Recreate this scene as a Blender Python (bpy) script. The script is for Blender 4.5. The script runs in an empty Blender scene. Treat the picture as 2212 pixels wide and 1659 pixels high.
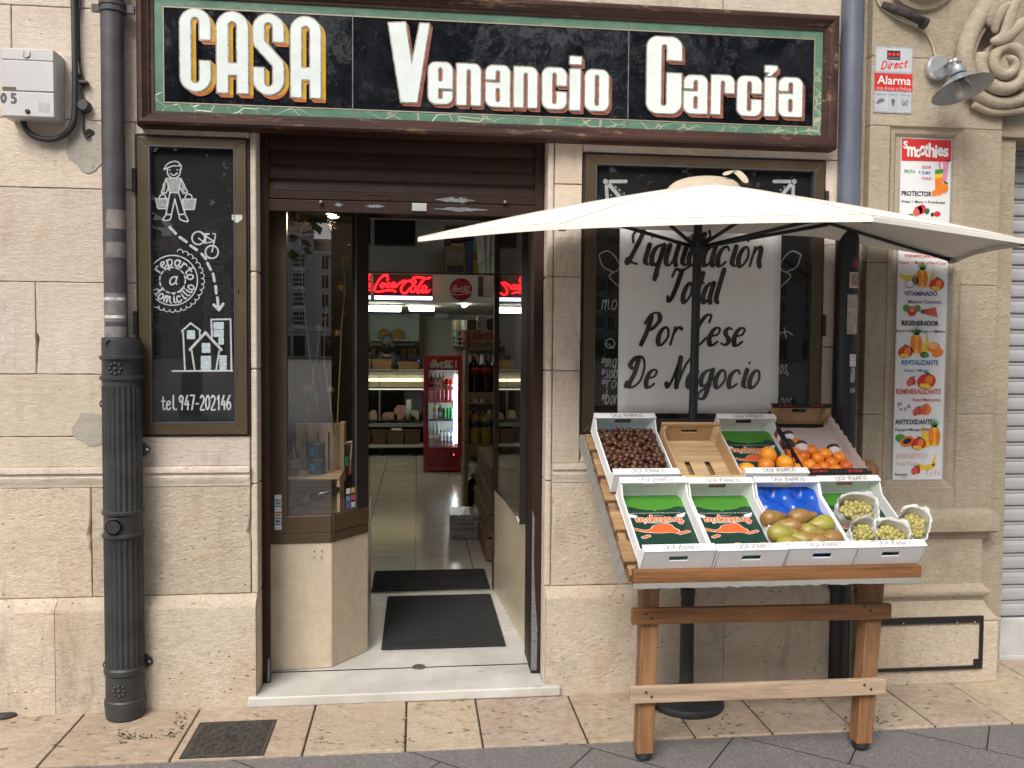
import bpy, bmesh, math, random
import numpy as np
from mathutils import Vector, Matrix, Euler
PI = math.pi
R = math.radians
random.seed(7)
C = bpy.context.scene.collection
scn = bpy.context.scene

# ---------------------------------------------------------------- camera
FPX, CX, CY = 1835.0, 1106.0, 829.5
PITCH, YAW, ROLL = R(2.3876), R(6.4259), R(0.4268)
CAM = Vector((0, -3.85, 1.6))
fw = Vector((math.sin(YAW)*math.cos(PITCH), math.cos(YAW)*math.cos(PITCH), -math.sin(PITCH)))
rt0 = Vector((math.cos(YAW), -math.sin(YAW), 0)); up0 = rt0.cross(fw)
RT = math.cos(ROLL)*rt0 + math.sin(ROLL)*up0
UP = -math.sin(ROLL)*rt0 + math.cos(ROLL)*up0
cd = bpy.data.cameras.new('camera'); co = bpy.data.objects.new('camera', cd); C.objects.link(co)
cd.sensor_width = 36; cd.lens = 36*FPX/2212; cd.clip_start = 0.05; cd.clip_end = 1000
mw = Matrix((RT, UP, -fw)).transposed().to_4x4(); mw.translation = CAM
co.matrix_world = mw
scn.camera = co

# ---------------------------------------------------------------- sky, sun, exposure
SUN_EL, SUN_ROT = R(47), R(207)
w = bpy.data.worlds.new("World"); scn.world = w; w.use_nodes = True
nt = w.node_tree
for n in list(nt.nodes): nt.nodes.remove(n)
sky = nt.nodes.new('ShaderNodeTexSky'); sky.sky_type = 'NISHITA'; sky.sun_disc = False
sky.sun_elevation = SUN_EL; sky.sun_rotation = SUN_ROT
sky.air_density = 1.0; sky.dust_density = 4.0; sky.ozone_density = 1.0
hs = nt.nodes.new('ShaderNodeHueSaturation'); hs.inputs['Saturation'].default_value = 0.22
bg = nt.nodes.new('ShaderNodeBackground'); bg.inputs['Strength'].default_value = 0.13
wo = nt.nodes.new('ShaderNodeOutputWorld')
nt.links.new(sky.outputs[0], hs.inputs['Color']); nt.links.new(hs.outputs[0], bg.inputs['Color']); nt.links.new(bg.outputs[0], wo.inputs[0])
sl = bpy.data.lights.new('sun', 'SUN'); sl.energy = 1.5; sl.angle = R(28); sl.color = (1.0, 0.95, 0.88)
so = bpy.data.objects.new('sun', sl); C.objects.link(so)
sdir = Vector((math.sin(SUN_ROT)*math.cos(SUN_EL), math.cos(SUN_ROT)*math.cos(SUN_EL), math.sin(SUN_EL)))
so.rotation_euler = sdir.to_track_quat('Z', 'Y').to_euler()
scn.view_settings.view_transform = 'Standard'; scn.view_settings.look = 'None'
scn.view_settings.exposure = 0.70; scn.view_settings.gamma = 1.0
scn.cycles.max_bounces = 8; scn.cycles.transparent_max_bounces = 16
scn.cycles.use_denoising = True

# ---------------------------------------------------------------- measuring helpers (a sight line meets a plane of the place)
def ray(px, py):
    return fw + RT*((px-CX)/FPX) - UP*((py-CY)/FPX)
def PY(px, py, Y):
    d = ray(px, py); t = (Y-CAM.y)/d.y
    p = CAM + d*t
    return p.x, p.z
def PZ(px, py, Z):
    d = ray(px, py); t = (Z-CAM.z)/d.z
    p = CAM + d*t
    return p.x, p.y

# ---------------------------------------------------------------- materials
MATS = {}
def newmat(name):
    m = bpy.data.materials.new(name); m.use_nodes = True
    return m, m.node_tree, m.node_tree.nodes['Principled BSDF']
def setc(inp, c): inp.default_value = (c[0], c[1], c[2], 1)
def mixrgb(t, fac, a, b, mode='MIX'):
    n = t.nodes.new('ShaderNodeMix'); n.data_type = 'RGBA'; n.blend_type = mode
    for sock, v in ((n.inputs[0], fac), (n.inputs[6], a), (n.inputs[7], b)):
        if hasattr(v, 'links'): t.links.new(v, sock)
        elif isinstance(v, (int, float)): sock.default_value = v if sock == n.inputs[0] else (v, v, v, 1)
        else: sock.default_value = (v[0], v[1], v[2], 1)
    return n.outputs[2]
def noise(t, vec, scale, detail=4, rough=.55, dist=0):
    n = t.nodes.new('ShaderNodeTexNoise'); n.inputs['Scale'].default_value = scale
    n.inputs['Detail'].default_value = detail; n.inputs['Roughness'].default_value = rough
    n.inputs['Distortion'].default_value = dist
    if vec is not None: t.links.new(vec, n.inputs['Vector'])
    return n.outputs['Fac']
def ramp(t, f, a, b, ca=0, cb=1):
    n = t.nodes.new('ShaderNodeMapRange'); n.clamp = True
    n.inputs[1].default_value = a; n.inputs[2].default_value = b; n.inputs[3].default_value = ca; n.inputs[4].default_value = cb
    t.links.new(f, n.inputs[0]); return n.outputs[0]
def coords(t, scale=(1, 1, 1), rot=(0, 0, 0)):
    c = t.nodes.new('ShaderNodeTexCoord'); m = t.nodes.new('ShaderNodeMapping')
    m.inputs['Scale'].default_value = scale; m.inputs['Rotation'].default_value = rot
    t.links.new(c.outputs['Object'], m.inputs['Vector']); return m.outputs[0]
def bump(t, bs, h, strength, dist=0.01):
    n = t.nodes.new('ShaderNodeBump'); n.inputs['Strength'].default_value = strength; n.inputs['Distance'].default_value = dist
    t.links.new(h, n.inputs['Height']); t.links.new(n.outputs[0], bs.inputs['Normal'])
def math_(t, op, a, b):
    n = t.nodes.new('ShaderNodeMath'); n.operation = op
    for i, v in enumerate((a, b)):
        if hasattr(v, 'links'): t.links.new(v, n.inputs[i])
        else: n.inputs[i].default_value = v
    return n.outputs[0]

def M(name, col, rough=.6, metal=0, var=.15, vs=6, bmp=.0, bs=60, stretch=(1, 1, 1), col2=None, spec=.5, coat=0):
    """plain paint / plastic / cloth: base colour broken up by noise, optional grain bump"""
    if name in MATS: return MATS[name]
    m, t, b = newmat(name)
    v = coords(t, stretch)
    n1 = noise(t, v, vs, 5, .6)
    c2 = col2 if col2 else tuple(min(1, c*(1+var)) for c in col)
    c1 = tuple(c*(1-var) for c in col) if not col2 else col
    t.links.new(mixrgb(t, ramp(t, n1, .3, .7), c1, c2), b.inputs['Base Color'])
    t.links.new(ramp(t, noise(t, v, vs*2.3, 3), .3, .7, max(.02, rough-.08), min(1, rough+.08)), b.inputs['Roughness'])
    b.inputs['Metallic'].default_value = metal
    b.inputs['Specular IOR Level'].default_value = spec
    b.inputs['Coat Weight'].default_value = coat
    if bmp: bump(t, b, noise(t, v, bs, 5, .65), bmp)
    MATS[name] = m; return m

def stone(name, light, dark, pit=(.16, .12, .09), pitamt=.5, streak=(1, 1, 1), rough=.85, bmp=.5, blotch=3.0, pscale=26, green=0, pr=(.07, .16), gt=(.47, .6), mott=.6, stain=0, speck=.55):
    if name in MATS: return MATS[name]
    m, t, b = newmat(name)
    v = coords(t); vs = coords(t, streak)
    big = noise(t, v, blotch, 6, .6, .4); mid = noise(t, vs, 22, 6, .68); fine = noise(t, vs, 120, 4, .7)
    c = mixrgb(t, ramp(t, big, .3, .72), dark, light)
    c = mixrgb(t, ramp(t, mid, .32, .72, .0, mott), c, tuple(x*.72 for x in dark))
    c = mixrgb(t, ramp(t, fine, .3, .75, 0, .28), c, tuple(min(1, x*1.15) for x in light))
    sp1 = noise(t, vs, 46, 5, .8); c = mixrgb(t, ramp(t, sp1, .55, .68, 0, .75*speck), c, tuple(min(1, x*1.22) for x in light)); c = mixrgb(t, ramp(t, sp1, .45, .33, 0, .85*speck), c, tuple(x*.58 for x in dark))
    rust = ramp(t, noise(t, v, 3.7, 6, .72), .52, .72, 0, .55)
    c = mixrgb(t, rust, c, (dark[0]*.95, dark[1]*.8, dark[2]*.62))
    vo = t.nodes.new('ShaderNodeTexVoronoi'); vo.inputs['Scale'].default_value = pscale; t.links.new(vs, vo.inputs['Vector'])
    gate = ramp(t, noise(t, v, 7, 4, .65), gt[0], gt[1])
    pits = math_(t, 'MULTIPLY', ramp(t, vo.outputs['Distance'], pr[0], pr[1], 1, 0), gate)
    p2 = ramp(t, noise(t, vs, 48, 5, .75), .70, .77)
    pits = math_(t, 'MAXIMUM', pits, p2)
    c = mixrgb(t, math_(t, 'MULTIPLY', pits, pitamt), c, pit)
    if green:
        g = math_(t, 'MULTIPLY', ramp(t, noise(t, v, 2.6, 3), .58, .68), ramp(t, noise(t, v, 30, 5, .75), .55, .64))
        c = mixrgb(t, math_(t, 'MULTIPLY', g, green), c, (.035, .04, .012))
    if stain:
        s1 = math_(t, 'MULTIPLY', ramp(t, noise(t, coords(t, (1.0, 1.0, .28)), 6.5, 6, .7, .5), .52, .70), ramp(t, noise(t, v, 1.7, 4, .6), .42, .6))
        c = mixrgb(t, math_(t, 'MULTIPLY', s1, stain), c, (dark[0]*.55, dark[1]*.55, dark[2]*.56))
        s2 = math_(t, 'MULTIPLY', ramp(t, noise(t, v, 2.3, 5, .7), .60, .72), ramp(t, noise(t, v, 60, 4, .8), .4, .6))
        c = mixrgb(t, math_(t, 'MULTIPLY', s2, stain*.8), c, (.36, .34, .31))
    at = t.nodes.new('ShaderNodeAttribute'); at.attribute_name = 'tint'
    c = mixrgb(t, 1.0, c, at.outputs['Color'], 'MULTIPLY')
    t.links.new(c, b.inputs['Base Color']); b.inputs['Roughness'].default_value = rough
    h = math_(t, 'ADD', math_(t, 'MULTIPLY', mid, 1.0), math_(t, 'MULTIPLY', fine, .5))
    h = math_(t, 'SUBTRACT', h, math_(t, 'MULTIPLY', pits, .9))
    bump(t, b, math_(t, 'ADD', h, math_(t, 'MULTIPLY', sp1, .8)), bmp, .016)
    MATS[name] = m; return m

def wood(name, c1, c2, axis=0, rough=.6, sc=9, bmp=.25, dark=None):
    if name in MATS: return MATS[name]
    m, t, b = newmat(name)
    st = [1, 1, 1]; st[axis] = .07
    v = coords(t, st)
    wv = noise(t, v, sc*1.9, 6, .72, 1.6)
    big = noise(t, coords(t, [s if s < 1 else .8 for s in st]), 4, 4)
    c = mixrgb(t, ramp(t, wv, .36, .64), tuple(x*.78 for x in c1), tuple(min(1, x*1.12) for x in c2))
    c = mixrgb(t, ramp(t, noise(t, v, sc*7, 4, .7), .58, .66, 0, .45), c, tuple(x*.5 for x in c1))
    if dark: c = mixrgb(t, ramp(t, big, .55, .72, 0, .75), c, dark)
    vo = t.nodes.new('ShaderNodeTexVoronoi'); vo.inputs['Scale'].default_value = 7; t.links.new(coords(t, [.6 if i == axis else 1 for i in range(3)]), vo.inputs['Vector'])
    c = mixrgb(t, ramp(t, vo.outputs['Distance'], .06, .1, .75, 0), c, tuple(x*.35 for x in c1))
    t.links.new(c, b.inputs['Base Color']); b.inputs['Roughness'].default_value = rough
    bump(t, b, wv, bmp, .004)
    MATS[name] = m; return m

def emit(name, col, strength):
    if name in MATS: return MATS[name]
    m, t, b = newmat(name)
    setc(b.inputs['Base Color'], col); setc(b.inputs['Emission Color'], col); b.inputs['Emission Strength'].default_value = strength
    MATS[name] = m; return m

def glass(name, tint=(.93, .95, .94), rough=0.0, boost=1.0, wav=0):
    if name in MATS: return MATS[name]
    m = bpy.data.materials.new(name); m.use_nodes = True; t = m.node_tree
    for n in list(t.nodes): t.nodes.remove(n)
    out = t.nodes.new('ShaderNodeOutputMaterial'); mix = t.nodes.new('ShaderNodeMixShader')
    tr = t.nodes.new('ShaderNodeBsdfTransparent'); setc(tr.inputs[0], tint)
    gl = t.nodes.new('ShaderNodeBsdfGlossy'); gl.inputs['Roughness'].default_value = rough
    lw = t.nodes.new('ShaderNodeFresnel'); ge = t.nodes.new('ShaderNodeNewGeometry'); t.links.new(ramp(t, ge.outputs['Backfacing'], 0, 1, 1.5, 1/1.5), lw.inputs[0])
    f = math_(t, 'MULTIPLY', lw.outputs[0], boost)
    t.links.new(f, mix.inputs[0]); t.links.new(tr.outputs[0], mix.inputs[1]); t.links.new(gl.outputs[0], mix.inputs[2])
    t.links.new(mix.outputs[0], out.inputs[0])
    MATS[name] = m; return m

def translucent(name, col, col2, amt=.35):
    if name in MATS: return MATS[name]
    m = bpy.data.materials.new(name); m.use_nodes = True; t = m.node_tree
    b = t.nodes['Principled BSDF']; out = t.nodes['Material Output']
    v = coords(t); n1 = noise(t, v, 30, 4)
    c = mixrgb(t, n1, col, col2)
    t.links.new(c, b.inputs['Base Color']); b.inputs['Roughness'].default_value = .85
    tr = t.nodes.new('ShaderNodeBsdfTranslucent'); t.links.new(c, tr.inputs[0])
    mx = t.nodes.new('ShaderNodeMixShader'); mx.inputs[0].default_value = amt
    t.links.new(b.outputs[0], mx.inputs[1]); t.links.new(tr.outputs[0], mx.inputs[2]); t.links.new(mx.outputs[0], out.inputs[0])
    bump(t, b, noise(t, v, 14, 3), .25, .01)
    MATS[name] = m; return m

# ---------------------------------------------------------------- mesh helpers
class MB:
    def __init__(s): s.v = []; s.f = []; s.t = []
    def add(s, vs, fs, tint=None):
        o = len(s.v); s.v += [tuple(x) for x in vs]; s.f += [tuple(i+o for i in f) for f in fs]
        s.t += [tint or 1.0]*len(vs); return s
    def box(s, x0, x1, y0, y1, z0, z1, tint=None):
        vs = [(x, y, z) for z in (z0, z1) for y in (y0, y1) for x in (x0, x1)]
        return s.add(vs, [(0, 2, 3, 1), (4, 5, 7, 6), (0, 1, 5, 4), (2, 6, 7, 3), (0, 4, 6, 2), (1, 3, 7, 5)], tint)
    def hexa(s, p, tint=None):      # 8 corners, bottom ring then top ring
        return s.add(p, [(0, 3, 2, 1), (4, 5, 6, 7), (0, 1, 5, 4), (1, 2, 6, 5), (2, 3, 7, 6), (3, 0, 4, 7)], tint)
    def prism(s, poly, fn, a, b, tint=None):   # poly 2D extruded from a to b, fn(u, v, w) -> point
        n = len(poly); vs = [fn(u, v, a) for u, v in poly] + [fn(u, v, b) for u, v in poly]
        fs = [tuple(range(n))[::-1], tuple(range(n, 2*n))] + [(i, (i+1) % n, n+(i+1) % n, n+i) for i in range(n)]
        return s.add(vs, fs, tint)
    def tube(s, pts, r, n=10, cap=True, flat=None):
        pts = [Vector(p) for p in pts]; rs = r if isinstance(r, (list, tuple)) else [r]*len(pts)
        vs = []; ref = None
        for i, p in enumerate(pts):
            d = (pts[min(i+1, len(pts)-1)] - pts[max(i-1, 0)]).normalized()
            if ref is None:
                ref = Vector((0, 0, 1)) if abs(d.z) < .9 else Vector((1, 0, 0))
            a = (ref - d*ref.dot(d)).normalized(); b = d.cross(a); ref = a
            for k in range(n):
                th = 2*PI*k/n
                vs.append(p + a*(rs[i]*math.cos(th)) + b*(rs[i]*math.sin(th)*(flat or 1)))
        fs = []
        for i in range(len(pts)-1):
            for k in range(n):
                fs.append((i*n+k, i*n+(k+1) % n, (i+1)*n+(k+1) % n, (i+1)*n+k))
        if cap: fs += [tuple(range(n))[::-1], tuple((len(pts)-1)*n+k for k in range(n))]
        return s.add(vs, fs)
    def lathe(s, prof, org=(0, 0, 0), n=20, mat=None, a0=0, a1=2*PI, fl=None):
        closed = abs(a1-a0-2*PI) < 1e-6; m = n if closed else n+1; o = Vector(org); vs = []
        for r_, z in prof:
            for k in range(m):
                th = a0 + (a1-a0)*k/n
                rr = r_*(1 + (fl[0]*math.cos(fl[1]*th) if fl else 0))
                p = Vector((rr*math.cos(th), rr*math.sin(th), z))
                if mat: p = mat @ p
                vs.append(o+p)
        fs = []
        for i in range(len(prof)-1):
            for k in range(n):
                k2 = (k+1) % m
                fs.append((i*m+k, i*m+k2, (i+1)*m+k2, (i+1)*m+k))
        if closed:
            if prof[0][0] > 1e-5: fs.append(tuple(range(m))[::-1])
            if prof[-1][0] > 1e-5: fs.append(tuple((len(prof)-1)*m+k for k in range(m)))
        return s.add(vs, fs)
    def ball(s, c, r, n=12, jit=0, sc=(1, 1, 1), rot=None):
        vs = []; fs = []; h = n//2
        for i in range(h+1):
            ph = PI*i/h
            for k in range(n):
                th = 2*PI*k/n; j = 1+random.uniform(-jit, jit)
                p = Vector((math.sin(ph)*math.cos(th)*sc[0], math.sin(ph)*math.sin(th)*sc[1], math.cos(ph)*sc[2]))*r*j
                if rot: p = rot @ p
                vs.append(Vector(c)+p)
        for i in range(h):
            for k in range(n): fs.append((i*n+k, (i+1)*n+k, (i+1)*n+(k+1) % n, i*n+(k+1) % n))
        return s.add(vs, fs)
    def build(s, name, mat, parent=None, smooth=False, bevel=0, seg=2, base=None, auto=None, solid=0, tint=False, sub=0):
        me = bpy.data.meshes.new(name); me.from_pydata(s.v, [], s.f); me.update()
        bm = bmesh.new(); bm.from_mesh(me)
        if smooth or bevel or sub: bmesh.ops.remove_doubles(bm, verts=bm.verts, dist=1e-6)
        bmesh.ops.recalc_face_normals(bm, faces=bm.faces); bm.to_mesh(me); bm.free()
        if tint:
            a = me.color_attributes.new('tint', 'FLOAT_COLOR', 'POINT')
            for i in range(len(me.vertices)):
                q = s.t[i] if i < len(s.t) else 1.0
                q = q if isinstance(q, tuple) else (q, q, q)
                a.data[i].color = (q[0], q[1], q[2], 1)
        me.materials.append(mat)
        o = bpy.data.objects.new(name, me); C.objects.link(o)
        if smooth:
            me.polygons.foreach_set('use_smooth', [True]*len(me.polygons))
            if auto: me.set_sharp_from_angle(angle=R(auto))
        if solid:
            k = o.modifiers.new('solid', 'SOLIDIFY'); k.thickness = solid; k.offset = 0
        if sub:
            k = o.modifiers.new('sub', 'SUBSURF'); k.levels = sub; k.render_levels = sub
        if bevel:
            k = o.modifiers.new('bevel', 'BEVEL'); k.width = bevel; k.segments = seg; k.limit_method = 'ANGLE'; k.angle_limit = R(40)
        if parent:
            o.parent = parent
            if base != 'local':
                def wm(p): return (wm(p.parent) @ p.matrix_parent_inverse @ p.matrix_basis) if p.parent else p.matrix_basis.copy()
                o.matrix_parent_inverse = wm(parent).inverted()
        return o

def tag(o, label, cat, group=None):
    o['label'] = label; o['category'] = cat
    if group: o['group'] = group
    return o
def thing(name, label, cat, loc=(0, 0, 0), group=None, mat=None):
    o = bpy.data.objects.new(name, None); C.objects.link(o); o.empty_display_size = .05
    if mat: o.matrix_basis = mat
    else: o.location = loc
    return tag(o, label, cat, group)
def struct(o): o['kind'] = 'structure'; return o
def dup(root, mat, label=None, group=None):
    r = root.copy(); C.objects.link(r); r.matrix_basis = mat
    if label: r['label'] = label
    if group: r['group'] = group
    def rec(a, b):
        for ch in list(a.children):
            c = ch.copy(); C.objects.link(c); c.parent = b; rec(ch, c)
    rec(root, r); return r

# ---------------------------------------------------------------- flat lettering: distance fields cut into sheets
def seg_sd(X, Y, sd, x0, y0, r0, x1, y1, r1):
    dx, dy = x1-x0, y1-y0; L = dx*dx+dy*dy
    t = np.clip(((X-x0)*dx+(Y-y0)*dy)/L, 0, 1) if L > 1e-12 else 0*X
    d = np.hypot(X-x0-t*dx, Y-y0-t*dy) - (r0+(r1-r0)*t)
    np.minimum(sd, d, out=sd)
def rbox(X, Y, x0, y0, x1, y1, r=0):
    r = min(r, (x1-x0)/2, (y1-y0)/2)
    qx = np.abs(X-(x0+x1)/2)-(x1-x0)/2+r; qy = np.abs(Y-(y0+y1)/2)-(y1-y0)/2+r
    return np.hypot(np.maximum(qx, 0), np.maximum(qy, 0)) + np.minimum(np.maximum(qx, qy), 0) - r
def poly_sd(X, Y, pts):
    n = len(pts); d = np.full(X.shape, 1e9); s = np.ones(X.shape)
    for i in range(n):
        ax, ay = pts[i]; bx, by = pts[i-1]
        ex, ey = bx-ax, by-ay; wx, wy = X-ax, Y-ay
        t = np.clip((wx*ex+wy*ey)/(ex*ex+ey*ey+1e-15), 0, 1)
        d = np.minimum(d, np.hypot(wx-ex*t, wy-ey*t))
        c1 = Y >= ay; c2 = Y < by; c3 = ex*wy > ey*wx
        flip = (c1 & c2 & c3) | (~c1 & ~c2 & ~c3)
        s = np.where(flip, -s, s)
    return d*s
def contour(sd, xs, ys, mb, fn, thr=0.0):
    f = sd-thr; ny, nx = f.shape
    ins = f < 0
    full = ins[:-1, :-1] & ins[:-1, 1:] & ins[1:, 1:] & ins[1:, :-1]
    anyi = ins[:-1, :-1] | ins[:-1, 1:] | ins[1:, 1:] | ins[1:, :-1]
    for j in range(ny-1):
        i = 0; row = full[j]
        idx = np.nonzero(row)[0]
        if len(idx):
            cut = np.nonzero(np.diff(idx) > 1)[0]
            st = np.concatenate(([idx[0]], idx[cut+1])); en = np.concatenate((idx[cut], [idx[-1]]))
            for a, b in zip(st, en):
                mb.add([fn(xs[a], ys[j]), fn(xs[b+1], ys[j]), fn(xs[b+1], ys[j+1]), fn(xs[a], ys[j+1])], [(0, 1, 2, 3)])
        for i in np.nonzero(anyi[j] & ~row)[0]:
            cs = ((xs[i], ys[j], f[j, i]), (xs[i+1], ys[j], f[j, i+1]), (xs[i+1], ys[j+1], f[j+1, i+1]), (xs[i], ys[j+1], f[j+1, i]))
            pl = []
            for k in range(4):
                a = cs[k]; b = cs[(k+1) % 4]
                if a[2] < 0: pl.append((a[0], a[1]))
                if (a[2] < 0) != (b[2] < 0):
                    t = a[2]/(a[2]-b[2]); pl.append((a[0]+(b[0]-a[0])*t, a[1]+(b[1]-a[1])*t))
            if len(pl) > 2: mb.add([fn(*q) for q in pl], [tuple(range(len(pl)))])
    return mb
def smooth_path(pts, k=5):
    if len(pts) < 3: return pts
    P = [np.array(p, float) for p in pts]; out = []
    closed = np.allclose(P[0], P[-1])
    for i in range(len(P)-1):
        p1, p2 = P[i], P[i+1]
        p0 = P[i-1] if i > 0 else (P[-2] if closed else p1)
        p3 = P[i+2] if i+2 < len(P) else (P[1] if closed else p2)
        for j in range(k):
            t = j/k
            out.append(.5*((2*p1)+(-p0+p2)*t+(2*p0-5*p1+4*p2-p3)*t*t+(-p0+3*p1-3*p2+p3)*t**3))
    out.append(P[-1]); return [tuple(p) for p in out]
def strokes_mesh(strokes, fn, mb=None, cell=None, thr=0):
    """strokes: list of [(x, y, r), ...]; one connected sheet, no overlaps"""
    mb = mb or MB()
    A = [(x, y, r) for s in strokes for x, y, r in s]
    rm = max(a[2] for a in A); cell = cell or rm/1.6
    m = rm + 2*cell + thr
    x0, x1 = min(a[0] for a in A)-m, max(a[0] for a in A)+m; y0, y1 = min(a[1] for a in A)-m, max(a[1] for a in A)+m
    xs = np.arange(x0, x1+cell, cell); ys = np.arange(y0, y1+cell, cell)
    X, Y = np.meshgrid(xs, ys); sd = np.full(X.shape, 1e3)
    for s in strokes:
        q = s if len(s) > 1 else [s[0], s[0]]
        for (ax, ay, ar), (bx, by, br) in zip(q[:-1], q[1:]):
            i0 = max(0, int((min(ax, bx)-m-x0)/cell)); i1 = int((max(ax, bx)+m-x0)/cell)+2
            j0 = max(0, int((min(ay, by)-m-y0)/cell)); j1 = int((max(ay, by)+m-y0)/cell)+2
            sub = sd[j0:j1, i0:i1]
            seg_sd(X[j0:j1, i0:i1], Y[j0:j1, i0:i1], sub, ax, ay, ar, bx, by, br)
    return contour(sd, xs, ys, mb, fn, thr)

G_ = {  # single-stroke hand lettering: x-height 10, ascender 17; '~' first = keep corners
 'a': (11, "8,8 5,10 1,8 0,4 2,0 5,0 8,3;8,10 8,3 10,0"), 'b': (11, "0,17 0,0;0,3 3,0 7,1 8,5 6,10 2,9 0,6"),
 'c': (9.5, "8,8 5,10 1,8 0,4 2,0 5,0 8,2"), 'd': (11, "8,8 5,10 1,8 0,4 2,0 5,0 8,3;8,17 8,3 10,0"),
 'e': (9.5, "0,5 6,6 7,9 4,10 1,8 0,4 2,0 5,0 8,2"), 'g': (11, "8,8 5,10 1,8 0,4 2,1 5,1 8,4;8,10 8,-4 5,-7 1,-5 3,-2 10,1"),
 'f': (8, "8,15 5,17 3,13 3,0;0,10 7,10"), 'h': (10, "0,17 0,0;0,6 3,10 6,9 7,3 9,0"), 'i': (5, "2,10 2,2 5,0;2.3,14 2.4,14.4"), 'í': (5, "2,10 2,2 5,0;2,13 5,17"),
 'k': (9, "0,17 0,0;7,10 0,4;2,6 7,0"), 'l': (5, "2,17 2,3 5,0"), 'm': (14, "0,0 0,10;0,6 3,10 5,9 5,0;5,6 8,10 10,9 10,3 13,0"),
 'n': (10, "0,0 0,10;0,6 3,10 6,9 7,3 9,0"), 'o': (10, "4,10 1,8 0,4 2,0 5,0 8,4 7,8 4,10"), 'ó': (10, "4,10 1,8 0,4 2,0 5,0 8,4 7,8 4,10;4,13 7,17"),
 'p': (10.5, "0,10 0,-7;0,7 3,10 7,9 8,5 6,0 2,0 0,3"), 'q': (11, "8,8 5,10 1,8 0,4 2,0 5,0 8,3;8,10 8,-7 10,-5"),
 'r': (8, "0,0 0,10;0,6 3,10 6,9"), 's': (8, "6,9 3,10 1,8 2,6 5,4 6,2 4,0 0,1"), 't': (8, "3,15 3,3 5,0 7,1;0,10 7,10"),
 'u': (11, "0,10 0,3 2,0 5,0 8,4;8,10 8,3 10,0"), 'v': (9, "~0,10 4,0 8,10"), 'w': (13, "~0,10 3,0 6,9 9,0 12,10"),
 'x': (9, "~0,10 7,0;7,10 0,0"), 'y': (10, "~0,10 4,1;8,10 2,-7"), 'z': (8, "~0,10 7,10 0,0 7,0"),
 'A': (12, "~0,0 5,17 10,0;2,6 8,6"), 'C': (11, "9,14 6,17 2,15 0,8 2,2 6,0 10,3"), 'S': (10, "8,15 5,17 1,15 2,10 6,8 8,4 5,0 0,2"),
 'V': (11, "~0,17 5,0 10,17"), 'E': (10, "~8,17 0,17 0,0 8,0;0,9 6,9"), 'N': (12, "~0,0 0,17 9,0 9,17"), 'I': (5, "~2,0 2,17"), 'O': (13, "5,17 1,14 0,8 2,2 6,0 10,4 10,12 5,17"),
 'G': (12, "9,14 6,17 2,15 0,8 2,2 6,0 10,3 10,8 6,8"), 'R': (11, "~0,0 0,17;0,17 6,17 9,14 6,9 0,9;4,9 9,0"), 'T': (11, "~5,0 5,17;0,17 10,17"), 'D': (12, "~0,0 0,17 5,17 10,12 10,5 5,0 0,0"),
 'L': (10, "8,14 7,17 4,15 3,8 2,2 0,1 3,2 9,0 12,3"), 'P': (11, "~0,0 0,17;0,17 6,17 9,13 6,8 0,8"),
 '0': (9, "4,17 0,12 0,5 3,0 7,5 7,12 4,17"), '1': (7, "~1,13 4,17 4,0"), '2': (9, "0,14 3,17 7,14 6,9 0,0 8,0"), '4': (9, "~5,17 0,6 8,6;6,10 6,0"),
 '6': (9, "6,17 1,10 0,4 3,0 7,2 7,7 4,9 0,5"), '7': (9, "~0,17 8,17 3,0"), '9': (9, "7,13 4,17 0,14 1,10 4,9 7,12 7,15;7,13 5,0"), '5': (9, "~7,17 1,17 1,10 5,10 8,6 6,0 0,0"), '3': (9, "0,16 5,17 7,13 3,10 7,8 7,3 3,0 0,2"),
 '.': (5, "1,0 1,.4"), '-': (7, "0,7 5,7"), '*': (9, "~4,12 4,4;0,10 8,6;8,10 0,6"), ' ': (7, ""), '+': (9, "~4,12 4,4;0,8 8,8"), ':': (4, "1,2 1,2.4;1,8 1,8.4"), ',': (4, "1,1 0,-3")}
G_['Tt'] = (14, "7,16 6,8 4,2 1,0 -1,3;-2,13 0,17 6,16 13,18")
G_['Pp'] = (12, "3,16 3,8 1,0;-1,12 2,17 8,18 11,14 7,9 3,8")
G_['Cc'] = (11, "9,13 9,17 5,17 1,12 0,6 2,1 6,0 10,4")
G_['Dd'] = (14, "4,16 4,8 2,1 6,0 11,4 11,12 7,17 1,17 -2,13 0,11;2,1 -1,0 -1,3 2,2")
G_['Nn'] = (14, "-2,2 0,0 2,4 4,17;4,17 7,2 8,0;8,0 10,12 14,18")
G_['Ll'] = (12, "1,11 -1,15 3,18 7,17 6,12 3,4 1,0 -1,1 0,3 4,1 10,0")
def pen(st, base, lo=.62, hi=1.25):
    """broad-nib weight: heavy down-strokes, light up- and cross-strokes"""
    out = []
    for s in st:
        q = []
        for i, (x, y, r) in enumerate(s):
            a = s[max(0, i-1)]; b = s[min(len(s)-1, i+1)]; dx, dy = b[0]-a[0], b[1]-a[1]; L = math.hypot(dx, dy)+1e-9
            k = max(0, -dy/L); q.append((x, y, base*(lo+(hi-lo)*(k*k if dy < 0 else abs(dy)/L*.15))))
        out.append(q)
    return out
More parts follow.
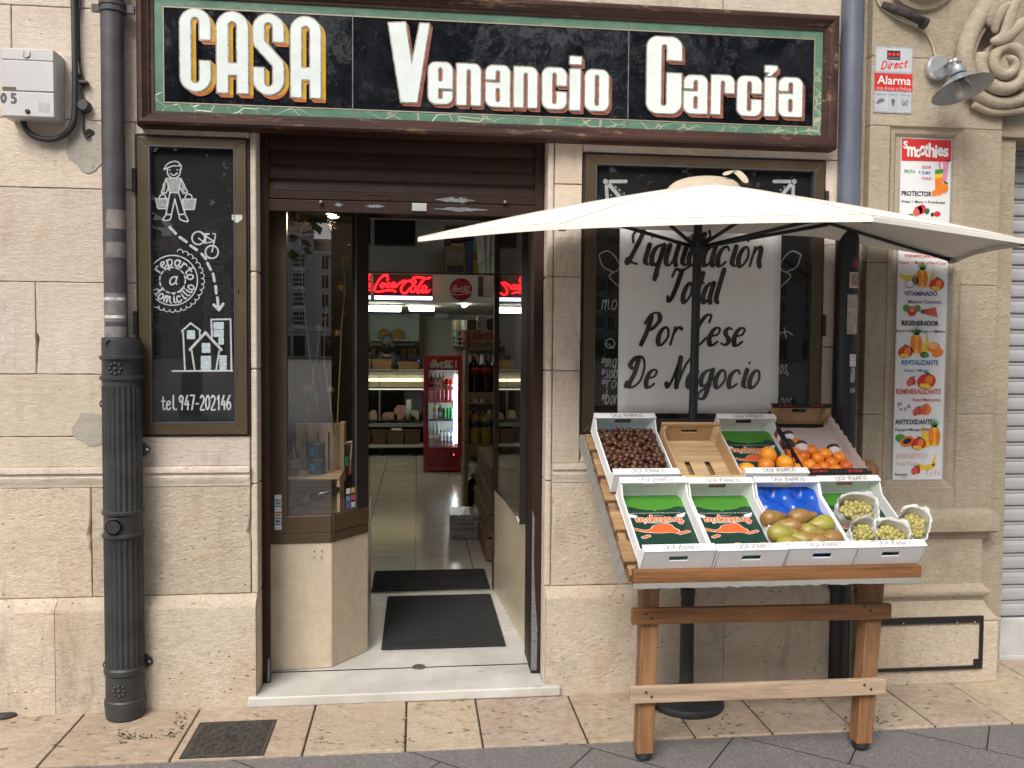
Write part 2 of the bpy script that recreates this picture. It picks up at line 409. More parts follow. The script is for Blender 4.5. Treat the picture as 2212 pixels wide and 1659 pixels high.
def text_strokes(s, x, y, h, r, slant=0, wid=1.0, jit=0, fancy=False, k=4):
    """h = height of 17 units"""
    u = h/17; out = []; cx = 0; i = 0
    for ch in s:
        key = ch
        if fancy and ch in 'TPCDNL': key = ch + ch.lower()
        adv, d = G_[key]
        keep = d.startswith('~'); d = d.lstrip('~')
        jy = random.uniform(-jit, jit)
        for st in d.split(';'):
            if not st: continue
            pts = [tuple(map(float, q.split(','))) for q in st.split()]
            if not keep and len(pts) > 2: pts = smooth_path(pts, k)
            out.append([(x+(cx+px*1.0)*u*wid+(py)*u*slant, y+(py+jy)*u, r) for px, py in pts])
        cx += adv+2.2
    return out, cx*u*wid
def fit_text(s, x0, x1, y, h, r, slant=0, **kw):
    _, wd = text_strokes(s, 0, 0, h, r, slant, **kw)
    st, _ = text_strokes(s, x0, y, h, r, slant, wid=(x1-x0)/wd, **{k: v for k, v in kw.items() if k != 'wid'})
    return st
def ftext(name, s, mat, parent, fn, x0, x1, y0, y1, bold=0.0, shear=0):
    """built-in sans lettering fitted to a rectangle of the plane fn(x, y)"""
    cu = bpy.data.curves.new('t', 'FONT'); cu.body = s; cu.size = 1; cu.offset = bold; cu.shear = shear; cu.resolution_u = 3
    ob = bpy.data.objects.new('t', cu); me0 = bpy.data.meshes.new_from_object(ob)
    vs = [v.co.copy() for v in me0.vertices]; fs = [tuple(p.vertices) for p in me0.polygons]
    bpy.data.objects.remove(ob); bpy.data.curves.remove(cu); bpy.data.meshes.remove(me0)
    ax, bx = min(v.x for v in vs), max(v.x for v in vs); ay, by = min(v.y for v in vs), max(v.y for v in vs)
    mb = MB(); mb.add([fn(x0+(v.x-ax)/(bx-ax)*(x1-x0), y0+(v.y-ay)/(by-ay)*(y1-y0)) for v in vs], fs)
    return mb if name is None else mb.build(name, mat, parent)
def wallfn(Y): return lambda x, z: (x, Y, z)
# ================================================================ GROUND
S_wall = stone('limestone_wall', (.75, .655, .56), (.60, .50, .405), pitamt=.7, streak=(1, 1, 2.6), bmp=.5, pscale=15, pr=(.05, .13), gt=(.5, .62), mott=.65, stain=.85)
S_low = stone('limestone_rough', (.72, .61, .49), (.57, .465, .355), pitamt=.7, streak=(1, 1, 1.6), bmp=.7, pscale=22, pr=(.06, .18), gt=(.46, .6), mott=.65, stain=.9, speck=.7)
S_pier = stone('limestone_pier', (.47, .395, .295), (.36, .295, .21), pitamt=.6, streak=(1, 1, 2.2), bmp=.55, pscale=14, pr=(.05, .14), gt=(.52, .63), stain=.5)  # browner pier stone, darkened to carry the parasol's shade
S_pave = stone('travertine_paving', (.54, .435, .335), (.40, .31, .225), pit=(.075, .055, .035), pitamt=.9, streak=(.6, 1, 1), bmp=.6, pscale=34, rough=.72, green=.9, pr=(.14, .34), gt=(.50, .62), mott=.7, stain=.5, speck=.8)
S_join = stone('mortar', (.46, .385, .295), (.34, .275, .205), bmp=.6)
stone('patch_grey', (.42, .385, .33), (.36, .32, .27), bmp=.4)
for n_ in ('patch_grey', 'limestone_wall', 'limestone_rough', 'limestone_pier', 'travertine_paving', 'mortar'): MATS[n_]['tint'] = 1
_b0 = MB.build
def _b1(s, name, mat, parent=None, **k):
    if mat.get('tint'): k['tint'] = True; 
    return _b0(s, name, mat, parent, **k)
MB.build = _b1

# grey granite street paving: one sheet to the far houses
m, t, b = newmat('granite_paving')
v = coords(t)
c = mixrgb(t, ramp(t, noise(t, v, 150, 3, .85), .35, .65), (.075, .069, .068), (.235, .222, .215))
c = mixrgb(t, ramp(t, noise(t, v, 60, 4, .85), .54, .68, 0, .65), c, (.36, .34, .32))
c = mixrgb(t, ramp(t, noise(t, v, 2.2, 5, .65), .35, .75, 0, .45), c, (.12, .108, .10))
br = t.nodes.new('ShaderNodeTexBrick'); t.links.new(coords(t, (1, 1, 1), (0, 0, R(38))), br.inputs['Vector'])
br.inputs['Scale'].default_value = 1; br.inputs['Mortar Size'].default_value = .0035; br.inputs['Brick Width'].default_value = .9; br.inputs['Row Height'].default_value = .42
br.inputs['Mortar Smooth'].default_value = .2
c = mixrgb(t, br.outputs['Fac'], c, (.018, .015, .013))
t.links.new(c, b.inputs['Base Color']); b.inputs['Roughness'].default_value = .62
h = math_(t, 'SUBTRACT', noise(t, v, 180, 3, .7), math_(t, 'MULTIPLY', br.outputs['Fac'], 2.0))
bump(t, b, h, .5, .006)
MATS['granite_paving'] = m
g = MB(); g.add([(-260, -300, -.004), (260, -300, -.004), (260, 8, -.004), (-260, 8, -.004)], [(0, 1, 2, 3)])
struct(g.build('street_paving', m))

# travertine strip along the house foot, slab by slab over a dark joint bed
seamX = []
for a, bb in (((185, 1530), (105, 1645)), ((445, 1525), (362, 1640)), ((680, 1520), (660, 1625)), ((877, 1510), (878, 1615)), ((1025, 1500), (1042, 1605)), ((1218, 1490), (1269, 1595)),
             ((1458, 1534), (1497, 1585)), ((1606, 1517), (1662, 1578)), ((1768, 1509), (1810, 1546)), ((1931, 1504), (2014, 1566)), ((2067, 1487), (2183, 1561))):
    xa, _ = PZ(*a, 0); xb, _ = PZ(*bb, 0); seamX.append((xa+xb)/2)
seamX = [seamX[0]-.95, seamX[0]-.5] + seamX + [seamX[-1]+.42, seamX[-1]+.85, seamX[-1]+1.3]
YF = -.515
bed = MB(); bed.box(seamX[0], seamX[-1], YF+.003, .26, -.05, .0)
J = stone('joint_bed', (.06, .055, .03), (.035, .035, .018), bmp=.9); J['tint'] = 1
struct(bed.build('pavement_bed', J))
sb = MB()
for xa, xb in zip(seamX[:-1], seamX[1:]):
    q = random.uniform(.9, 1.08)
    sb.box(xa+.004, xb-.004, YF, .24, -.02, .006+random.uniform(-.0015, .0015), (q, q*random.uniform(.97, 1.02), q*random.uniform(.93, 1.03)))
struct(sb.build('pavement', S_pave, bevel=.003, seg=1))

# cast iron inspection cover let into the pavement
iron = M('cast_iron', (.045, .04, .036), .6, .4, .35, 30, .3, 120, col2=(.085, .075, .066))
cx0, cy0 = -.747, -.353
tcov = thing('manhole_cover', 'square dark iron inspection cover with chequered tread set in the pale pavement', 'manhole cover', (cx0, cy0, .006))
cw, ch = .146, .146
pl_ = MB(); pl_.box(cx0-cw, cx0+cw, cy0-ch, cy0+ch, .0, .011); pl_.build('cover_plate', iron, tcov, bevel=.002)
fr_ = MB()
for a in ((-cw-.014, -cw-.003, -ch-.014, ch+.014), (cw+.003, cw+.014, -ch-.014, ch+.014), (-cw-.003, cw+.003, -ch-.014, -ch-.003), (-cw-.003, cw+.003, ch+.003, ch+.014)):
    fr_.box(cx0+a[0], cx0+a[1], cy0+a[2], cy0+a[3], .0, .0095)
fr_.build('cover_frame', iron, tcov)
tr_ = MB()
for i in range(11):
    for j in range(9):
        px, py = cx0-cw+.018+i*.0258, cy0-ch+.020+j*.0315
        if abs(px-cx0) < .027 and abs(py-cy0) < .03: continue
        a = R(45) if (i+j) % 2 else R(-45); dx, dy = math.cos(a), math.sin(a)
        p = [(px+dx*u-dy*v_, py+dy*u+dx*v_) for u, v_ in ((-.012, -.004), (.012, -.004), (.012, .004), (-.012, .004))]
        q = [(px+dx*u-dy*v_, py+dy*u+dx*v_) for u, v_ in ((-.009, -.002), (.009, -.002), (.009, .002), (-.009, .002))]
        tr_.hexa([(x, y, .0105) for x, y in p]+[(x, y, .0150) for x, y in q])
tr_.build('tread', iron, tcov)
kh = MB(); kh.box(cx0-.02, cx0+.02, cy0-.022, cy0+.022, .0105, .0135); kh.build('lifting_socket', M('socket_iron', (.018, .016, .015), .7), tcov, bevel=.003)

# ================================================================ THE SHOP BUILDING
bld = thing('stone_building', 'cream limestone shop building with moulded string course and plinth', 'building', (0, 0, 0))
def hewn(mb, x0, x1, y0, y1, z0, z1, tint, chipp=.02):
    """a dressed stone with slightly irregular, here and there chipped arrises"""
    def edge(ax, az, bx, bz):
        L = math.hypot(bx-ax, bz-az); n = max(2, int(L/.03)); out = []
        for k in range(n): out.append((ax+(bx-ax)*k/n, az+(bz-az)*k/n))
        return out
    ring = edge(x0, z0, x1, z0)+edge(x1, z0, x1, z1)+edge(x1, z1, x0, z1)+edge(x0, z1, x0, z0)
    cx, cz = (x0+x1)/2, (z0+z1)/2; hx, hz = (x1-x0)/2, (z1-z0)/2; fr, mid, bk = [], [], []; chip = 0
    for x, z in ring:
        chip = max(0, chip*.55); chip = random.uniform(.004, .011) if random.random() < chipp else chip
        d = random.uniform(.0, .0016)+chip; e = d+random.uniform(.0015, .003)+chip*.8
        def ins(x, z, q): return (max(x0+q, min(x1-q, x)), max(z0+q, min(z1-q, z)))
        a = ins(x, z, min(d, hx*.3, hz*.3)); b_ = ins(x, z, min(e, hx*.35, hz*.35))
        bk.append((x, y1, z)); mid.append((a[0], y0+.003+chip*.7, a[1])); fr.append((b_[0], y0, b_[1]))
    n = len(ring); mb.add(fr+mid+bk, [tuple(range(n))]+[(i, (i+1) % n, n+(i+1) % n, n+i) for i in range(n)]+[(n+i, n+(i+1) % n, 2*n+(i+1) % n, 2*n+i) for i in range(n)], tint)
def blocks(rects, Y, depth, name, mat, gap=.0008, bev=.003, parent=None):
    mb = MB()
    for x0, x1, z0, z1 in rects:
        q = random.uniform(.87, 1.05)
        hewn(mb, x0+gap, x1-gap, Y+random.uniform(-.0015, .0015), Y+depth, z0+gap, z1-gap, (q, q*random.uniform(.975, 1.01), q*random.uniform(.91, 1.03)), .035 if name == 'dado' else .010)
    return mb.build(name, mat, parent or bld)
LX0, LX1, RX0, RX1 = -3.4, -.70, .592, 1.985
caseX0, caseX1, caseZ0, caseZ1 = -1.205, -.728, 1.203, 2.508
winX0, winX1, winZ0, winZ1 = .750, 1.914, 1.205, 2.497
rows = [1.072, 1.205, 1.475, 1.87, 2.27, 2.56, 3.03, 3.7]
vj = {0: [-2.2, -1.28], 1: [-1.9], 2: [-2.5, -1.62], 3: [-1.95], 4: [-2.3], 5: [-1.7, -.3, .9], 6: [-2.3, -1.1, .2, 1.4]}
rc = []
for i, (z0, z1) in enumerate(zip(rows[:-1], rows[1:])):
    js = [LX0] + [j for j in vj.get(i, []) if j < caseX0-.05]
    if i < 1: xs_ = js + [LX1-.03]
    elif i < 5: xs_ = js + [caseX0]
    else: xs_ = [LX0] + vj[i] + [RX1]
    for a, bb in zip(xs_[:-1], xs_[1:]): rc.append((a, bb, z0, min(z1, 3.7)))
rc += [(caseX0, caseX1, caseZ1, 2.56), (RX0+.03, winX0, 1.072, 1.5), (RX0+.03, winX0, 1.5, 1.93), (RX0+.03, winX0, 1.93, 2.35), (RX0+.03, winX0, 2.35, 2.56),
       (winX0, RX1, winZ1, 2.56), (winX1, RX1, 1.205, 1.62), (winX1, RX1, 1.62, 2.1), (winX1, RX1, 2.1, winZ1), (winX0, RX1, 1.072, 1.205)]
blocks(rc, 0, .28, 'wall', S_wall)
# door jambs: rounded arrises, one stone above another
for x0, x1 in ((LX1-.028, LX1), (RX0, RX0+.028)):
    jb = MB()
    for z0, z1 in ((.0, .5), (.5, .99), (.99, 1.5), (1.5, 1.93), (1.93, 2.56)):
        q = random.uniform(.92, 1.03); jb.box(x0, x1, .006, .28, z0+.0012, z1-.0012, (q, q, q*.98))
    jb.build('door_jamb', S_wall, bld, bevel=.008, seg=3)
# core behind the joints
cr = MB()
cr.box(LX0, caseX0-.02, .02, .27, .0, 3.7); cr.box(caseX0-.02, LX1-.02, .02, .27, 0, caseZ0-.02); cr.box(caseX1+.004, LX1-.008, .02, .27, caseZ0, 2.6)
cr.box(RX0+.02, winX0-.004, .02, .27, 0, 2.6); cr.box(winX0-.004, RX1+.2, .02, .27, 0, winZ0-.02); cr.box(winX1+.005, RX1+.2, .02, .27, winZ0-.02, 3.7)
cr.box(caseX0-.02, winX1+.005, .02, .27, 2.62, 3.7)
cr.build('wall_core', S_join, bld)
# below the sill: course, moulding, dado, plinth
lo = []
for x0, x1, js in ((LX0, LX1-.03, [-2.35, -1.405]), (RX0+.03, RX1, [1.36])):
    e = [x0]+js+[x1]
    blocks([(a, bb, .501, .985) for a, bb in zip(e[:-1], e[1:])], .002, .27, 'dado', S_low)
def mould(name, prof, x0, x1, joints, mat, parent, Y0=0):
    mb = MB(); e = [x0]+joints+[x1]
    for a, bb in zip(e[:-1], e[1:]):
        q = random.uniform(.94, 1.04)
        mb.prism([(Y0+y, z) for y, z in prof], lambda u, v_, w_: (w_, u, v_), a+.0012, bb-.0012, (q, q, q*.99))
    return mb.build(name, mat, parent, smooth=True, auto=35)
prof = [(.2, .985), (.2, 1.073), (-.012, 1.073), (-.016, 1.066), (-.016, 1.046), (-.006, 1.042), (-.006, 1.030), (-.010, 1.026), (-.009, 1.012), (-.003, 1.000), (0.0, .990), (0, .985)]
mould('string_course', prof, LX0, LX1-.03, [-2.1, -1.25], S_wall, bld)
mould('string_course', prof, RX0+.03, RX1, [1.2], S_wall, bld)
pprof = [(.25, 0), (.25, .500), (-.003, .500), (-.042, .457), (-.044, .448), (-.044, .0)]
mould('plinth', pprof, LX0, LX1-.002, [-2.3, -1.545], S_low, bld)
mould('plinth', pprof, RX0+.002, RX1, [1.44], S_low, bld)
# thresholds: worn white marble step
marble = M('white_marble', (.40, .375, .335), .34, 0, .1, 4, .2, 40, col2=(.58, .565, .53))
stp = MB(); stp.add([(x, y, z) for z in (.006, .052) for x, y in ((-.735, -.062), (.662, -.062), (.662, .0045), (.591, .0055), (.591, .232), (-.699, .232), (-.699, .0055), (-.735, .0045))], [tuple(range(8))[::-1], tuple(range(8, 16))]+[(i, (i+1) % 8, 8+(i+1) % 8, 8+i) for i in range(8)])
stp.build('door_step', marble, bld, bevel=.008, seg=3)
dr = MB(); dr.lathe([(.0, .0), (.034, 0), (.03, .004), (.012, .002), (.0, .001)], PZ(905, 1440, .055)+(.053,), 20)
dr.build('floor_bolt_socket', M('brass_dull', (.13, .11, .075), .5, .6), bld)

# ================================================================ THE NEIGHBOUR'S PIER ON THE RIGHT
pier = thing('stone_pier', 'tan carved stone pier with recessed panel and moulded base beside the grey shutter', 'pier', (2.45, 0, 0))
PYF = -.03
pX0 = 2.112; pX1 = PY(2145, 950, PYF)[0]
qx0, qz1 = PY(1925, 272, PYF); qx1, qz0 = PY(2062, 1055, PYF)
zl0, zl1 = PY(2000, 1150, PYF)[1], PY(2000, 1104, PYF)[1]
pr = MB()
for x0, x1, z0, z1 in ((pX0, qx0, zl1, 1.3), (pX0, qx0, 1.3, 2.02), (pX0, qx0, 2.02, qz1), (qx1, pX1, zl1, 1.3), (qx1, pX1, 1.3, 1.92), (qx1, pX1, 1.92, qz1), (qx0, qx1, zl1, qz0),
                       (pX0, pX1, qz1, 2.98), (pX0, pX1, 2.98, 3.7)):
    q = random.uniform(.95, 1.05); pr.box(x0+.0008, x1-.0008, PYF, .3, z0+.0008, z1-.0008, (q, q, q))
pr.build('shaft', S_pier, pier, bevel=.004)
co_ = MB(); co_.box(pX0+.01, pX1-.01, .012, .28, .3, 3.68); co_.build('core', S_join, pier)
# sunk panel: sloping reveals then a flat field
pn = MB(); i1, i2, dY = .028, .042, PYF+.028
rings = [(qx0, qx1, qz0, qz1, PYF+.0005), (qx0+.006, qx1-.006, qz0+.006, qz1-.006, PYF+.010), (qx0+i1, qx1-i1, qz0+i1, qz1-i1, PYF+.014), (qx0+i2, qx1-i2, qz0+i2, qz1-i2, dY)]
for (a0, a1, c0, c1, ya), (b0, b1, d0, d1, yb) in zip(rings[:-1], rings[1:]):
    A = [(a0, ya, c0), (a1, ya, c0), (a1, ya, c1), (a0, ya, c1)]; B = [(b0, yb, d0), (b1, yb, d0), (b1, yb, d1), (b0, yb, d1)]
    for k in range(4): pn.add([A[k], A[(k+1) % 4], B[(k+1) % 4], B[k]], [(0, 1, 2, 3)])
a0, a1, c0, c1, ya = rings[-1]; pn.add([(a0, ya, c0), (a1, ya, c0), (a1, ya, c1), (a0, ya, c1)], [(0, 1, 2, 3)])
pn.build('sunk_panel', S_pier, pier)
lx1 = PY(2168, 1125, PYF)[0]
def pmould(name, prof, x0, x1, ret=.03):
    """profile (projection, z) swept along the pier front and round its right corner"""
    mb = MB(); n = len(prof); vs = []
    for d, z in prof: vs.append((x0, PYF-d, z))
    for d, z in prof: vs.append((x1+d, PYF-d, z))
    for d, z in prof: vs.append((x1+d, .3, z))
    fs = [(r_*n+i, r_*n+i+1, (r_+1)*n+i+1, (r_+1)*n+i) for r_ in (0, 1) for i in range(n-1)]
    fs += [tuple(range(n))]
    mb.add(vs, fs); return mb.build(name, S_pier, pier, smooth=True, auto=38)
dX1 = PY(2122, 1210, PYF)[0]
h_ = zl1-zl0
pmould('ledge', [(0, zl1+.012), (.02, zl1+.010), (.042, zl1-.006), (.05, zl1-.03), (.047, zl0+.012), (.035, zl0), (.02, zl0-.004), (.012, zl0-.02), (.0, zl0-.035)], pX0, dX1)
zt1, zt0 = PY(2000, 1266, PYF)[1], PY(2000, 1293, PYF)[1]
zf1, zf0 = PY(2000, 1299, PYF)[1], PY(2000, 1333, PYF)[1]
ck = MB(); ck.box(pX0, dX1, PYF, .3, zt1-.01, zl0-.03); ck.build('die', S_pier, pier, bevel=.005)
pmould('torus_base', [(.0, zt1+.008)] + [(.006+.022*math.sin(PI*k/6), zt1-(zt1-zt0)*k/6) for k in range(7)] + [(.004, zt0-.012), (.008, zf1), (.02, zf1-.03), (.045, zf0+.012), (.06, zf0), (.06, zf0-.006)], pX0, dX1)
bX1 = PY(2158, 1400, PYF-.06)[0]
bb_ = MB(); bb_.box(pX0, bX1, PYF-.06, .3, 0, zf0-.006, (.97, .97, .95)); bb_.build('base_block', S_low, pier, bevel=.014, seg=3)
# black angle-iron frame fixed to the base block
fX0, fZ1 = PY(1880, 1337, PYF-.065); fX1, fZ0 = PY(2120, 1443, PYF-.065)
steel = M('black_steel', (.018, .017, .017), .5, .3, .3, 40)
bf = thing('metal_frame', 'black flat steel frame screwed to the foot of the stone pier', 'frame', ((fX0+fX1)/2, PYF-.06, fZ0))
e = MB(); e.box(fX0, fX1, PYF-.072, PYF-.0605, fZ1-.03, fZ1); e.build('rail', steel, bf)
e = MB(); e.box(fX0, fX1, PYF-.072, PYF-.0605, fZ0, fZ0+.014); e.build('rail', steel, bf)
e = MB(); e.box(fX1-.014, fX1, PYF-.0725, PYF-.0605, fZ0+.014, fZ1-.03); e.box(fX1-.04, fX1-.014, PYF-.071, PYF-.0605, fZ0+.014, fZ0+.045); e.build('upright', steel, bf)
e = MB()
for px in (1952, 2068, 2106):
    x, z = PY(px, 1347-(px-1952)*.02, PYF-.073); e.ball((x, PYF-.072, z), .004, 8)
e.build('screw', M('zinc', (.5, .5, .5), .35, .9), bf, smooth=True)

# carved scroll bracket top right
scr = thing('scroll_bracket', 'carved stone bracket with spiral scroll and leaf at the top right', 'carving', (2.75, -.05, 2.75))
sy = PYF
def P3(px, py, y): x, z = PY(px, py, y); return Vector((x, y, z))
cxs, czs = PY(2172, 140, sy-.06); sp = []
for k in range(61):
    th = R(-200) + k/60*R(640); rr = .112*(1-k/60)**.9+.016
    sp.append((cxs+rr*math.cos(th), sy-.05-.03*(k/60), czs+rr*math.sin(th)))
u = MB(); u.tube(sp, [.034-.014*k/60 for k in range(61)], 12); u.build('scroll', S_pier, scr, smooth=True)
u = MB(); u.lathe([(0, -.02), (.115, -.02), (.115, .03), (.06, .045), (0, .05)], (cxs, sy-.02, czs), 28, Matrix.Rotation(R(90), 3, 'X')); u.build('scroll_core', S_pier, scr, smooth=True, auto=50)
band = smooth_path([tuple(P3(x, y, sy-.05)) for x, y in ((2090, 178), (2082, 140), (2086, 100), (2100, 62), (2122, 28), (2150, -8), (2190, -40))], 6)
u = MB(); u.tube(band, [.034+.012*i/len(band) for i in range(len(band))], 12, flat=1.3); u.build('band', S_pier, scr, smooth=True)
band2 = smooth_path([tuple(P3(x, y, sy-.06)) for x, y in ((2108, 180), (2100, 140), (2104, 108), (2120, 70), (2146, 36), (2178, 4))], 6)
u = MB(); u.tube(band2, .012, 8); u.build('fillet', S_pier, scr, smooth=True)
for pts in (((2152, 60), (2138, 40), (2150, 10), (2180, 0)), ((2160, 90), (2176, 60), (2186, 20), (2210, -10)), ((2140, 90), (2165, 84), (2196, 60), (2215, 40)), ((2150, 72), (2150, 45), (2166, 18), (2190, 8))):
    lf = smooth_path([tuple(P3(x, y, sy-.085)) for x, y in pts], 5); n = len(lf)
    u = MB(); u.tube(lf, [.008+.026*math.sin(PI*(i+.5)/n) for i in range(n)], 10, flat=.6); u.build('leaf', S_pier, scr, smooth=True)
u = MB(); u.tube(smooth_path([tuple(P3(x, y, sy-.03)) for x, y in ((2085, 185), (2110, 205), (2150, 222), (2190, 220), (2230, 200))], 5), .03, 12); u.tube(smooth_path([tuple(P3(x, y, sy-.02)) for x, y in ((2100, 225), (2150, 243), (2230, 235))], 5), .018, 10)
u.build('under_moulding', S_pier, scr, smooth=True)
u = MB(); lx, lz = PY(2000, -18, sy-.05)
u.lathe([(.19, -.02), (.2, .0), (.19, .02), (.16, .03), (.155, .05), (.0, .05)], (lx, sy, lz+.12), 36, Matrix.Rotation(R(90), 3, 'X')); u.build('boss', S_pier, scr, smooth=True, auto=45)

# neighbour's closed grey roller shutter, in its own reveal
SY = .20
nb = thing('shop_doorway', 'stone lintel and reveal around the closed grey shutter', 'building', (3.4, .2, 0))
sx0 = PY(2127, 900, SY)[0]-.03
zt = PY(2190, 318, SY-.02)[1]
u = MB(); u.box(pX1-.02, 4.6, .0, .5, zt, zt+.16, (.96, .96, .94)); u.box(pX1-.02, 4.6, .1, .5, zt+.16, 3.7, (.9, .9, .88)); u.build('lintel', S_pier, nb, bevel=.006)
u = MB(); u.prism([(.1, zt+.16), (.02, zt+.17), (-.03, zt+.2), (-.05, zt+.215), (-.05, zt+.235), (.1, zt+.235)], lambda a, b_, c_: (c_, a, b_), pX1-.02, 4.6); u.build('cornice', S_pier, nb)
u = MB(); u.box(pX1-.06, sx0+.02, .02, .5, 0, zt, (.95, .95, .93)); u.build('reveal', S_pier, nb)
shut = thing('roller_shutter', 'closed pale grey slatted roller shutter right of the stone pier', 'shutter', (3.4, SY, 0))
grey = M('shutter_grey', (.37, .37, .375), .45, .1, .05, 8, 0); 
zb = PY(2180, 1330, SY)[1]
pitch = .0825; z = zb; u = MB(); prf = []
while z < zt:
    prf += [(SY, z), (SY-.011, z+.006), (SY-.013, z+.02), (SY-.012, z+.045), (SY-.008, z+.058), (SY-.001, z+.063), (SY-.004, z+.066), (SY-.005, z+.074), (SY-.001, z+.078), (SY+.004, z+.080)]
    z += pitch
n = len(prf); u.add([(sx0, y, zz) for y, zz in prf]+[(4.6, y, zz) for y, zz in prf], [(i, i+1, n+i+1, n+i) for i in range(n-1)]); u.build('slat_curtain', grey, shut)
u = MB(); u.box(sx0, 4.6, SY-.02, SY+.01, .03, zb-.01); u.box(sx0, 4.6, SY-.03, SY+.0, .006, .03); u.build('bottom_rail', M('shutter_white', (.47, .465, .455), .5), shut, bevel=.003)
u = MB(); u.box(sx0-.012, sx0+.004, SY-.035, SY+.04, .006, zt); u.build('guide_rail', grey, shut)
u = MB(); u.box(pX1, 4.6, .0, .45, -.01, .004); struct(u.build('shop_threshold', M('dark_granite', (.13, .125, .12), .6, 0, .3, 120)))
# ================================================================ SHOP SIGN
YB = -.045
def rectring(mb, X0, X1, Z0, Z1, prof):
    n = len(prof); vs = []
    for d, y in prof: vs += [(X0+d, y, Z0+d), (X1-d, y, Z0+d), (X1-d, y, Z1-d), (X0+d, y, Z1-d)]
    fs = []
    for i in range(n-1):
        for k in range(4): fs.append((i*4+k, i*4+(k+1) % 4, (i+1)*4+(k+1) % 4, (i+1)*4+k))
    return mb.add(vs, fs)
sX0 = PY(293, 264, -.085)[0]; sX1, sZ1 = PY(1817, 31, -.085); sZ0 = (PY(293, 266, -.085)[1]+PY(1812, 323, -.085)[1])/2
sign = thing('shop_sign', 'long black glass shop sign with green border, brown wooden frame and white raised lettering', 'sign', ((sX0+sX1)/2, 0, sZ0))
m, t, b = newmat('varnished_moulding')
v = coords(t, (.12, 1, 1)); n1 = noise(t, v, 30, 6, .75, .6); v2 = coords(t, (.25, 1, 1))
c = mixrgb(t, ramp(t, noise(t, v, 18, 5), .3, .7), (.022, .0085, .006), (.060, .024, .015))
c = mixrgb(t, ramp(t, noise(t, v2, 16, 6, .8), .57, .67, 0, .8), c, (.27, .17, .10))
t.links.new(c, b.inputs['Base Color']); b.inputs['Roughness'].default_value = .5; b.inputs['Specular IOR Level'].default_value = .3; bump(t, b, n1, .45, .004); MATS['varnished_moulding'] = m
FW = .066
u = MB(); rectring(u, sX0, sX1, sZ0, sZ1, [(0, 0), (0, -.068), (.004, -.080), (.014, -.087), (.026, -.086), (.034, -.076), (.038, -.074), (.044, -.066), (.047, -.066), (.056, -.056), (FW, -.054), (FW, -.03)])
u.build('sign_frame', m, sign, smooth=True, auto=30)
# cracked green glass border
m, t, b = newmat('green_border')
v = coords(t); vo = t.nodes.new('ShaderNodeTexVoronoi'); vo.feature = 'DISTANCE_TO_EDGE'; vo.inputs['Scale'].default_value = 17
t.links.new(coords(t, (.8, 1, 1.4), (0, .5, 0)), vo.inputs['Vector'])
dn = noise(t, v, 3.2, 4, .6)
crack = math_(t, 'MULTIPLY', ramp(t, vo.outputs['Distance'], .0, .06, 1, 0), ramp(t, dn, .44, .56))
sep = t.nodes.new('ShaderNodeSeparateXYZ'); t.links.new(v, sep.inputs[0])
worn = math_(t, 'MAXIMUM', ramp(t, sep.outputs['Z'], 2.70, 2.66, .12, 1), ramp(t, sep.outputs['X'], 1.80, 1.83, 0, 1))
crack = math_(t, 'MULTIPLY', crack, worn)
crack = math_(t, 'MAXIMUM', crack, ramp(t, noise(t, coords(t, (.5, 1, 1.5)), 24, 5, .7), .66, .72))
c = mixrgb(t, ramp(t, noise(t, v, 9, 4), .3, .7), (.075, .165, .11), (.125, .225, .155))
c = mixrgb(t, math_(t, 'MULTIPLY', crack, .75), c, (.50, .44, .30))
t.links.new(c, b.inputs['Base Color']); b.inputs['Roughness'].default_value = .22
bump(t, b, math_(t, 'ADD', noise(t, v, 14, 3), math_(t, 'MULTIPLY', crack, .6)), .35, .006); MATS['green_border'] = m
GW = .036
u = MB(); rectring(u, sX0+FW-.001, sX1-FW+.001, sZ0+FW-.001, sZ1-FW+.001, [(0, YB-.002), (GW, YB-.002), (GW, YB+.0)])
u.build('border', MATS['green_border'], sign)
u = MB(); rectring(u, sX0+FW+GW, sX1-FW-GW, sZ0+FW+GW, sZ1-FW-GW, [(-.0, YB-.0035), (.005, YB-.0035), (.005, YB)])
u.build('border_line', M('dull_gold', (.33, .28, .21), .4, .3), sign)
# black reverse-painted glass, crinkled
m, t, b = newmat('black_glass')
v = coords(t); n1 = noise(t, v, 7, 4, .6); 
c = mixrgb(t, ramp(t, n1, .4, .75), (.004, .005, .007), (.014, .016, .02))
scr_ = math_(t, 'MULTIPLY', ramp(t, noise(t, coords(t, (1, 1, .6)), 75, 5, .8), .63, .68), ramp(t, noise(t, v, 2.6, 3), .5, .62))
c = mixrgb(t, math_(t, 'MULTIPLY', scr_, .7), c, (.22, .22, .22))
t.links.new(c, b.inputs['Base Color']); b.inputs['Roughness'].default_value = .035; b.inputs['Specular IOR Level'].default_value = .55
bump(t, b, math_(t, 'ADD', noise(t, v, 5, 2), math_(t, 'MULTIPLY', noise(t, v, 30, 3), .10)), .16, .01); MATS['black_glass'] = m
j1 = PY(762, 150, YB)[0]; j2 = PY(1357, 170, YB)[0]
xs_ = [sX0+FW-.002, j1, j2, sX1-FW+.002]
for a, bb in zip(xs_[:-1], xs_[1:]):
    u = MB(); u.box(a+.0012, bb-.0012, YB, YB+.008, sZ0+FW-.002, sZ1-FW+.002); u.build('glass_panel', MATS['black_glass'], sign)
u = MB()
for x in (j1, j2): u.box(x-.0022, x+.0022, YB-.0036, YB+.006, sZ0+FW, sZ1-FW)
u.build('joint_strip', M('joint_grey', (.13, .12, .115), .6, 0, .5, 20), sign)
u = MB(); u.box(sX0+.02, sX1-.02, YB+.012, -.002, sZ0+.02, sZ1-.02); u.build('backing', M('backing_wood', (.05, .03, .02), .8), sign)

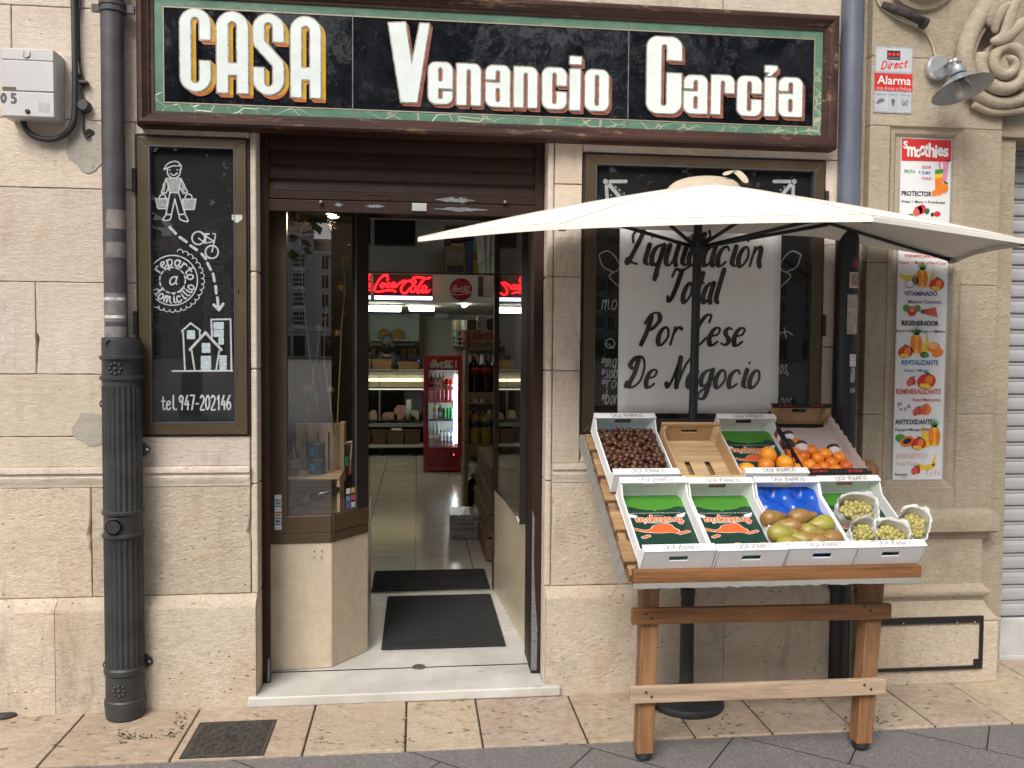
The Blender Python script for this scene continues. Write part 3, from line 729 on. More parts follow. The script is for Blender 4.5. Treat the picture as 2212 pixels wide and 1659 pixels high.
white_enam = M('white_glass_letters', (.66, .71, .685), .10, 0, .07, 9, .25, 18, spec=.6)
yellow_e = M('ochre_shade', (.50, .29, .03), .2, 0, .2, 14); orange_e = M('orange_shade', (.40, .115, .045), .2, 0, .25, 14)
red_e = M('brick_shade', (.25, .085, .055), .25, 0, .35, 22); outl = M('tarnished_outline', (.36, .30, .25), .3, .5, .4, 30)
def G(kind, X, Y, w_, h, px=None):
    r = rbox; t_ = .40*w_
    if kind in 'CAS': t_ = .345*w_
    if kind == 'C':
        return np.maximum(np.maximum(r(X, Y, 0, 0, w_, h, w_/2), -r(X, Y, t_, t_*.75, w_-t_, h-t_*.75, w_)), -r(X, Y, w_*.55, .37*h, 2*w_, .635*h))
    if kind == 'A':
        o = np.maximum(r(X, Y, 0, -h, w_, h, w_/2), -Y); k1 = np.maximum(r(X, Y, t_, -h, w_-t_, h-t_*.85, w_), .365*h-Y)
        return np.maximum(np.maximum(o, -k1), -r(X, Y, t_, -h, w_-t_, .225*h))
    if kind == 'S':
        top = np.maximum(r(X, Y, 0, .42*h, w_, h, w_/2), -r(X, Y, t_, .30*h, w_-t_, h-t_*.75, w_)); top = np.maximum(top, -r(X, Y, w_*.4, -1, 2*w_, .665*h)); top = np.maximum(top, .66*h-Y)
        bot = np.maximum(r(X, Y, 0, 0, w_, .6*h, w_/2), -r(X, Y, t_, t_*.75, w_-t_, .8*h, w_)); bot = np.maximum(bot, -r(X, Y, -1, .33*h, w_*.6, 2)); bot = np.maximum(bot, Y-.34*h)
        d = np.full(X.shape, 9.0); seg_sd(X, Y, d, t_/2, .70*h, t_/2, t_/2+.02*w_, .64*h, t_/2); seg_sd(X, Y, d, t_/2+.02*w_, .64*h, t_/2, w_-t_/2-.02*w_, .39*h, t_/2); seg_sd(X, Y, d, w_-t_/2-.02*w_, .39*h, t_/2, w_-t_/2, .32*h, t_/2)
        return np.minimum(np.minimum(top, bot), d)
    if kind == 'V': return poly_sd(X, Y, px)
    R_ = .3*w_; o = r(X, Y, 0, 0, w_, h, R_)
    if kind == 'e':
        o = np.maximum(o, -r(X, Y, t_, .53*h, w_-t_, .885*h, .1*w_)); o = np.maximum(o, -r(X, Y, t_, .11*h, w_-t_, .375*h, .06*w_)); return np.maximum(o, -r(X, Y, w_-t_*1.2, .30*h, 2*w_, .375*h))
    if kind in 'nr':
        o = np.maximum(r(X, Y, 0, -h, w_, h, R_), -Y); o = np.minimum(o, r(X, Y, 0, 0, t_, h)); o = np.maximum(o, -r(X, Y, t_, -h, w_-t_, .87*h, .1*w_))
        return o if kind == 'n' else np.maximum(o, -r(X, Y, t_, -h, 2*w_, .55*h))
    if kind == 'a':
        o = np.minimum(o, r(X, Y, w_-t_, 0, w_, .3*h)); o = np.maximum(o, -r(X, Y, t_, .58*h, w_-t_, .885*h, .1*w_)); o = np.maximum(o, -r(X, Y, -1, .575*h, w_-t_, .655*h)); return np.maximum(o, -r(X, Y, t_, .11*h, w_-t_, .46*h, .1*w_))
    if kind == 'c': return np.maximum(np.maximum(o, -r(X, Y, t_, .11*h, w_-t_, .885*h, .1*w_)), -r(X, Y, w_*.5, .41*h, 2*w_, .575*h))
    if kind == 'o': return np.maximum(o, -r(X, Y, t_, .11*h, w_-t_, .885*h, .12*w_))
    if kind == 'i': return np.minimum(r(X, Y, 0, 0, w_*.92, .765*h), r(X, Y, 0, .86*h, w_, h))
    if kind == 'í': return np.minimum(r(X, Y, 0, 0, w_*.92, .765*h), poly_sd(X, Y, [(0, .87*h), (0, h), (w_, h), (w_, .93*h), (.45*w_, .80*h), (.12*w_, .80*h), (.42*w_, .87*h)]))
    if kind == 'G':
        o = np.maximum(r(X, Y, 0, 0, w_, h, .3*w_), -r(X, Y, .41*w_, .095*h, .58*w_, .905*h, .08*w_)); return np.maximum(o, -r(X, Y, .42*w_, .53*h, 2*w_, .70*h))
LET = [('C', 388.5, 18, 454.7, 198), ('A', 468, 24.5, 536, 202), ('S', 547, 29.5, 613, 205.5), ('A', 628, 35, 692.5, 212), ('V', 839.6, 48, 927.2, 221),
       ('e', 925.6, 134, 977, 225), ('n', 986.8, 137, 1038, 228), ('a', 1049.6, 140.5, 1101, 231.5), ('n', 1110.8, 144, 1160, 233), ('c', 1172, 145.5, 1223, 236), ('i', 1231.5, 122, 1255, 238), ('o', 1264.5, 150, 1314, 240),
       ('G', 1398.5, 78, 1471, 246), ('a', 1478, 162, 1527, 246), ('r', 1537, 162, 1585, 248), ('c', 1593.5, 164, 1643.5, 251), ('í', 1653, 142, 1677, 251), ('a', 1683, 167, 1732, 253)]
VP_ = [(839.6, 49.6), (875.3, 48), (889.2, 142.2), (907.4, 50.3), (927.2, 51.3), (900.8, 220.9), (866, 219.9)]
for i, (k, x0, y0, x1, y1) in enumerate(LET):
    YL = YB-.008
    X0, Z1 = PY(x0, y0, YL); X1, Z0 = PY(x1, y1, YL); w_, h = X1-X0, Z1-Z0
    px = [(PY(a, q, YL)[0]-X0, PY(a, q, YL)[1]-Z0) for a, q in VP_] if k == 'V' else None
    casa = i < 4
    ol = .0055; sdx, sdy = (.018, .016) if casa else (.0125, .0135)
    cell = .0042; mg = .03
    xs = np.arange(-mg, w_+mg+cell, cell); ys = np.arange(-mg-.01, h+mg, cell); X, Y = np.meshgrid(xs, ys)
    sd = G(k, X, Y, w_, h, px)
    fn = lambda y_: (lambda a, q: (X0+a, y_, Z0+q))
    u = contour(sd, xs, ys, MB(), fn(YB-.0085)); lo_ = u.build('letter', white_enam, sign)
    u = contour(sd, xs, ys, MB(), fn(YB-.0068), ol); u.build('outline', outl, lo_)
    sw = np.full(X.shape, 9.0); dn_ = sw.copy(); rg_ = sw.copy()
    for q in np.linspace(.15, 1, 7):
        a, e = sdx*q, sdy*q
        sw = np.minimum(sw, G(k, X-a, Y+e, w_, h, [p for p in px] if px else None)-ol*.7)
        if casa:
            dn_ = np.minimum(dn_, G(k, X-a*.0, Y+e, w_, h)-ol); rg_ = np.minimum(rg_, G(k, X-a, Y, w_, h)-ol)
    u = contour(sw, xs, ys, MB(), fn(YB-.0040)); u.build('drop_shade', yellow_e if casa else red_e, lo_)
    if casa:
        org = np.maximum(np.maximum(sw+.0005, -(rg_)), np.where(Y < h, -1, 1)*.1)
        u = contour(org, xs, ys, MB(), fn(YB-.0052)); u.build('drop_shade', orange_e, lo_)
    # thin body so that the raised glass letter meets the panel
# ================================================================ GLAZED CHALKBOARD CASE AND SHOP WINDOW
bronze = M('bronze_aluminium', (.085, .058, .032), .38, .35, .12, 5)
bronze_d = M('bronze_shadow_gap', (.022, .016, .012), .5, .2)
blackb = M('blackboard', (.010, .0105, .0105), .6, 0, .3, 4, spec=.15)
pane = glass('window_pane', (.975, .98, .98), 0, 1.0); pane_w = glass('board_pane', (.985, .985, .985), 0, .5)
chalk = M('chalk', (.47, .49, .49), .9, 0, .22, 60)
chalk_s = M('chalk_smear', (.30, .31, .31), .9, 0, .35, 90)
def frame_case(name, label, cat, X0, X1, Z0, Z1, fl, fr, ft, fb, hinge):
    e = thing(name, label, cat, ((X0+X1)/2, 0, Z0))
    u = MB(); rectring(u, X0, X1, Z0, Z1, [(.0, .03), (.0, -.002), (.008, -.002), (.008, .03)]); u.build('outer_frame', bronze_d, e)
    o = MB(); g_ = .009; yf = -.014
    A = [(X0+g_, Z0+g_), (X1-g_, Z0+g_), (X1-g_, Z1-g_), (X0+g_, Z1-g_)]; Bq = [(X0+fl, Z0+fb), (X1-fr, Z0+fb), (X1-fr, Z1-ft), (X0+fl, Z1-ft)]
    for k in range(4):
        p = [A[k], A[(k+1) % 4], Bq[(k+1) % 4], Bq[k]]
        cx = sum(q[0] for q in p)/4; cz = sum(q[1] for q in p)/4
        p = [(x+(cx-x)*.0008, z+(cz-z)*.0008) for x, z in p]
        o.hexa([(x, .022, z) for x, z in p]+[(x, yf, z) for x, z in p])
    fr_o = o.build('frame', bronze, e, bevel=.002)
    u = MB(); rectring(u, X0+fl-.004, X1-fr+.004, Z0+fb-.004, Z1-ft+.004, [(0, .016), (0, -.0165), (.004, -.0165), (.005, .016)]); u.build('glazing_bead', M('bead_grey', (.10, .11, .115), .4, .5), e)
    u = MB(); u.box(X0+.012, X1-.012, .016, .022, Z0+.012, Z1-.012); bo = u.build('board', blackb, e)
    u = MB(); u.box(X0+fl, X1-fr, -.004, .0, Z0+fb, Z1-ft); u.build('pane', pane_w, e)
    for z in hinge:
        u = MB(); hx = X0-.004 if hinge_left[name] else X1+.004
        u.lathe([(.009, -.05), (.009, .05)], (hx, -.012, z), 10); u.build('hinge', M('hinge_black', (.02, .02, .022), .45, .3), e, smooth=True, auto=40)
    return e
hinge_left = {'display_case': True, 'shop_window': False}
case = frame_case('display_case', 'narrow brown metal case with a chalk-drawn blackboard left of the door', 'display case', caseX0+.002, caseX1-.002, caseZ0+.002, caseZ1-.002, .062, .062, .05, .062, [2.31, 1.70])
win = frame_case('shop_window', 'wide brown framed shop window backed by a chalked blackboard, right of the door', 'window', winX0+.002, winX1-.002, winZ0+.002, winZ1-.002, .062, .062, .055, .07, [2.30, 1.72])
YC = .0145
def CH(pts, r=.0028, off=(0, 0), s=.33068, smooth=False):
    q = [PY(x*s+off[0], y*s+off[1], YC) for x, y in pts]
    if smooth: q = smooth_path(q, 4)
    return [(x, z, r) for x, z in q]
def circ(cx, cy, r, a0=0, a1=360, n=28): return [(cx+r*math.cos(R(a0+(a1-a0)*k/n)), cy+r*math.sin(R(a0+(a1-a0)*k/n))) for k in range(n+1)]
Z5 = dict(off=(0, 548.6))
S1 = []
S1 += [CH([(1070, 1108), (1098, 1068), (1150, 1054), (1182, 1080), (1182, 1108)], smooth=True), CH([(1070, 1108), (1125, 1084), (1180, 1082)]), CH(circ(1135, 1122, 42, -20, 200)), CH([(1112, 1132), (1135, 1146), (1158, 1130)], smooth=True), CH([(1110, 1110), (1112, 1112)]), CH([(1156, 1108), (1158, 1110)])]
S1 += [CH([(1085, 1166), (1182, 1166), (1166, 1258), (1110, 1258), (1085, 1166)]), CH([(1085, 1166), (1054, 1258), (1084, 1262), (1106, 1214)]), CH([(1182, 1166), (1226, 1256), (1196, 1264), (1172, 1216)])]
S1 += [CH([(1110, 1260), (1084, 1400), (1120, 1402), (1142, 1300), (1168, 1402), (1210, 1398), (1166, 1258)]), CH([(1086, 1402), (1064, 1436), (1108, 1436), (1120, 1404)], smooth=True), CH([(1170, 1404), (1178, 1434), (1228, 1446), (1210, 1402)], smooth=True)]
S1 += [CH([(1014, 1298), (1098, 1298), (1084, 1362), (1034, 1362), (1014, 1298)]), CH([(1194, 1300), (1280, 1300), (1268, 1368), (1198, 1368), (1194, 1300)]), CH(circ(1062, 1290, 20, 180, 360)), CH(circ(1232, 1290, 22, 180, 360))]
H1 = [CH([(1095+i*11, 1174), (1118+i*6, 1252)], .0035) for i in range(8)] + [CH([(1080-i*1, 1185+i*9), (1066, 1205+i*6)], .003) for i in range(8)] + [CH([(1186+i*1, 1185+i*9), (1204, 1205+i*6)], .003) for i in range(8)]
H1 += [CH([(1024, 1306+i*9), (1090-i*2, 1306+i*9)], .0028) for i in range(6)] + [CH([(1198, 1308+i*9), (1274-i*2, 1308+i*9)], .0028) for i in range(7)]
D_ = .0058
S1 += [CH([(1110, 1484), (1148, 1526)], D_), CH([(1175, 1550), (1218, 1580)], D_), CH([(1245, 1605), (1285, 1632)], D_)]
S1 += [CH(a, D_, **Z5) for a in ([(1318, 0), (1345, 32)], [(1355, 60), (1376, 102)], [(1392, 130), (1401, 178)], [(1409, 210), (1413, 256)], [(1420, 285), (1426, 350)], [(1396, 332), (1430, 366)], [(1430, 366), (1458, 326)])]
S1 += [CH(circ(1296, 1555, 42), .0034), CH(circ(1384, 1646, 42), .0034), CH([(1296, 1555), (1340, 1588), (1348, 1528)]), CH([(1340, 1588), (1400, 1578), (1384, 1646)]), CH([(1400, 1578), (1408, 1530), (1390, 1525)]), CH([(1325, 1530), (1364, 1528)], .004), CH([(1348, 1545), (1400, 1578)])]
bc = (1127, 172)
def clip(sts, xmin):
    out = []
    for s in sts:
        cur = []
        for p in s:
            if p[0] > xmin: cur.append(p)
            else:
                if len(cur) > 1: out.append(cur)
                cur = []
        if len(cur) > 1: out.append(cur)
    return out
gx0 = caseX0+.068
S1 += clip([CH(circ(*bc, 163, n=60), .0026, **Z5)], gx0)
S1 += [CH(circ(*bc, 84, a, a+15, 4), .003, **Z5) for a in range(0, 360, 26)]
S1 += clip([CH(circ(bc[0]+190*math.cos(R(a)), bc[1]+190*math.sin(R(a)), 19, a-95, a+95, 10), .0018, **Z5) for a in range(-75, 140, 11)], gx0)
def arc_text(s, r0, a0, a1, h, flip=1):
    st, wd = text_strokes(s, 0, 0, h, 1); out = []
    for q in st:
        o = []
        for x, y, _ in q:
            f_ = x/wd; a = R(a0+(a1-a0)*f_); rr = r0+y*flip
            o.append((bc[0]+rr*math.cos(a), bc[1]+rr*math.sin(a)))
        out.append(CH(o, .0034, **Z5))
    return out
S1 += clip(arc_text('reparto', 98, -148, 5, 66), gx0) + clip(arc_text('domicilio', 148, 152, 8, 66, -1), gx0)
st, _ = text_strokes('a', 0, 0, 85, 1, slant=.25); S1 += [CH([(bc[0]-22+x, bc[1]+26-y) for x, y, _ in q], .0032, **Z5) for q in st]
S1 += [CH(a, .0036, **Z5) for a in ([(1125, 765), (1518, 763)], [(1208, 760), (1196, 512)], [(1186, 506), (1246, 452), (1310, 500)], [(1304, 508), (1308, 545)], [(1240, 630), (1342, 508), (1448, 630)], [(1252, 632), (1272, 760)], [(1412, 758), (1432, 634)], [(1385, 545), (1380, 428), (1506, 426), (1512, 762)])]
S1 += [CH(a, .0055, **Z5) for a in ([(1240, 625), (1342, 514)], [(1342, 514), (1446, 625)])]
def hatch(x0, y0, x1, y1): return [CH([(x0, y0+(y1-y0)*k/6), (x1, y0+(y1-y0)*k/6)], .0042, **Z5) for k in range(7)]
H2 = hatch(1400, 450, 1420, 484)+hatch(1432, 450, 1456, 484)+hatch(1400, 500, 1420, 536)+hatch(1432, 500, 1456, 536)+hatch(1432, 550, 1456, 586)+hatch(1324, 588, 1368, 640)+hatch(1316, 672, 1374, 758)+hatch(1438, 668, 1476, 756)+hatch(1226, 505, 1268, 550)
st = fit_text('tel.947-202146', 0, 462, 0, 92, 1); S1 += [CH([(1056+x, 1016-y) for x, y, _ in q], .0034, **Z5) for q in st]
mapC = lambda x, z: (x, YC, z); mapC2 = lambda x, z: (x, YC+.0005, z)
strokes_mesh(S1, mapC, cell=.0026).build('chalk_drawing', chalk, case)
strokes_mesh(H1, mapC2, cell=.003).build('chalk_shading', chalk_s, case); strokes_mesh(H2, mapC2, cell=.003).build('chalk_shading', M('chalk_blue', (.42, .50, .54), .9, 0, .25, 80), case)
x, z = PY(512, 472, -.016); u = MB(); u.prism([(-.022, .016), (.022, .016), (.022, -.004), (.0, -.02), (-.022, -.004)], lambda a, q, y_: (x+a, y_, z+q), -.0145, -.0162)
so_ = u.build('sticker', M('sticker_silver', (.52, .52, .46), .35, .2, .25, 90), case)
x, z = PY(513, 626, -.016); u = MB(); u.lathe([(0, -.004), (.008, -.004), (.008, .003), (.0, .004)], (x, -.016, z), 12, Matrix.Rotation(R(90), 3, 'X') @ Matrix.Diagonal((.7, 1.5, 1))); u.build('lock', bronze, case)

# right window: chalk ornaments that show beside the paper notice
W_ = []
def CD(pts, r=.003, smooth=False): return CH(pts, r, s=1, smooth=smooth)
for sx, x0 in ((1, 1308), (-1, 1716)):
    y0 = 392
    W_ += [CD([(x0, y0), (x0+.01, y0)], .012), CD([(x0+10*sx, y0), (x0+44*sx, y0)], .008), CD([(x0+2*sx, y0+10), (x0+4*sx, y0+50)], .008), CD([(x0+9*sx, y0+8), (x0+36*sx, y0+40)], .009)]
    W_ += [CD([(x0+q*sx, y0+e), (x0+q*sx+.01, y0+e)], .004) for q, e in ((22, 12), (30, 18), (40, 26), (12, 30), (14, 44))]
    W_ += [CD([(x0-14*sx, 550), (x0+4*sx, 542), (x0+22*sx, 556), (x0+30*sx, 580), (x0+8*sx, 596), (x0+30*sx, 620)], .003, True), CD([(x0-14*sx, 550), (x0-6*sx, 575), (x0+14*sx, 586)], .003, True)]
for s, x0, x1, y, h in (('mo', 1300, 1336, 668, 34), ('*ma', 1298, 1334, 792, 28), ('*sob', 1298, 1336, 816, 28), ('*ro', 1298, 1334, 838, 28), ('*bor', 1298, 1336, 872, 30), ('os,', 1684, 1706, 806, 30), ('gos,', 1684, 1716, 878, 30)):
    W_ += [[*CD([(x0+a, y-q) for a, q, _ in z_], .0026)] for z_ in fit_text(s, 0, x1-x0, 0, h, 1, slant=.15)]
W_ += [CD(circ(1318, 742, 10), .0026), CD([(1312, 742), (1326, 752)], .0026), CD([(1684, 720), (1700, 716), (1712, 724)], .0026, True), CD([(1694, 708), (1698, 730)], .0026)]
strokes_mesh(W_, mapC, cell=.003).build('chalk_drawing', M('chalk_dim', (.34, .35, .35), .9, 0, .25, 60), win)

# the closing-down notice taped inside the glass
YN = .006
nx0 = PY(1340, 489, YN)[0]-.002; nx1 = PY(1684, 700, YN)[0]; nz0 = PY(1500, 893, YN)[1]; nz1 = 2.235
note = thing('paper_notice', 'large white paper closing-down notice with black script lettering in the right window', 'notice', ((nx0+nx1)/2, YN, nz0))
u = MB(); nxx = 14; nzz = 14
for k in range(2):
    pass
vs = [(nx0+(nx1-nx0)*i/nxx, YN+.0006*math.sin(i*.7+j*.5)*math.sin(j*.6), nz0+(nz1-nz0)*j/nzz) for j in range(nzz+1) for i in range(nxx+1)]
u.add(vs, [(j*(nxx+1)+i, j*(nxx+1)+i+1, (j+1)*(nxx+1)+i+1, (j+1)*(nxx+1)+i) for j in range(nzz) for i in range(nxx)])
u.build('sheet', M('paper_white', (.90, .90, .88), .7, 0, .04, 3), note, smooth=True, solid=.0006)
T_ = []
for s, x0, x1, yb, h in (('Liquidación', 1352, 1660, 570, 62), ('Total', 1440, 1566, 652, 62), ('Por Cese', 1382, 1622, 744, 56), ('De Negocio', 1352, 1656, 836, 56)):
    X0, Zb = PY(x0, yb, YN); X1, _ = PY(x1, yb, YN); hh = h/430
    st = fit_text(s, 0, X1-X0-.028, 0, hh*1.06, .0105, fancy=True, k=5)
    T_ += [[(X0+a+q*.28, Zb+q, r_*(1.15 if abs(i_-len(z_)/2) < len(z_)/3 else .8)) for i_, (a, q, r_) in enumerate(z_)] for z_ in st]
strokes_mesh(pen(T_, .0086, .55, 1.4), lambda x, z: (x, YN-.003, z), cell=.0042).build('lettering', M('black_ink', (.014, .013, .013), .6), note)

# ================================================================ DRAINPIPES, METER BOX, CABLE
paintg = M('dark_grey_paint', (.045, .042, .046), .5, .1, .3, 9, .12, 60, col2=(.085, .077, .082))
paintl = M('sleeve_paint', (.024, .026, .027), .42, .2, .25, 7, .25, 70, col2=(.052, .053, .054))
px0 = (PY(240, 33, -.06)[0]+PY(253, 529, -.06)[0])/2
sl_top = PY(260, 729, -.10)[1]
dp = thing('drainpipe', 'dark grey drainpipe with fluted cast-iron sleeve at the left of the case', 'drainpipe', (px0, -.08, .006))
u = MB(); u.tube([(px0, -.06, sl_top-.05), (px0-.004, -.06, 2.3), (px0, -.06, 3.7)], .046, 24); up = u.build('upper_pipe', paintg, dp, smooth=True, auto=50)
zc = PY(240, 18, -.06)[1]
u = MB(); u.lathe([(.046, -.022), (.053, -.02), (.053, -.006), (.050, -.004), (.050, .004), (.054, .006), (.054, .02), (.046, .022)], (px0, -.06, zc), 24); u.box(px0-.085, px0-.045, -.06, -.045, zc-.016, zc+.016); u.box(px0+.045, px0+.085, -.06, -.045, zc-.016, zc+.016); u.build('pipe_clip', paintg, dp, smooth=True, auto=35)
for z0, z1, col in ((2.09, 2.17, (.20, .165, .15)), (1.97, 2.035, (.155, .14, .135)), (1.70, 1.82, (.15, .135, .13)), (1.52, 1.68, (.19, .17, .16))):
    u = MB(); u.lathe([(.0466, z0), (.0466, z1)], (px0-.001, -.06, 0), 20, None, R(185), R(350)); u.build('paint_patch', M('patch_%d' % (z0*100), col, .6, 0, .3, 25), dp, smooth=True)
u = MB()
for z0 in (1.79, 1.715):
    u.lathe([(.0471, z0), (.0471, z0+.013)], (px0-.001, -.06, 0), 20, None, R(195), R(335))
u.build('tape', M('tape_white', (.5, .49, .47), .6, 0, .5, 40), dp, smooth=True)
SX = (PY(260, 747, -.09)[0]+PY(269, 1300, -.09)[0])/2; SYc = -.085; rs = .077
zz = lambda py: PY(265, py, -.16)[1]
prof = [(rs, sl_top), (rs, zz(774)+.012), (rs+.009, zz(774)+.008), (rs+.009, zz(774)-.004), (rs+.002, zz(774)-.008), (rs, zz(774)-.012), (rs, zz(818)+.012), (rs+.009, zz(818)+.008), (rs+.009, zz(818)-.004), (rs, zz(818)-.012), (rs, zz(836))]
u = MB(); u.lathe([(rs-.012, sl_top-.2), (rs-.012, sl_top), (rs, sl_top)], (SX, SYc, 0), 40); u.lathe(prof, (SX, SYc, 0), 40)
u.lathe([(rs, zz(836)), (rs-.001, zz(838)), (rs-.001, zz(1104)), (rs, zz(1106))], (SX, SYc, 0), 132, None, 0, 2*PI, (.032, 22))
u.lathe([(rs, zz(1106)), (rs+.008, zz(1109)), (rs+.008, zz(1114)), (rs, zz(1118)), (rs, zz(1156)), (rs+.008, zz(1159)), (rs+.008, zz(1164)), (rs, zz(1168))], (SX, SYc, 0), 40)
u.lathe([(rs, zz(1168)), (rs-.001, zz(1172)), (rs-.001, zz(1444)), (rs, zz(1448))], (SX, SYc, 0), 132, None, 0, 2*PI, (.032, 22))
u.lathe([(rs, zz(1448)), (rs+.007, zz(1452)), (rs+.007, zz(1462)), (rs+.001, zz(1466)), (rs+.001, zz(1518)), (rs+.006, zz(1521)), (rs+.007, zz(1530)), (rs+.002, .012), (rs-.01, .007)], (SX, SYc, 0), 40)
slv = u.build('cast_iron_sleeve', paintl, dp, smooth=True, auto=32)
def rosette(cx_, cz_, r_):
    u = MB()
    for k in range(8):
        a = k*PI/4; dx = r_*math.cos(a); dz = r_*math.sin(a); th = dx/rs
        u.ball((SX+rs*math.sin(th), SYc-rs*math.cos(th), cz_+dz), r_*.36, 8, 0)
    u.ball((SX, SYc-rs, cz_), r_*.4, 8); return u.build('rosette', paintl, slv, smooth=True)
rosette(SX, zz(797), .022); rosette(SX, zz(1493), .022)
u = MB(); u.lathe([(0, .012), (.030, .012), (.036, .008), (.036, -.03)], (SX-.012, SYc-rs+.004, zz(1138)), 24, Matrix.Rotation(R(-90), 3, 'X') @ Matrix.Scale(-1, 3, Vector((0, 0, 1)))); u.lathe([(.026, .016), (.030, .012)], (SX-.012, SYc-rs+.004, zz(1138)), 24, Matrix.Rotation(R(90), 3, 'X')); u.build('medallion', paintl, slv, smooth=True, auto=40)
for sx_, py in ((-1, 876), (1, 978), (-1, 1455), (1, 1450)):
    lz_ = zz(py); u = MB(); u.prism([(.0, -.035), (.0, .035), (.028, .012), (.032, 0), (.028, -.012)], lambda a, q, y_: (SX+sx_*(rs-.004+a), y_, lz_+q), SYc+.03, SYc+.045); lg = u.build('lug', paintl, slv, bevel=.003)
    u = MB(); u.ball((SX+sx_*(rs+.014), SYc+.03, lz_), .007, 8); u.build('bolt', M('zinc', (.5, .5, .5), .35, .9), lg, smooth=True)
# notch cup at the top of the sleeve
u = MB(); u.lathe([(.026, -.004), (.026, .004), (.019, .005), (.019, -.004)], (SX-.018, SYc-rs+.003, sl_top-.03), 20, Matrix.Rotation(R(90), 3, 'X'), R(0), R(180)); u.build('notch_rim', paintl, slv, smooth=True, auto=40)

slate = M('slate_blue_paint', (.105, .115, .15), .34, .1, .12, 6, .08, 60)
blackp = M('black_pipe_paint', (.014, .014, .016), .38, .1, .3, 12)
rx = (PY(1842, 10, -.03)[0]+PY(1832, 430, -.03)[0])/2; zsp = PY(1830, 498, -.08)[1]
rp = thing('drainpipe', 'slate blue drainpipe, black and stickered below, between shop window and stone pier', 'drainpipe', (rx, -.03, 0))
u = MB(); u.tube([(rx, -.032, zsp), (rx, -.032, 3.7)], .051, 24); u.build('upper_pipe', slate, rp, smooth=True, auto=50)
u = MB(); u.tube([(rx, -.032, .006), (rx, -.032, zsp+.002)], .0525, 24); u.build('lower_pipe', blackp, rp, smooth=True, auto=50)
def pipe_sticker(name, mat, a0, a1, z0, z1, rr=.0532, par=None):
    u = MB(); u.lathe([(rr, z0), (rr, z1)], (rx, -.032, 0), 10, None, R(a0), R(a1)); return u.build(name, mat, par or rp, smooth=True)
zq = lambda py: PY(1832, py, -.08)[1]
pipe_sticker('sticker', M('sticker_dark', (.05, .04, .04), .5), 268, 318, zq(578), zq(556)); pipe_sticker('sticker', M('sticker_red', (.35, .03, .03), .5), 282, 306, zq(574), zq(561), .0536)
s_ = pipe_sticker('sticker', M('sticker_pale', (.55, .5, .5), .5), 258, 322, zq(622), zq(588)); pipe_sticker('sticker_print', M('sticker_pink', (.5, .13, .2), .5), 266, 314, zq(617), zq(592), .0536, s_); pipe_sticker('sticker_print', M('sticker_green', (.13, .3, .2), .5, 0, .5, 90), 276, 304, zq(612), zq(597), .054, s_)
pipe_sticker('torn_paper', M('torn_paper', (.40, .37, .34), .8, 0, .3, 50), 250, 318, zq(722), zq(636))
s_ = pipe_sticker('sticker', M('sticker_white', (.6, .6, .58), .6, 0, .4, 120), 268, 312, zq(792), zq(765)); pipe_sticker('sticker', M('sticker_bw', (.32, .32, .32), .6, 0, .9, 150), 274, 306, zq(826), zq(794)); pipe_sticker('sticker', M('sticker_grey', (.25, .25, .25), .6, 0, .9, 150), 274, 310, zq(848), zq(838))

mb_front = -.105
mx0, mz1 = PY(1, 102, mb_front); mx1, mz0 = PY(119, 255, mb_front)
met = thing('meter_box', 'pale grey plastic utility meter box on the stone wall at the upper left', 'meter box', ((mx0+mx1)/2, -.05, mz0))
plast = M('grey_plastic', (.50, .49, .485), .42, 0, .05, 6)
u = MB(); u.box(mx0, mx1, mb_front+.006, 0, mz0, mz1); u.build('case', plast, met, bevel=.006, seg=3)
z1_, z2_ = PY(60, 131, mb_front)[1], PY(60, 198, mb_front)[1]
for a, q, n_ in ((mz0+.002, z2_-.002, 'lower_cover'), (z2_+.002, z1_-.001, 'door'), (z1_+.001, mz1-.002, 'hood')):
    u = MB(); u.box(mx0+.002, mx1-.002, mb_front-.004, mb_front+.008, a, q); cv = u.build(n_, plast, met, bevel=.003)
    if n_ == 'lower_cover':
        f_ = lambda x, z: (x, mb_front-.0055, z)
        X0, Zb = PY(5, 221, mb_front); st, _ = text_strokes('0', X0, Zb, .034, .0042); st2, _ = text_strokes('5', X0+.038, Zb, .034, .0042)
        strokes_mesh(st+st2, f_).build('stencil_number', M('stencil_ink', (.09, .09, .10), .7, 0, .5, 120), cv)
        x, z = PY(61, 241, mb_front); u = MB(); u.lathe([(0, -.002), (.010, -.002), (.010, .003), (.005, .005), (0, .005)], (x, mb_front-.005, z), 16, Matrix.Rotation(R(90), 3, 'X')); u.build('lock', M('lock_black', (.03, .03, .03), .4), cv)
        x, z = PY(96, 232, mb_front); u = MB(); u.box(x-.022, x+.022, mb_front-.0048, mb_front-.002, z-.02, z+.02); u.build('label_plate', M('plate_grey', (.40, .40, .40), .6, 0, .2, 60), cv)
    elif n_ == 'door':
        x0, z = PY(6, 190, mb_front); x1, _ = PY(36, 190, mb_front); u = MB(); u.box(x0, x1, mb_front-.0052, mb_front, z-.006, z+.005); u.build('slot', M('slot_brown', (.10, .07, .06), .6), cv, bevel=.001)
    else:
        x, z = PY(58, 118, mb_front); u = MB(); u.tube([(x-.012, mb_front-.007, z+.012), (x-.012, mb_front-.007, z-.006), (x, mb_front-.007, z-.014), (x+.012, mb_front-.007, z-.006), (x+.012, mb_front-.007, z+.012)], .0028, 6); u.build('latch', plast, cv, smooth=True)
cabm = M('cable_black', (.03, .03, .033), .5, 0, .2, 20)
cb = thing('cable', 'thick black cable running down the wall and looping up into the grey meter box', 'cable', (-1.5, -.02, 2.5))
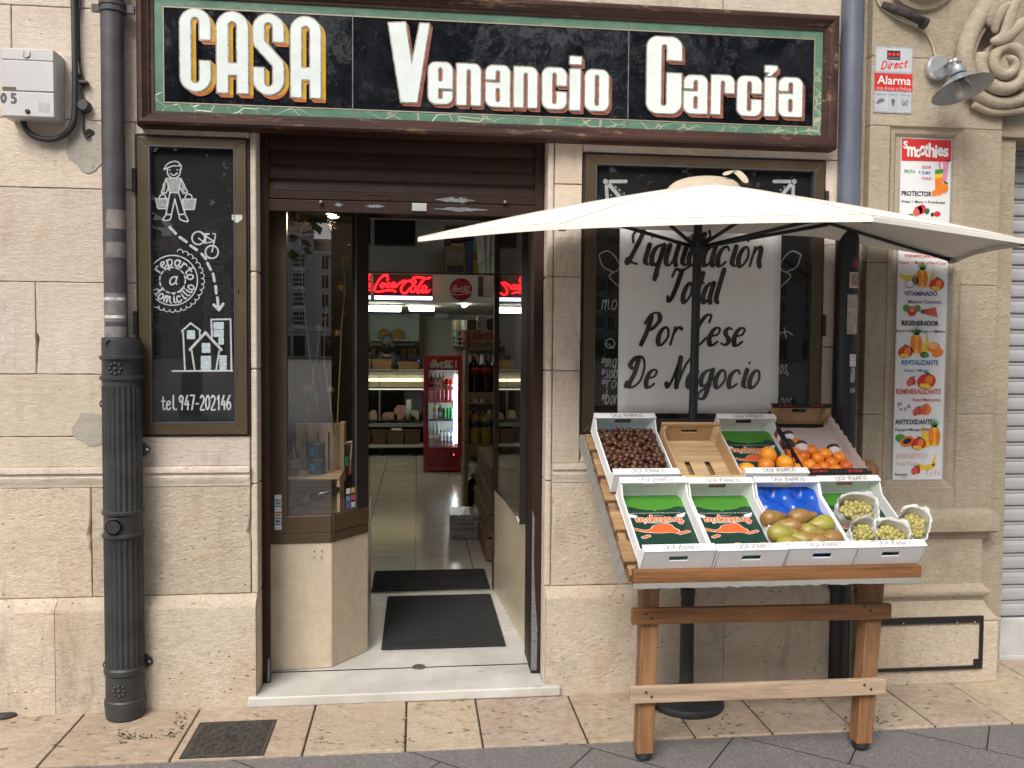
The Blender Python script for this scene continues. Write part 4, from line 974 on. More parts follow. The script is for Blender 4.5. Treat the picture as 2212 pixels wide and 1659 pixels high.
q = smooth_path([tuple(P3(x*.33068, y*.33068, -.03)) for x, y in ((478, -60), (484, 100), (487, 300), (490, 500), (488, 700), (478, 800), (440, 865), (370, 905), (290, 910), (215, 885), (165, 835), (148, 770), (146, 740))], 5)
u = MB(); u.tube(q, .0125, 12); u.build('main_run', cabm, cb, smooth=True)
q = smooth_path([tuple(P3(x*.33068, y*.33068, -.012)) for x, y in ((505, -60), (512, 80), (516, 240), (522, 420), (540, 520), (548, 560), (530, 580), (540, 660), (540, 780), (545, 850), (560, 895), (585, 885))], 4)
u = MB(); u.tube(q, .005, 8); u.build('thin_run', cabm, cb, smooth=True)
q = smooth_path([tuple(P3(x*.33068, y*.33068, -.016)) for x, y in ((522, -60), (518, 60), (508, 200), (508, 400))], 4); u = MB(); u.tube(q, .006, 8); u.build('thin_run', cabm, cb, smooth=True)
x, z = PY(182, 229, -.02); u = MB(); u.lathe([(0, -.02), (.026, -.02), (.026, .012), (.02, .02), (0, .02)], (x, -.02, z), 18, Matrix.Rotation(R(90), 3, 'X')); u.build('junction', M('junction_dark', (.045, .045, .048), .5), cb, smooth=True, auto=40)
for px, py in ((165, 160), (180, 178)):
    x, z = PY(px, py, -.02); u = MB(); u.box(x-.018, x+.018, -.03, 0, z-.006, z+.006); u.build('clip', cabm, cb, bevel=.003)
x, z = PY(195, 288, 0); u = MB(); u.lathe([(.0, .0045), (.017, .0045), (.02, .002)], (x, 0, z), 14, Matrix.Rotation(R(90), 3, 'X'), 0, 2*PI, (.1, 3)); u.build('hole_shade_disc', M('hole_dark', (.012, .01, .008), .9), bld)  # flat dark disc painted as the shade inside a hole
u = MB(); pp = [(math.cos(k*PI/10)*(.085+random.uniform(-.012, .012))-.01, math.sin(k*PI/10)*(.115+random.uniform(-.015, .015))-.05) for k in range(20)]
u.prism([(x+a, z+q) for a, q in pp], lambda a, q, y_: (a, y_, q), .002, -.0032); u.build('mortar_patch', MATS['patch_grey'], bld)
x, z = PY(355, 684+548.6-548.6, 0); x, z = PY(197, 925, 0); u = MB(); pp = [(math.cos(k*PI/9)*(.075+random.uniform(-.01, .01)), math.sin(k*PI/9)*(.07+random.uniform(-.01, .01))) for k in range(18)]
u.prism([(x+a, z+q) for a, q in pp], lambda a, q, y_: (a, y_, q), .002, -.003); u.build('mortar_patch', MATS['patch_grey'], bld)
MATS['patch_grey']['tint'] = 1
# ================================================================ ALARM PLATE, WALL LAMP, SMOOTHIE POSTER
YA = PYF-.004
ax0, az1 = PY(1891, 99, YA); ax1, az0 = PY(1969, 246, YA)
al = thing('alarm_sign', 'small silver and red alarm plate screwed to the stone pier beside the lamp', 'sign', ((ax0+ax1)/2, YA, az0))
u = MB(); u.box(ax0, ax1, YA, PYF, az0, az1); u.build('plate', M('plate_silver', (.42, .43, .44), .3, .35, .08, 12), al, bevel=.001)
ah, aw = az1-az0, ax1-ax0
fa = lambda lay: (lambda x, z: (ax0+x*aw, YA-.0006*lay, az0+z*ah))
def rect(fn, x0, x1, y0, y1): return MB().add([fn(x0, y0), fn(x1, y0), fn(x1, y1), fn(x0, y1)], [(0, 1, 2, 3)])
redp = M('print_red', (.52, .022, .022), .45); blk = M('print_black', (.015, .015, .016), .5); wht = M('print_white', (.72, .72, .70), .5); lgr = M('print_silver', (.50, .51, .53), .4, .2)
dgr = M('print_grey', (.12, .125, .13), .5)
rect(fa(1), .03, .97, .62, .98).build('top_field', lgr, al); rect(fa(1), .0, 1, .335, .595).build('red_band', redp, al); rect(fa(1), .02, .98, .02, .315).build('bottom_field', lgr, al)
rect(fa(2), .31, .66, .80, .94).build('logo_block', blk, al)
u = MB()
for k in range(3):
    cx_ = .375+.11*k; u.add([fa(3)(cx_+.045*math.cos(2*PI*j/14), .885+.026*math.sin(2*PI*j/14)) for j in range(14)], [tuple(range(14))])
u.build('logo_dot', M('print_bright_red', (.75, .02, .015), .4), al)
ftext('lettering', 'SECURITAS', M('print_mid', (.3, .3, .3), .5), al, fa(3), .33, .64, .812, .842)
st = fit_text('Direct', .17, .86, .655, .115, .016, slant=.45); 
u = strokes_mesh([[(x*aw, (y+(x-.17)*.07)*ah, r_*aw) for x, y, r_ in s] for s in st], lambda x, z: (ax0+x, YA-.0012, az0+z), cell=.0016); u.build('lettering', redp, al)
ftext('lettering', 'Alarma', wht, al, fa(2), .07, .96, .43, .56, .012); ftext('lettering', 'con Aviso a Policía', M('print_pink', (.70, .45, .43), .5), al, fa(2), .05, .97, .345, .40)
for k, tx in enumerate(('Detección', 'Vigilancia', 'Alertas')):
    rect(fa(2), .04+.32*k, .32+.32*k, .05, .30).build('pictogram_field', M('print_pale', (.40, .42, .44), .5), al); ftext('lettering', tx, dgr, al, fa(3), .06+.32*k, .30+.32*k, .265, .285)
u = MB(); u.add([fa(3)(*p) for p in ((.06, .12), (.26, .17), (.27, .20), (.22, .215), (.13, .205), (.06, .15))], [tuple(range(6))]); u.build('pictogram', dgr, al)
u = MB(); u.add([fa(3)(.5+.055*math.cos(a*PI/6), .185+.03*math.sin(a*PI/6)) for a in range(12)], [tuple(range(12))]); u.add([fa(3)(*p) for p in ((.46, .155), (.54, .155), (.51, .10), (.49, .10))], [(0, 1, 2, 3)]); u.build('pictogram', dgr, al)
u = strokes_mesh([[(.81+.05*k*math.cos(R(a)), .17+.05*k*math.sin(R(a))*.65, .006) for a in range(s_-50, s_+51, 20)] for k in (1, 1.7) for s_ in (0, 180)] + [[(.81, .17, .015), (.81, .171, .015)], [(.81, .16, .01), (.77, .11, .01)], [(.81, .16, .01), (.85, .11, .01)]], fa(3), cell=.004); u.build('pictogram', dgr, al)

lamp = thing('wall_lamp', 'silver gooseneck wall lamp with conical shade and unlit bulb on the pier', 'lamp', tuple(P3(2020, 150, PYF)))
alu = M('silver_paint', (.50, .50, .51), .33, .7, .06, 20)
lb = P3(2020, 150, PYF)
u = MB(); u.lathe([(.058, 0), (.058, -.03), (.050, -.04), (0, -.041)], lb, 28, Matrix.Rotation(R(-90), 3, 'X')); u.build('base', alu, lamp, smooth=True, auto=35)
sc_ = P3(2064, 172, PYF-.16)            # neck of the shade
pl0 = lb+Vector((.03, -.04, .01)); kn = P3(2063, 132, PYF-.16)
u = MB(); u.tube([pl0, kn+Vector((-.02, .01, 0)), kn], .010, 10); u.ball(kn, .016, 10); u.tube([kn+Vector((.0, 0, .005)), kn+Vector((.03, 0, -.002))], .006, 8); u.tube([kn, kn+Vector((0, 0, -.03))], .010, 10); u.build('arm', alu, lamp, smooth=True)
tl = Matrix.Rotation(R(9), 3, 'Y') @ Matrix.Rotation(R(-20), 3, 'X')
tl = Matrix.Rotation(R(-9), 3, 'Y') @ Matrix.Rotation(R(-16), 3, 'X')
o_ = kn+Vector((0, 0, -.02))
u = MB(); u.lathe([(.0, 0), (.018, 0), (.024, -.012), (.036, -.016), (.038, -.046), (.036, -.05)], o_, 24, tl); u.lathe([(.036, -.062), (.044, -.064), (.128, -.122), (.131, -.123), (.126, -.119), (.044, -.061)], o_, 40, tl); u.build('shade', M('shade_blue_grey', (.30, .325, .35), .34, .55, .08, 15), lamp, smooth=True, auto=40)
u = MB(); u.lathe([(.033, -.050), (.033, -.062)], o_, 20, tl); u.build('vent_ring', M('lamp_black', (.02, .02, .02), .5), lamp, smooth=True)
u = MB(); u.lathe([(.016, -.06), (.018, -.085), (.032, -.11), (.036, -.132), (.028, -.155), (.0, -.166)], o_, 20, tl); u.build('bulb', M('bulb_frost', (.36, .34, .31), .12, 0, .05, 5), lamp, smooth=True)
u = MB(); u.lathe([(.045, -.09), (.046, -.11), (.046, -.15), (.038, -.166), (0, -.17)], o_, 24, tl); u.build('glass_jar', pane, lamp, smooth=True)
u = MB(); q = [lb+Vector((0, -.015, .056))]+[P3(x*.33071+1755.5, y*.33071, PYF-.008) for x, y in ((795, 350), (780, 290), (740, 215), (690, 170), (600, 140), (520, 100), (460, 60), (430, 20), (405, -40))]
u.tube(smooth_path([tuple(p) for p in q], 4), .0045, 8); u.build('flex', M('flex_cream', (.45, .42, .30), .6), lamp, smooth=True)
rb = thing('rusty_bracket', 'dark rusted iron stub jutting from the stone above the alarm plate', 'bracket', tuple(P3(1980, 40, PYF)))
u = MB(); q = [P3(1905, 10, PYF-.01), P3(1945, 22, PYF-.035), P3(1995, 48, PYF-.04)]; u.tube(q, [.016, .024, .02], 12, flat=.7); u.build('stub', M('rust_black', (.05, .038, .034), .85, .2, .5, 25, .5, 60), rb, smooth=True)
u = MB(); u.tube([q[2]+Vector((-.01, 0, 0)), q[2]+Vector((.014, 0, -.008))], .026, 12); u.build('cap', M('lamp_black', (.02, .02, .02), .5), rb)

YP = PYF+.022
sm0, smz1 = PY(1947, 299, YP); sm1 = PY(2054, 400, YP)[0]-.003; smz0 = PY(1980, 1036, YP)[1]
po = thing('smoothie_poster', 'tall narrow white menu poster with red heading and fruit pictures in the pier panel', 'poster', ((sm0+sm1)/2, YP, smz0))
u = MB(); u.box(sm0, sm1, YP, YP+.005, smz0, smz1); u.build('board', M('poster_white', (.66, .66, .66), .38, 0, .03, 4), po, bevel=.001)
u = MB(); rectring(u, sm0-.004, sm1+.004, smz0-.004, smz1+.004, [(0, YP+.005), (0, YP-.002), (.004, YP-.002), (.005, YP-.0005)]); u.build('edge_trim', M('trim_grey', (.38, .38, .38), .5), po)
PT = lambda lay: (lambda x, y: (lambda q: (q[0], YP-.0005*lay-.0006, q[1]))(PY(x, y, YP)))     # picture points measured on the poster itself
def pT(x, y, top=False): return (1755.5+x*.33071, (0 if top else 548.6)+y*.33071)
F_ = {}
def fm(n, c): return M('print_'+n, c, .45, 0, .12, 60)
cols = dict(red=(.52, .022, .022), white=(.75, .75, .73), purple=(.13, .06, .24), black=(.03, .03, .03), blue=(.04, .16, .45), coral=(.55, .09, .07), pink=(.55, .02, .18), green=(.05, .25, .06), yellow=(.75, .48, .03), orange=(.72, .19, .02), dkgreen=(.03, .12, .03), brown=(.12, .05, .03), peach=(.75, .40, .15), grey=(.35, .35, .36), mag=(.5, .04, .2), lpink=(.65, .25, .38))
layers = {}
def put(col, lay, mb_):
    a = layers.setdefault((col, lay), MB()); a.add(mb_.v, mb_.f)
def ell(col, lay, x, y, rx_, ry_, rot=0, top=False, n=18):
    x, y = pT(x, y, top); rx_ *= .33; ry_ *= .33; c_, s_ = math.cos(R(rot)), math.sin(R(rot)); f_ = PT(lay)
    mbx = MB(); mbx.add([f_(x+rx_*math.cos(2*PI*k/n)*c_-ry_*math.sin(2*PI*k/n)*s_, y+rx_*math.cos(2*PI*k/n)*s_+ry_*math.sin(2*PI*k/n)*c_) for k in range(n)], [tuple(range(n))]); put(col, lay, mbx)
def pol(col, lay, pts, top=False):
    f_ = PT(lay); mbx = MB(); mbx.add([f_(*pT(x, y, top)) for x, y in pts], [tuple(range(len(pts)))]); put(col, lay, mbx)
def txt(s, col, x0, x1, y0, y1, bold=.0, top=False, lay=2):
    a, c_ = pT(x0, y0, top); b_, d_ = pT(x1, y1, top)
    X0, Zt = PY(a, c_, YP); X1, Zb = PY(b_, d_, YP)
    put(col, lay, ftext(None, s, None, None, lambda x, z: (x, YP-.0005*lay-.0006, z), X0, X1, Zb, Zt, bold))
def pine(x, y, s, lay=1):
    ell('yellow', lay, x, y, 40*s, 66*s); ell('orange', lay+1, x-22*s, y, 18*s, 60*s); ell('orange', lay+1, x+20*s, y+4*s, 16*s, 58*s)
    for k in range(-3, 4): pol('green', lay+2, [(x+k*3*s-6*s, y-58*s), (x+k*3*s+6*s, y-58*s), (x+k*13*s, y-(132-9*abs(k))*s)])
def banana(x, y, s, lay=1, flip=1):
    pts = [(x+flip*(math.cos(R(a))*70*s), y+math.sin(R(a))*52*s) for a in range(20, 161, 14)] + [(x+flip*(math.cos(R(a))*64*s), y-12*s+math.sin(R(a))*30*s) for a in range(160, 19, -14)]
    pol('yellow', lay, pts)
def mango(x, y, s, lay=1):
    ell('red', lay, x, y, 50*s, 40*s, -15); ell('orange', lay+1, x+12*s, y-6*s, 20*s, 26*s, 20); ell('yellow', lay+2, x-8*s, y+24*s, 30*s, 13*s, 8); ell('dkgreen', lay+2, x+6*s, y-42*s, 18*s, 5*s, 20)
def berry(x, y, s, lay=1): ell('red', lay, x, y, 20*s, 26*s, -30); ell('coral', lay+1, x-16*s, y+8*s, 18*s, 24*s, 20); ell('green', lay+2, x+8*s, y-24*s, 10*s, 5*s)
pol('red', 1, [(582, 906), (906, 916), (902, 1056), (580, 1050)], True)
for k, (ch_, x0, x1, y0, y1) in enumerate((('S', 592, 620, 920, 972), ('m', 618, 674, 956, 1024), ('o', 672, 706, 972, 1030), ('o', 698, 736, 950, 1018), ('t', 728, 758, 938, 1026), ('h', 756, 796, 934, 1028), ('i', 798, 812, 948, 1032), ('e', 814, 852, 962, 1022), ('s', 852, 886, 968, 1026))):
    txt(ch_, 'white', x0, x1, y0, y1, .035, True, 2)
txt('FRUTA', 'green', 598, 668, 1108, 1132, .02, True); txt('+', 'black', 688, 704, 1116, 1132, 0, True); txt('LECHE', 'coral', 712, 772, 1082, 1102, .02, True); txt('ZUMO', 'blue', 710, 770, 1118, 1140, .02, True); txt('YOGUR', 'mag', 708, 776, 1156, 1176, .02, True)
pol('lpink', 1, [(820, 1058), (892, 1046), (872, 1190), (838, 1190)], True); pol('white', 2, [(834, 1062), (846, 1060), (852, 1120), (842, 1120)], True)
pol('orange', 2, [(798, 1130), (850, 1124), (842, 1275), (800, 1275)], True); pol('yellow', 3, [(798, 1130), (850, 1124), (848, 1160), (799, 1168)], True); pol('green', 4, [(797, 1110), (852, 1104), (850, 1132), (798, 1138)], True)
ell('orange', 3, 858, 1230, 27, 32, 0, True); ell('dkgreen', 4, 868, 1194, 16, 6, 30, True); ell('orange', 3, 794, 1262, 18, 20, 0, True)
txt('PROTECTOR', 'black', 580, 776, 1246, 1284, .03, True); txt('Fresa + Mora + Frambuesa', 'black', 580, 864, 1306, 1332, .01, True)
for x, y in ((690, 1375), (712, 1368)): ell('red', 1, x, y, 26, 32, 20, True); 
ell('coral', 2, 676, 1388, 22, 24, 0, True); ell('dkgreen', 2, 746, 1380, 16, 20, 20, True); ell('black', 2, 780, 1402, 10, 14, 0, True); ell('red', 2, 812, 1398, 22, 18, 0, True); ell('green', 3, 640, 1404, 18, 8, 0, True)
txt('TONIFICANTE', 'red', 598, 800, 2, 26, .03); txt('Plátano + Mango +Piña+Coco', 'red', 556, 872, 44, 76, .01)
banana(625, 125, .95); pine(716, 160, .95); pol('yellow', 1, [(752, 215), (790, 90), (796, 215)]); ell('grey', 2, 668, 175, 22, 30); ell('white', 3, 632, 196, 24, 22); ell('grey', 2, 632, 198, 28, 26); mango(810, 200, 1.0, 2)
txt('VITAMINADO', 'purple', 598, 812, 242, 276, .03); txt('Manzana+Zanahoria', 'purple', 624, 838, 298, 326, .01)
ell('green', 1, 612, 354, 24, 24); ell('green', 1, 684, 356, 22, 24); ell('red', 2, 648, 374, 30, 34); ell('orange', 3, 650, 364, 16, 16)
for k in range(5): pol('coral', 1, [(704, 375+k*3), (706, 366+k*4), (800+k*4, 346+k*14), (808+k*2, 358+k*14)])
pine(678, 588, 1.0); txt('REGENERADOR', 'black', 580, 820, 434, 470, .03, lay=5); txt('Kiwi+ Piña+Mango + Melón', 'black', 545, 860, 494, 520, .01, lay=5)
pol('yellow', 1, [(710, 640), (750, 515), (762, 640)]); mango(606, 640, 1.0, 2); ell('orange', 2, 790, 610, 44, 34, 10); ell('peach', 3, 782, 600, 30, 20, 10); ell('orange', 3, 815, 645, 40, 28, -20); ell('brown', 3, 725, 658, 24, 20); ell('green', 4, 742, 660, 16, 18)
txt('REVITALIZANTE', 'blue', 580, 820, 692, 726, .03); txt('Fresa + Mango', 'blue', 600, 758, 750, 778, .01); berry(650, 830, 1.1); mango(742, 832, 1.25, 2)
txt('REMINERALIZANTE', 'coral', 544, 836, 880, 916, .03); txt('Fresa+Melocotón', 'coral', 654, 834, 940, 964, .01); berry(690, 1024, 1.1); ell('orange', 2, 740, 1015, 34, 38); ell('coral', 3, 728, 1020, 16, 32, 10)
txt('P', 'purple', 556, 580, 970, 1000); txt('e', 'mag', 568, 584, 1006, 1024); txt('p', 'grey', 596, 612, 1004, 1030); txt('a', 'purple', 614, 640, 984, 1006)
txt('ANTIOXIDANTE', 'black', 538, 780, 1080, 1114, .03); txt('Papaya+Mango+Piña', 'black', 538, 764, 1138, 1162, .01)
pine(794, 1190, 1.0, 3); pol('yellow', 2, [(706, 1260), (716, 1120), (756, 1180), (772, 1250), (740, 1266)]); ell('green', 1, 574, 1204, 36, 28, 10); ell('orange', 2, 618, 1224, 50, 34, -20); ell('black', 3, 616, 1222, 30, 18, -20); mango(690, 1240, 1.0, 4)
txt('ENERGÉTICO', 'pink', 548, 748, 1296, 1334, .03); txt('Fresa+Plátano', 'pink', 546, 694, 1354, 1382, .01); banana(742, 1360, 1.0, 1); pol('yellow', 1, [(790, 1390), (812, 1310), (800, 1312), (775, 1378)]); berry(680, 1408, 1.1)
txt('Pescueza', 'black', 536, 618, 1430, 1448, .01); txt('frutas', 'coral', 574, 616, 1452, 1464); txt('Y u P a', 'lpink', 736, 832, 1412, 1446)
for (c_, l_), mb_ in layers.items(): mb_.build('print', fm(c_, cols[c_]), po)
# ================================================================ FRUIT STAND
TO = Vector((.8055, -.87, .800)); TU = Vector((1, .04, -.008)).normalized(); TV = Vector((-.04, .72, .46)); TV = (TV-TU*TU.dot(TV)).normalized(); TN = TU.cross(TV)
BW, BL, BH = .2775, .400, .09
def tray(u, v, n): return TO+TU*u+TV*v+TN*n
def frame(u, v, n, rot=None):
    m = Matrix((TU, TV, TN)).transposed().to_4x4(); m.translation = tray(u, v, n)
    return m @ rot.to_4x4() if rot else m
def on_tray(px, py, n):
    d = ray(px, py); t = ((TO+TN*n)-CAM).dot(TN)/d.dot(TN); return CAM+d*t
pine_d = wood('stained_pine', (.15, .062, .022), (.24, .105, .036), 0, .5, 9, .25, (.055, .026, .011))
pine_v = wood('stained_pine_upright', (.19, .085, .032), (.27, .135, .058), 2, .6, 9, .3, (.12, .075, .045))
pine_g = wood('weathered_pine', (.38, .265, .175), (.48, .35, .24), 0, .7, 8, .3)
slatw = wood('slat_pine', (.25, .14, .06), (.34, .205, .10), 0, .65, 8, .3, (.13, .07, .033))
rub = M('rubber_foot', (.012, .012, .012), .6)
stand = thing('fruit_stand', 'slatted wooden fruit display stand with sloping top, crossbars and two front legs', 'stand', (1.35, -.5, 0))
def hexbox(u0, u1, v0, v1, n0, n1):
    return [tray(u0, v0, n0), tray(u1, v0, n0), tray(u1, v1, n0), tray(u0, v1, n0), tray(u0, v0, n1), tray(u1, v0, n1), tray(u1, v1, n1), tray(u0, v1, n1)]
# front board (vertical plank)
fl, fz1 = PY(1371, 1234, -.90); fr, _ = PY(2005, 1230, -.90); fz0 = PY(1371, 1266, -.90)[1]
u = MB(); zd = -.012
u.hexa([(fl, -.895, fz0), (fr, -.862, fz0+zd), (fr, -.82, fz0+zd), (fl, -.853, fz0), (fl, -.895, fz1), (fr, -.862, fz1+zd), (fr, -.82, fz1+zd), (fl, -.853, fz1)])
u.build('front_board', pine_d, stand, bevel=.004)
# slats under the boxes
for i, v in enumerate((.05, .215, .38, .53, .70)):
    u = MB(); u.hexa(hexbox(-.045+.004*(i % 2), 4*BW+.012, v, v+.105, -.024, -.006)); u.build('slat', slatw, stand, bevel=.002)
for uu in (-.03, 4*BW-.02):
    u = MB(); u.hexa(hexbox(uu, uu+.03, .0, .82, -.064, -.025)); u.build('side_rail', slatw, stand, bevel=.002)
# white plastic sheet under the slats, ragged at the front and left
u = MB(); n = 40; vs = []
for i in range(n+1):
    a = i/n; x = fl-.004+(fr-fl)*a; y = -.897+.033*a; zt_ = fz0+.002+zd*a
    vs += [(x, y, zt_+.006), (x, y-.002, zt_-.008-.005*abs(math.sin(i*1.7))-.004*random.random())]
u.add(vs, [(2*i, 2*i+1, 2*i+3, 2*i+2) for i in range(n)])
vs = []
for i in range(n+1):
    a = i/n; p = tray(-.05-.004*math.sin(i*2.1), .82*a, -.02); q = tray(-.056-.005*random.random(), .82*a, -.072-.01*random.random()); vs += [p, q]
u.add(vs, [(2*i, 2*i+1, 2*i+3, 2*i+2) for i in range(n)])
p = tray(-.05, .02, -.05); u.add([p, p+Vector((-.02, .01, -.05)), p+Vector((-.055, .02, -.11)), p+Vector((-.012, .005, -.03))], [(0, 1, 2, 3)])
u.build('plastic_sheet', translucent('plastic_sheet', (.36, .35, .32), (.25, .24, .215), .2), stand)
# legs, feet, bars
for (tx, ty), (bx, by) in (((1403, 1262), (1389, 1624)), ((1885, 1258), (1858, 1596))):
    X1, Z1 = PY(tx, ty, -.66); X0, Z0 = PY(bx, by, -.66); Z0 = .03
    u = MB(); w2 = .033
    u.hexa([(X0-w2, -.695, Z0), (X0+w2, -.695, Z0), (X0+w2, -.63, Z0), (X0-w2, -.63, Z0), (X1-w2, -.695, Z1+.03), (X1+w2, -.695, Z1+.03), (X1+w2, -.63, Z1+.07), (X1-w2, -.63, Z1+.07)])
    lg = u.build('leg', pine_v, stand, bevel=.004)
    u = MB(); u.lathe([(.026, .006), (.032, .008), (.032, .026), (.028, .031)], (X0, -.662, 0), 18); u.build('foot', rub, lg, smooth=True, auto=40)
    u = MB(); xb = X1*1.105; u.hexa([(xb-w2, -.30, .008), (xb+w2, -.30, .008), (xb+w2, -.25, .008), (xb-w2, -.25, .008), (xb-w2, -.30, 1.085), (xb+w2, -.30, 1.085), (xb+w2, -.25, 1.115), (xb-w2, -.25, 1.115)]); u.build('leg', pine_v, stand, bevel=.004)
def bar(p0, p1, ph, mat, name):
    (x0, z0), (x1, z1) = PY(*p0, -.715), PY(*p1, -.715); h_ = ph
    u = MB(); u.hexa([(x0, -.718, z0-h_), (x1, -.718, z1-h_), (x1, -.696, z1-h_), (x0, -.696, z0-h_), (x0, -.718, z0), (x1, -.718, z1), (x1, -.696, z1), (x0, -.696, z0)]); return u.build(name, mat, stand, bevel=.003)
bar((1366, 1315), (1926, 1304), .062, pine_d, 'upper_bar'); bar((1361, 1485), (1914, 1466), .064, pine_g, 'lower_bar')

bolt = M('rusty_screw', (.06, .045, .035), .6, .5)
for py in (1330, 1500):
    for px in (1396, 1408, 1868, 1882):
        x, z = PY(px, py-(px-1396)*.034+(6 if px in (1408, 1882) else -4), -.72); u = MB(); u.lathe([(0, 0), (.0055, 0), (.0045, .003), (0, .003)], (x, -.718, z), 10, Matrix.Rotation(R(90), 3, 'X')); u.build('screw', bolt, stand, smooth=True)
# ---------------------------------------------------------------- boxes
card = M('white_cardboard', (.80, .80, .80), .6, 0, .03, 8)
ink = M('marker_ink', (.17, .17, .175), .7, 0, .4, 90)
def box_mesh(mb, w_, l_, h_, side, th=.006, slot=True, low=.055):
    mb.box(0, w_, 0, l_, 0, .004)
    for x0 in (0, w_-th):
        pts = [(0.0, .0), (l_, .0), (l_, h_), (l_-.028, h_-.002), (l_-.075, low), (.05, low), (.022, h_-.002), (0, h_)]
        mb.prism(pts, lambda a, b_, c_: (c_, a, b_), x0, x0+th)
    for y0 in (0, l_-th):
        cx_ = w_/2; sw = .036
        for a in ((0, cx_-sw, .0, h_), (cx_+sw, w_, 0, h_), (cx_-sw, cx_+sw, 0, h_*.48), (cx_-sw, cx_+sw, h_*.72, h_)): mb.box(a[0]+.0003, a[1]-.0003, y0, y0+th, a[2]+.0003, a[3])
        for sx_ in (-1, 1): # rounded slot ends
            pass
    for y0, y1 in ((-.001, .034), (l_-.034, l_+.001)): mb.box(-.001, w_+.001, y0, y1, h_, h_+.005)
    # folded corner gussets
    for x0, sg in ((0, 1), (w_, -1)):
        for y0, sy_ in ((0, 1), (l_, -1)):
            mb.add([(x0+sg*.006, y0+sy_*.03, 0.004), (x0+sg*.03, y0+sy_*.006, .004), (x0+sg*.03, y0+sy_*.006, h_), (x0+sg*.006, y0+sy_*.03, h_)], [(0, 1, 2, 3)])
    return mb
hand = []
def handwriting(par, w_, l_, h_, seed):
    for y0 in (.006, l_-.029):
        st = fit_text('CASA VENANCIO', .075, w_-.055, y0, .022, .0016, jit=2.6, slant=random.uniform(-.1, .2))
        strokes_mesh([[(x, y, .00105) for x, y, r_ in q] for q in st], lambda x, y: (x, y, h_+.0058), cell=.0013).build('handwriting', ink, par, base='local')
def white_box(i, row, label, du=0, dv=0, dn=0):
    u0, v0 = i*BW+(-.02 if row else 0)+du, (BL+.012 if row else 0)+dv
    o = thing('fruit_box', label, 'box', group='white cardboard fruit boxes on the stand', mat=frame(u0+.002+random.uniform(-.001, .001), v0+random.uniform(-.003, .003), dn+(.006 if row else 0), Euler((random.uniform(-.006, .006), 0, random.uniform(-.007, .007))).to_matrix()))
    mb_ = box_mesh(MB(), BW-.005, BL, BH, .05); mb_.build('carton', card, o, bevel=.0012, base='local', seg=1)
    handwriting(o, BW-.005, BL, BH, i)
    return o
lg_ = M('liner_light_green', (.065, .235, .028), .4, 0, .14, 40, stretch=(1, 6, 1)); dg_ = M('liner_dark_green', (.010, .042, .028), .35); vdg = M('liner_deep_green', (.006, .022, .012), .4)
lo_ = M('liner_orange', (.72, .12, .03), .4, 0, .1, 40); lw_ = M('liner_white', (.70, .72, .68), .45); lb_ = M('liner_leaf_line', (.045, .20, .02), .4)
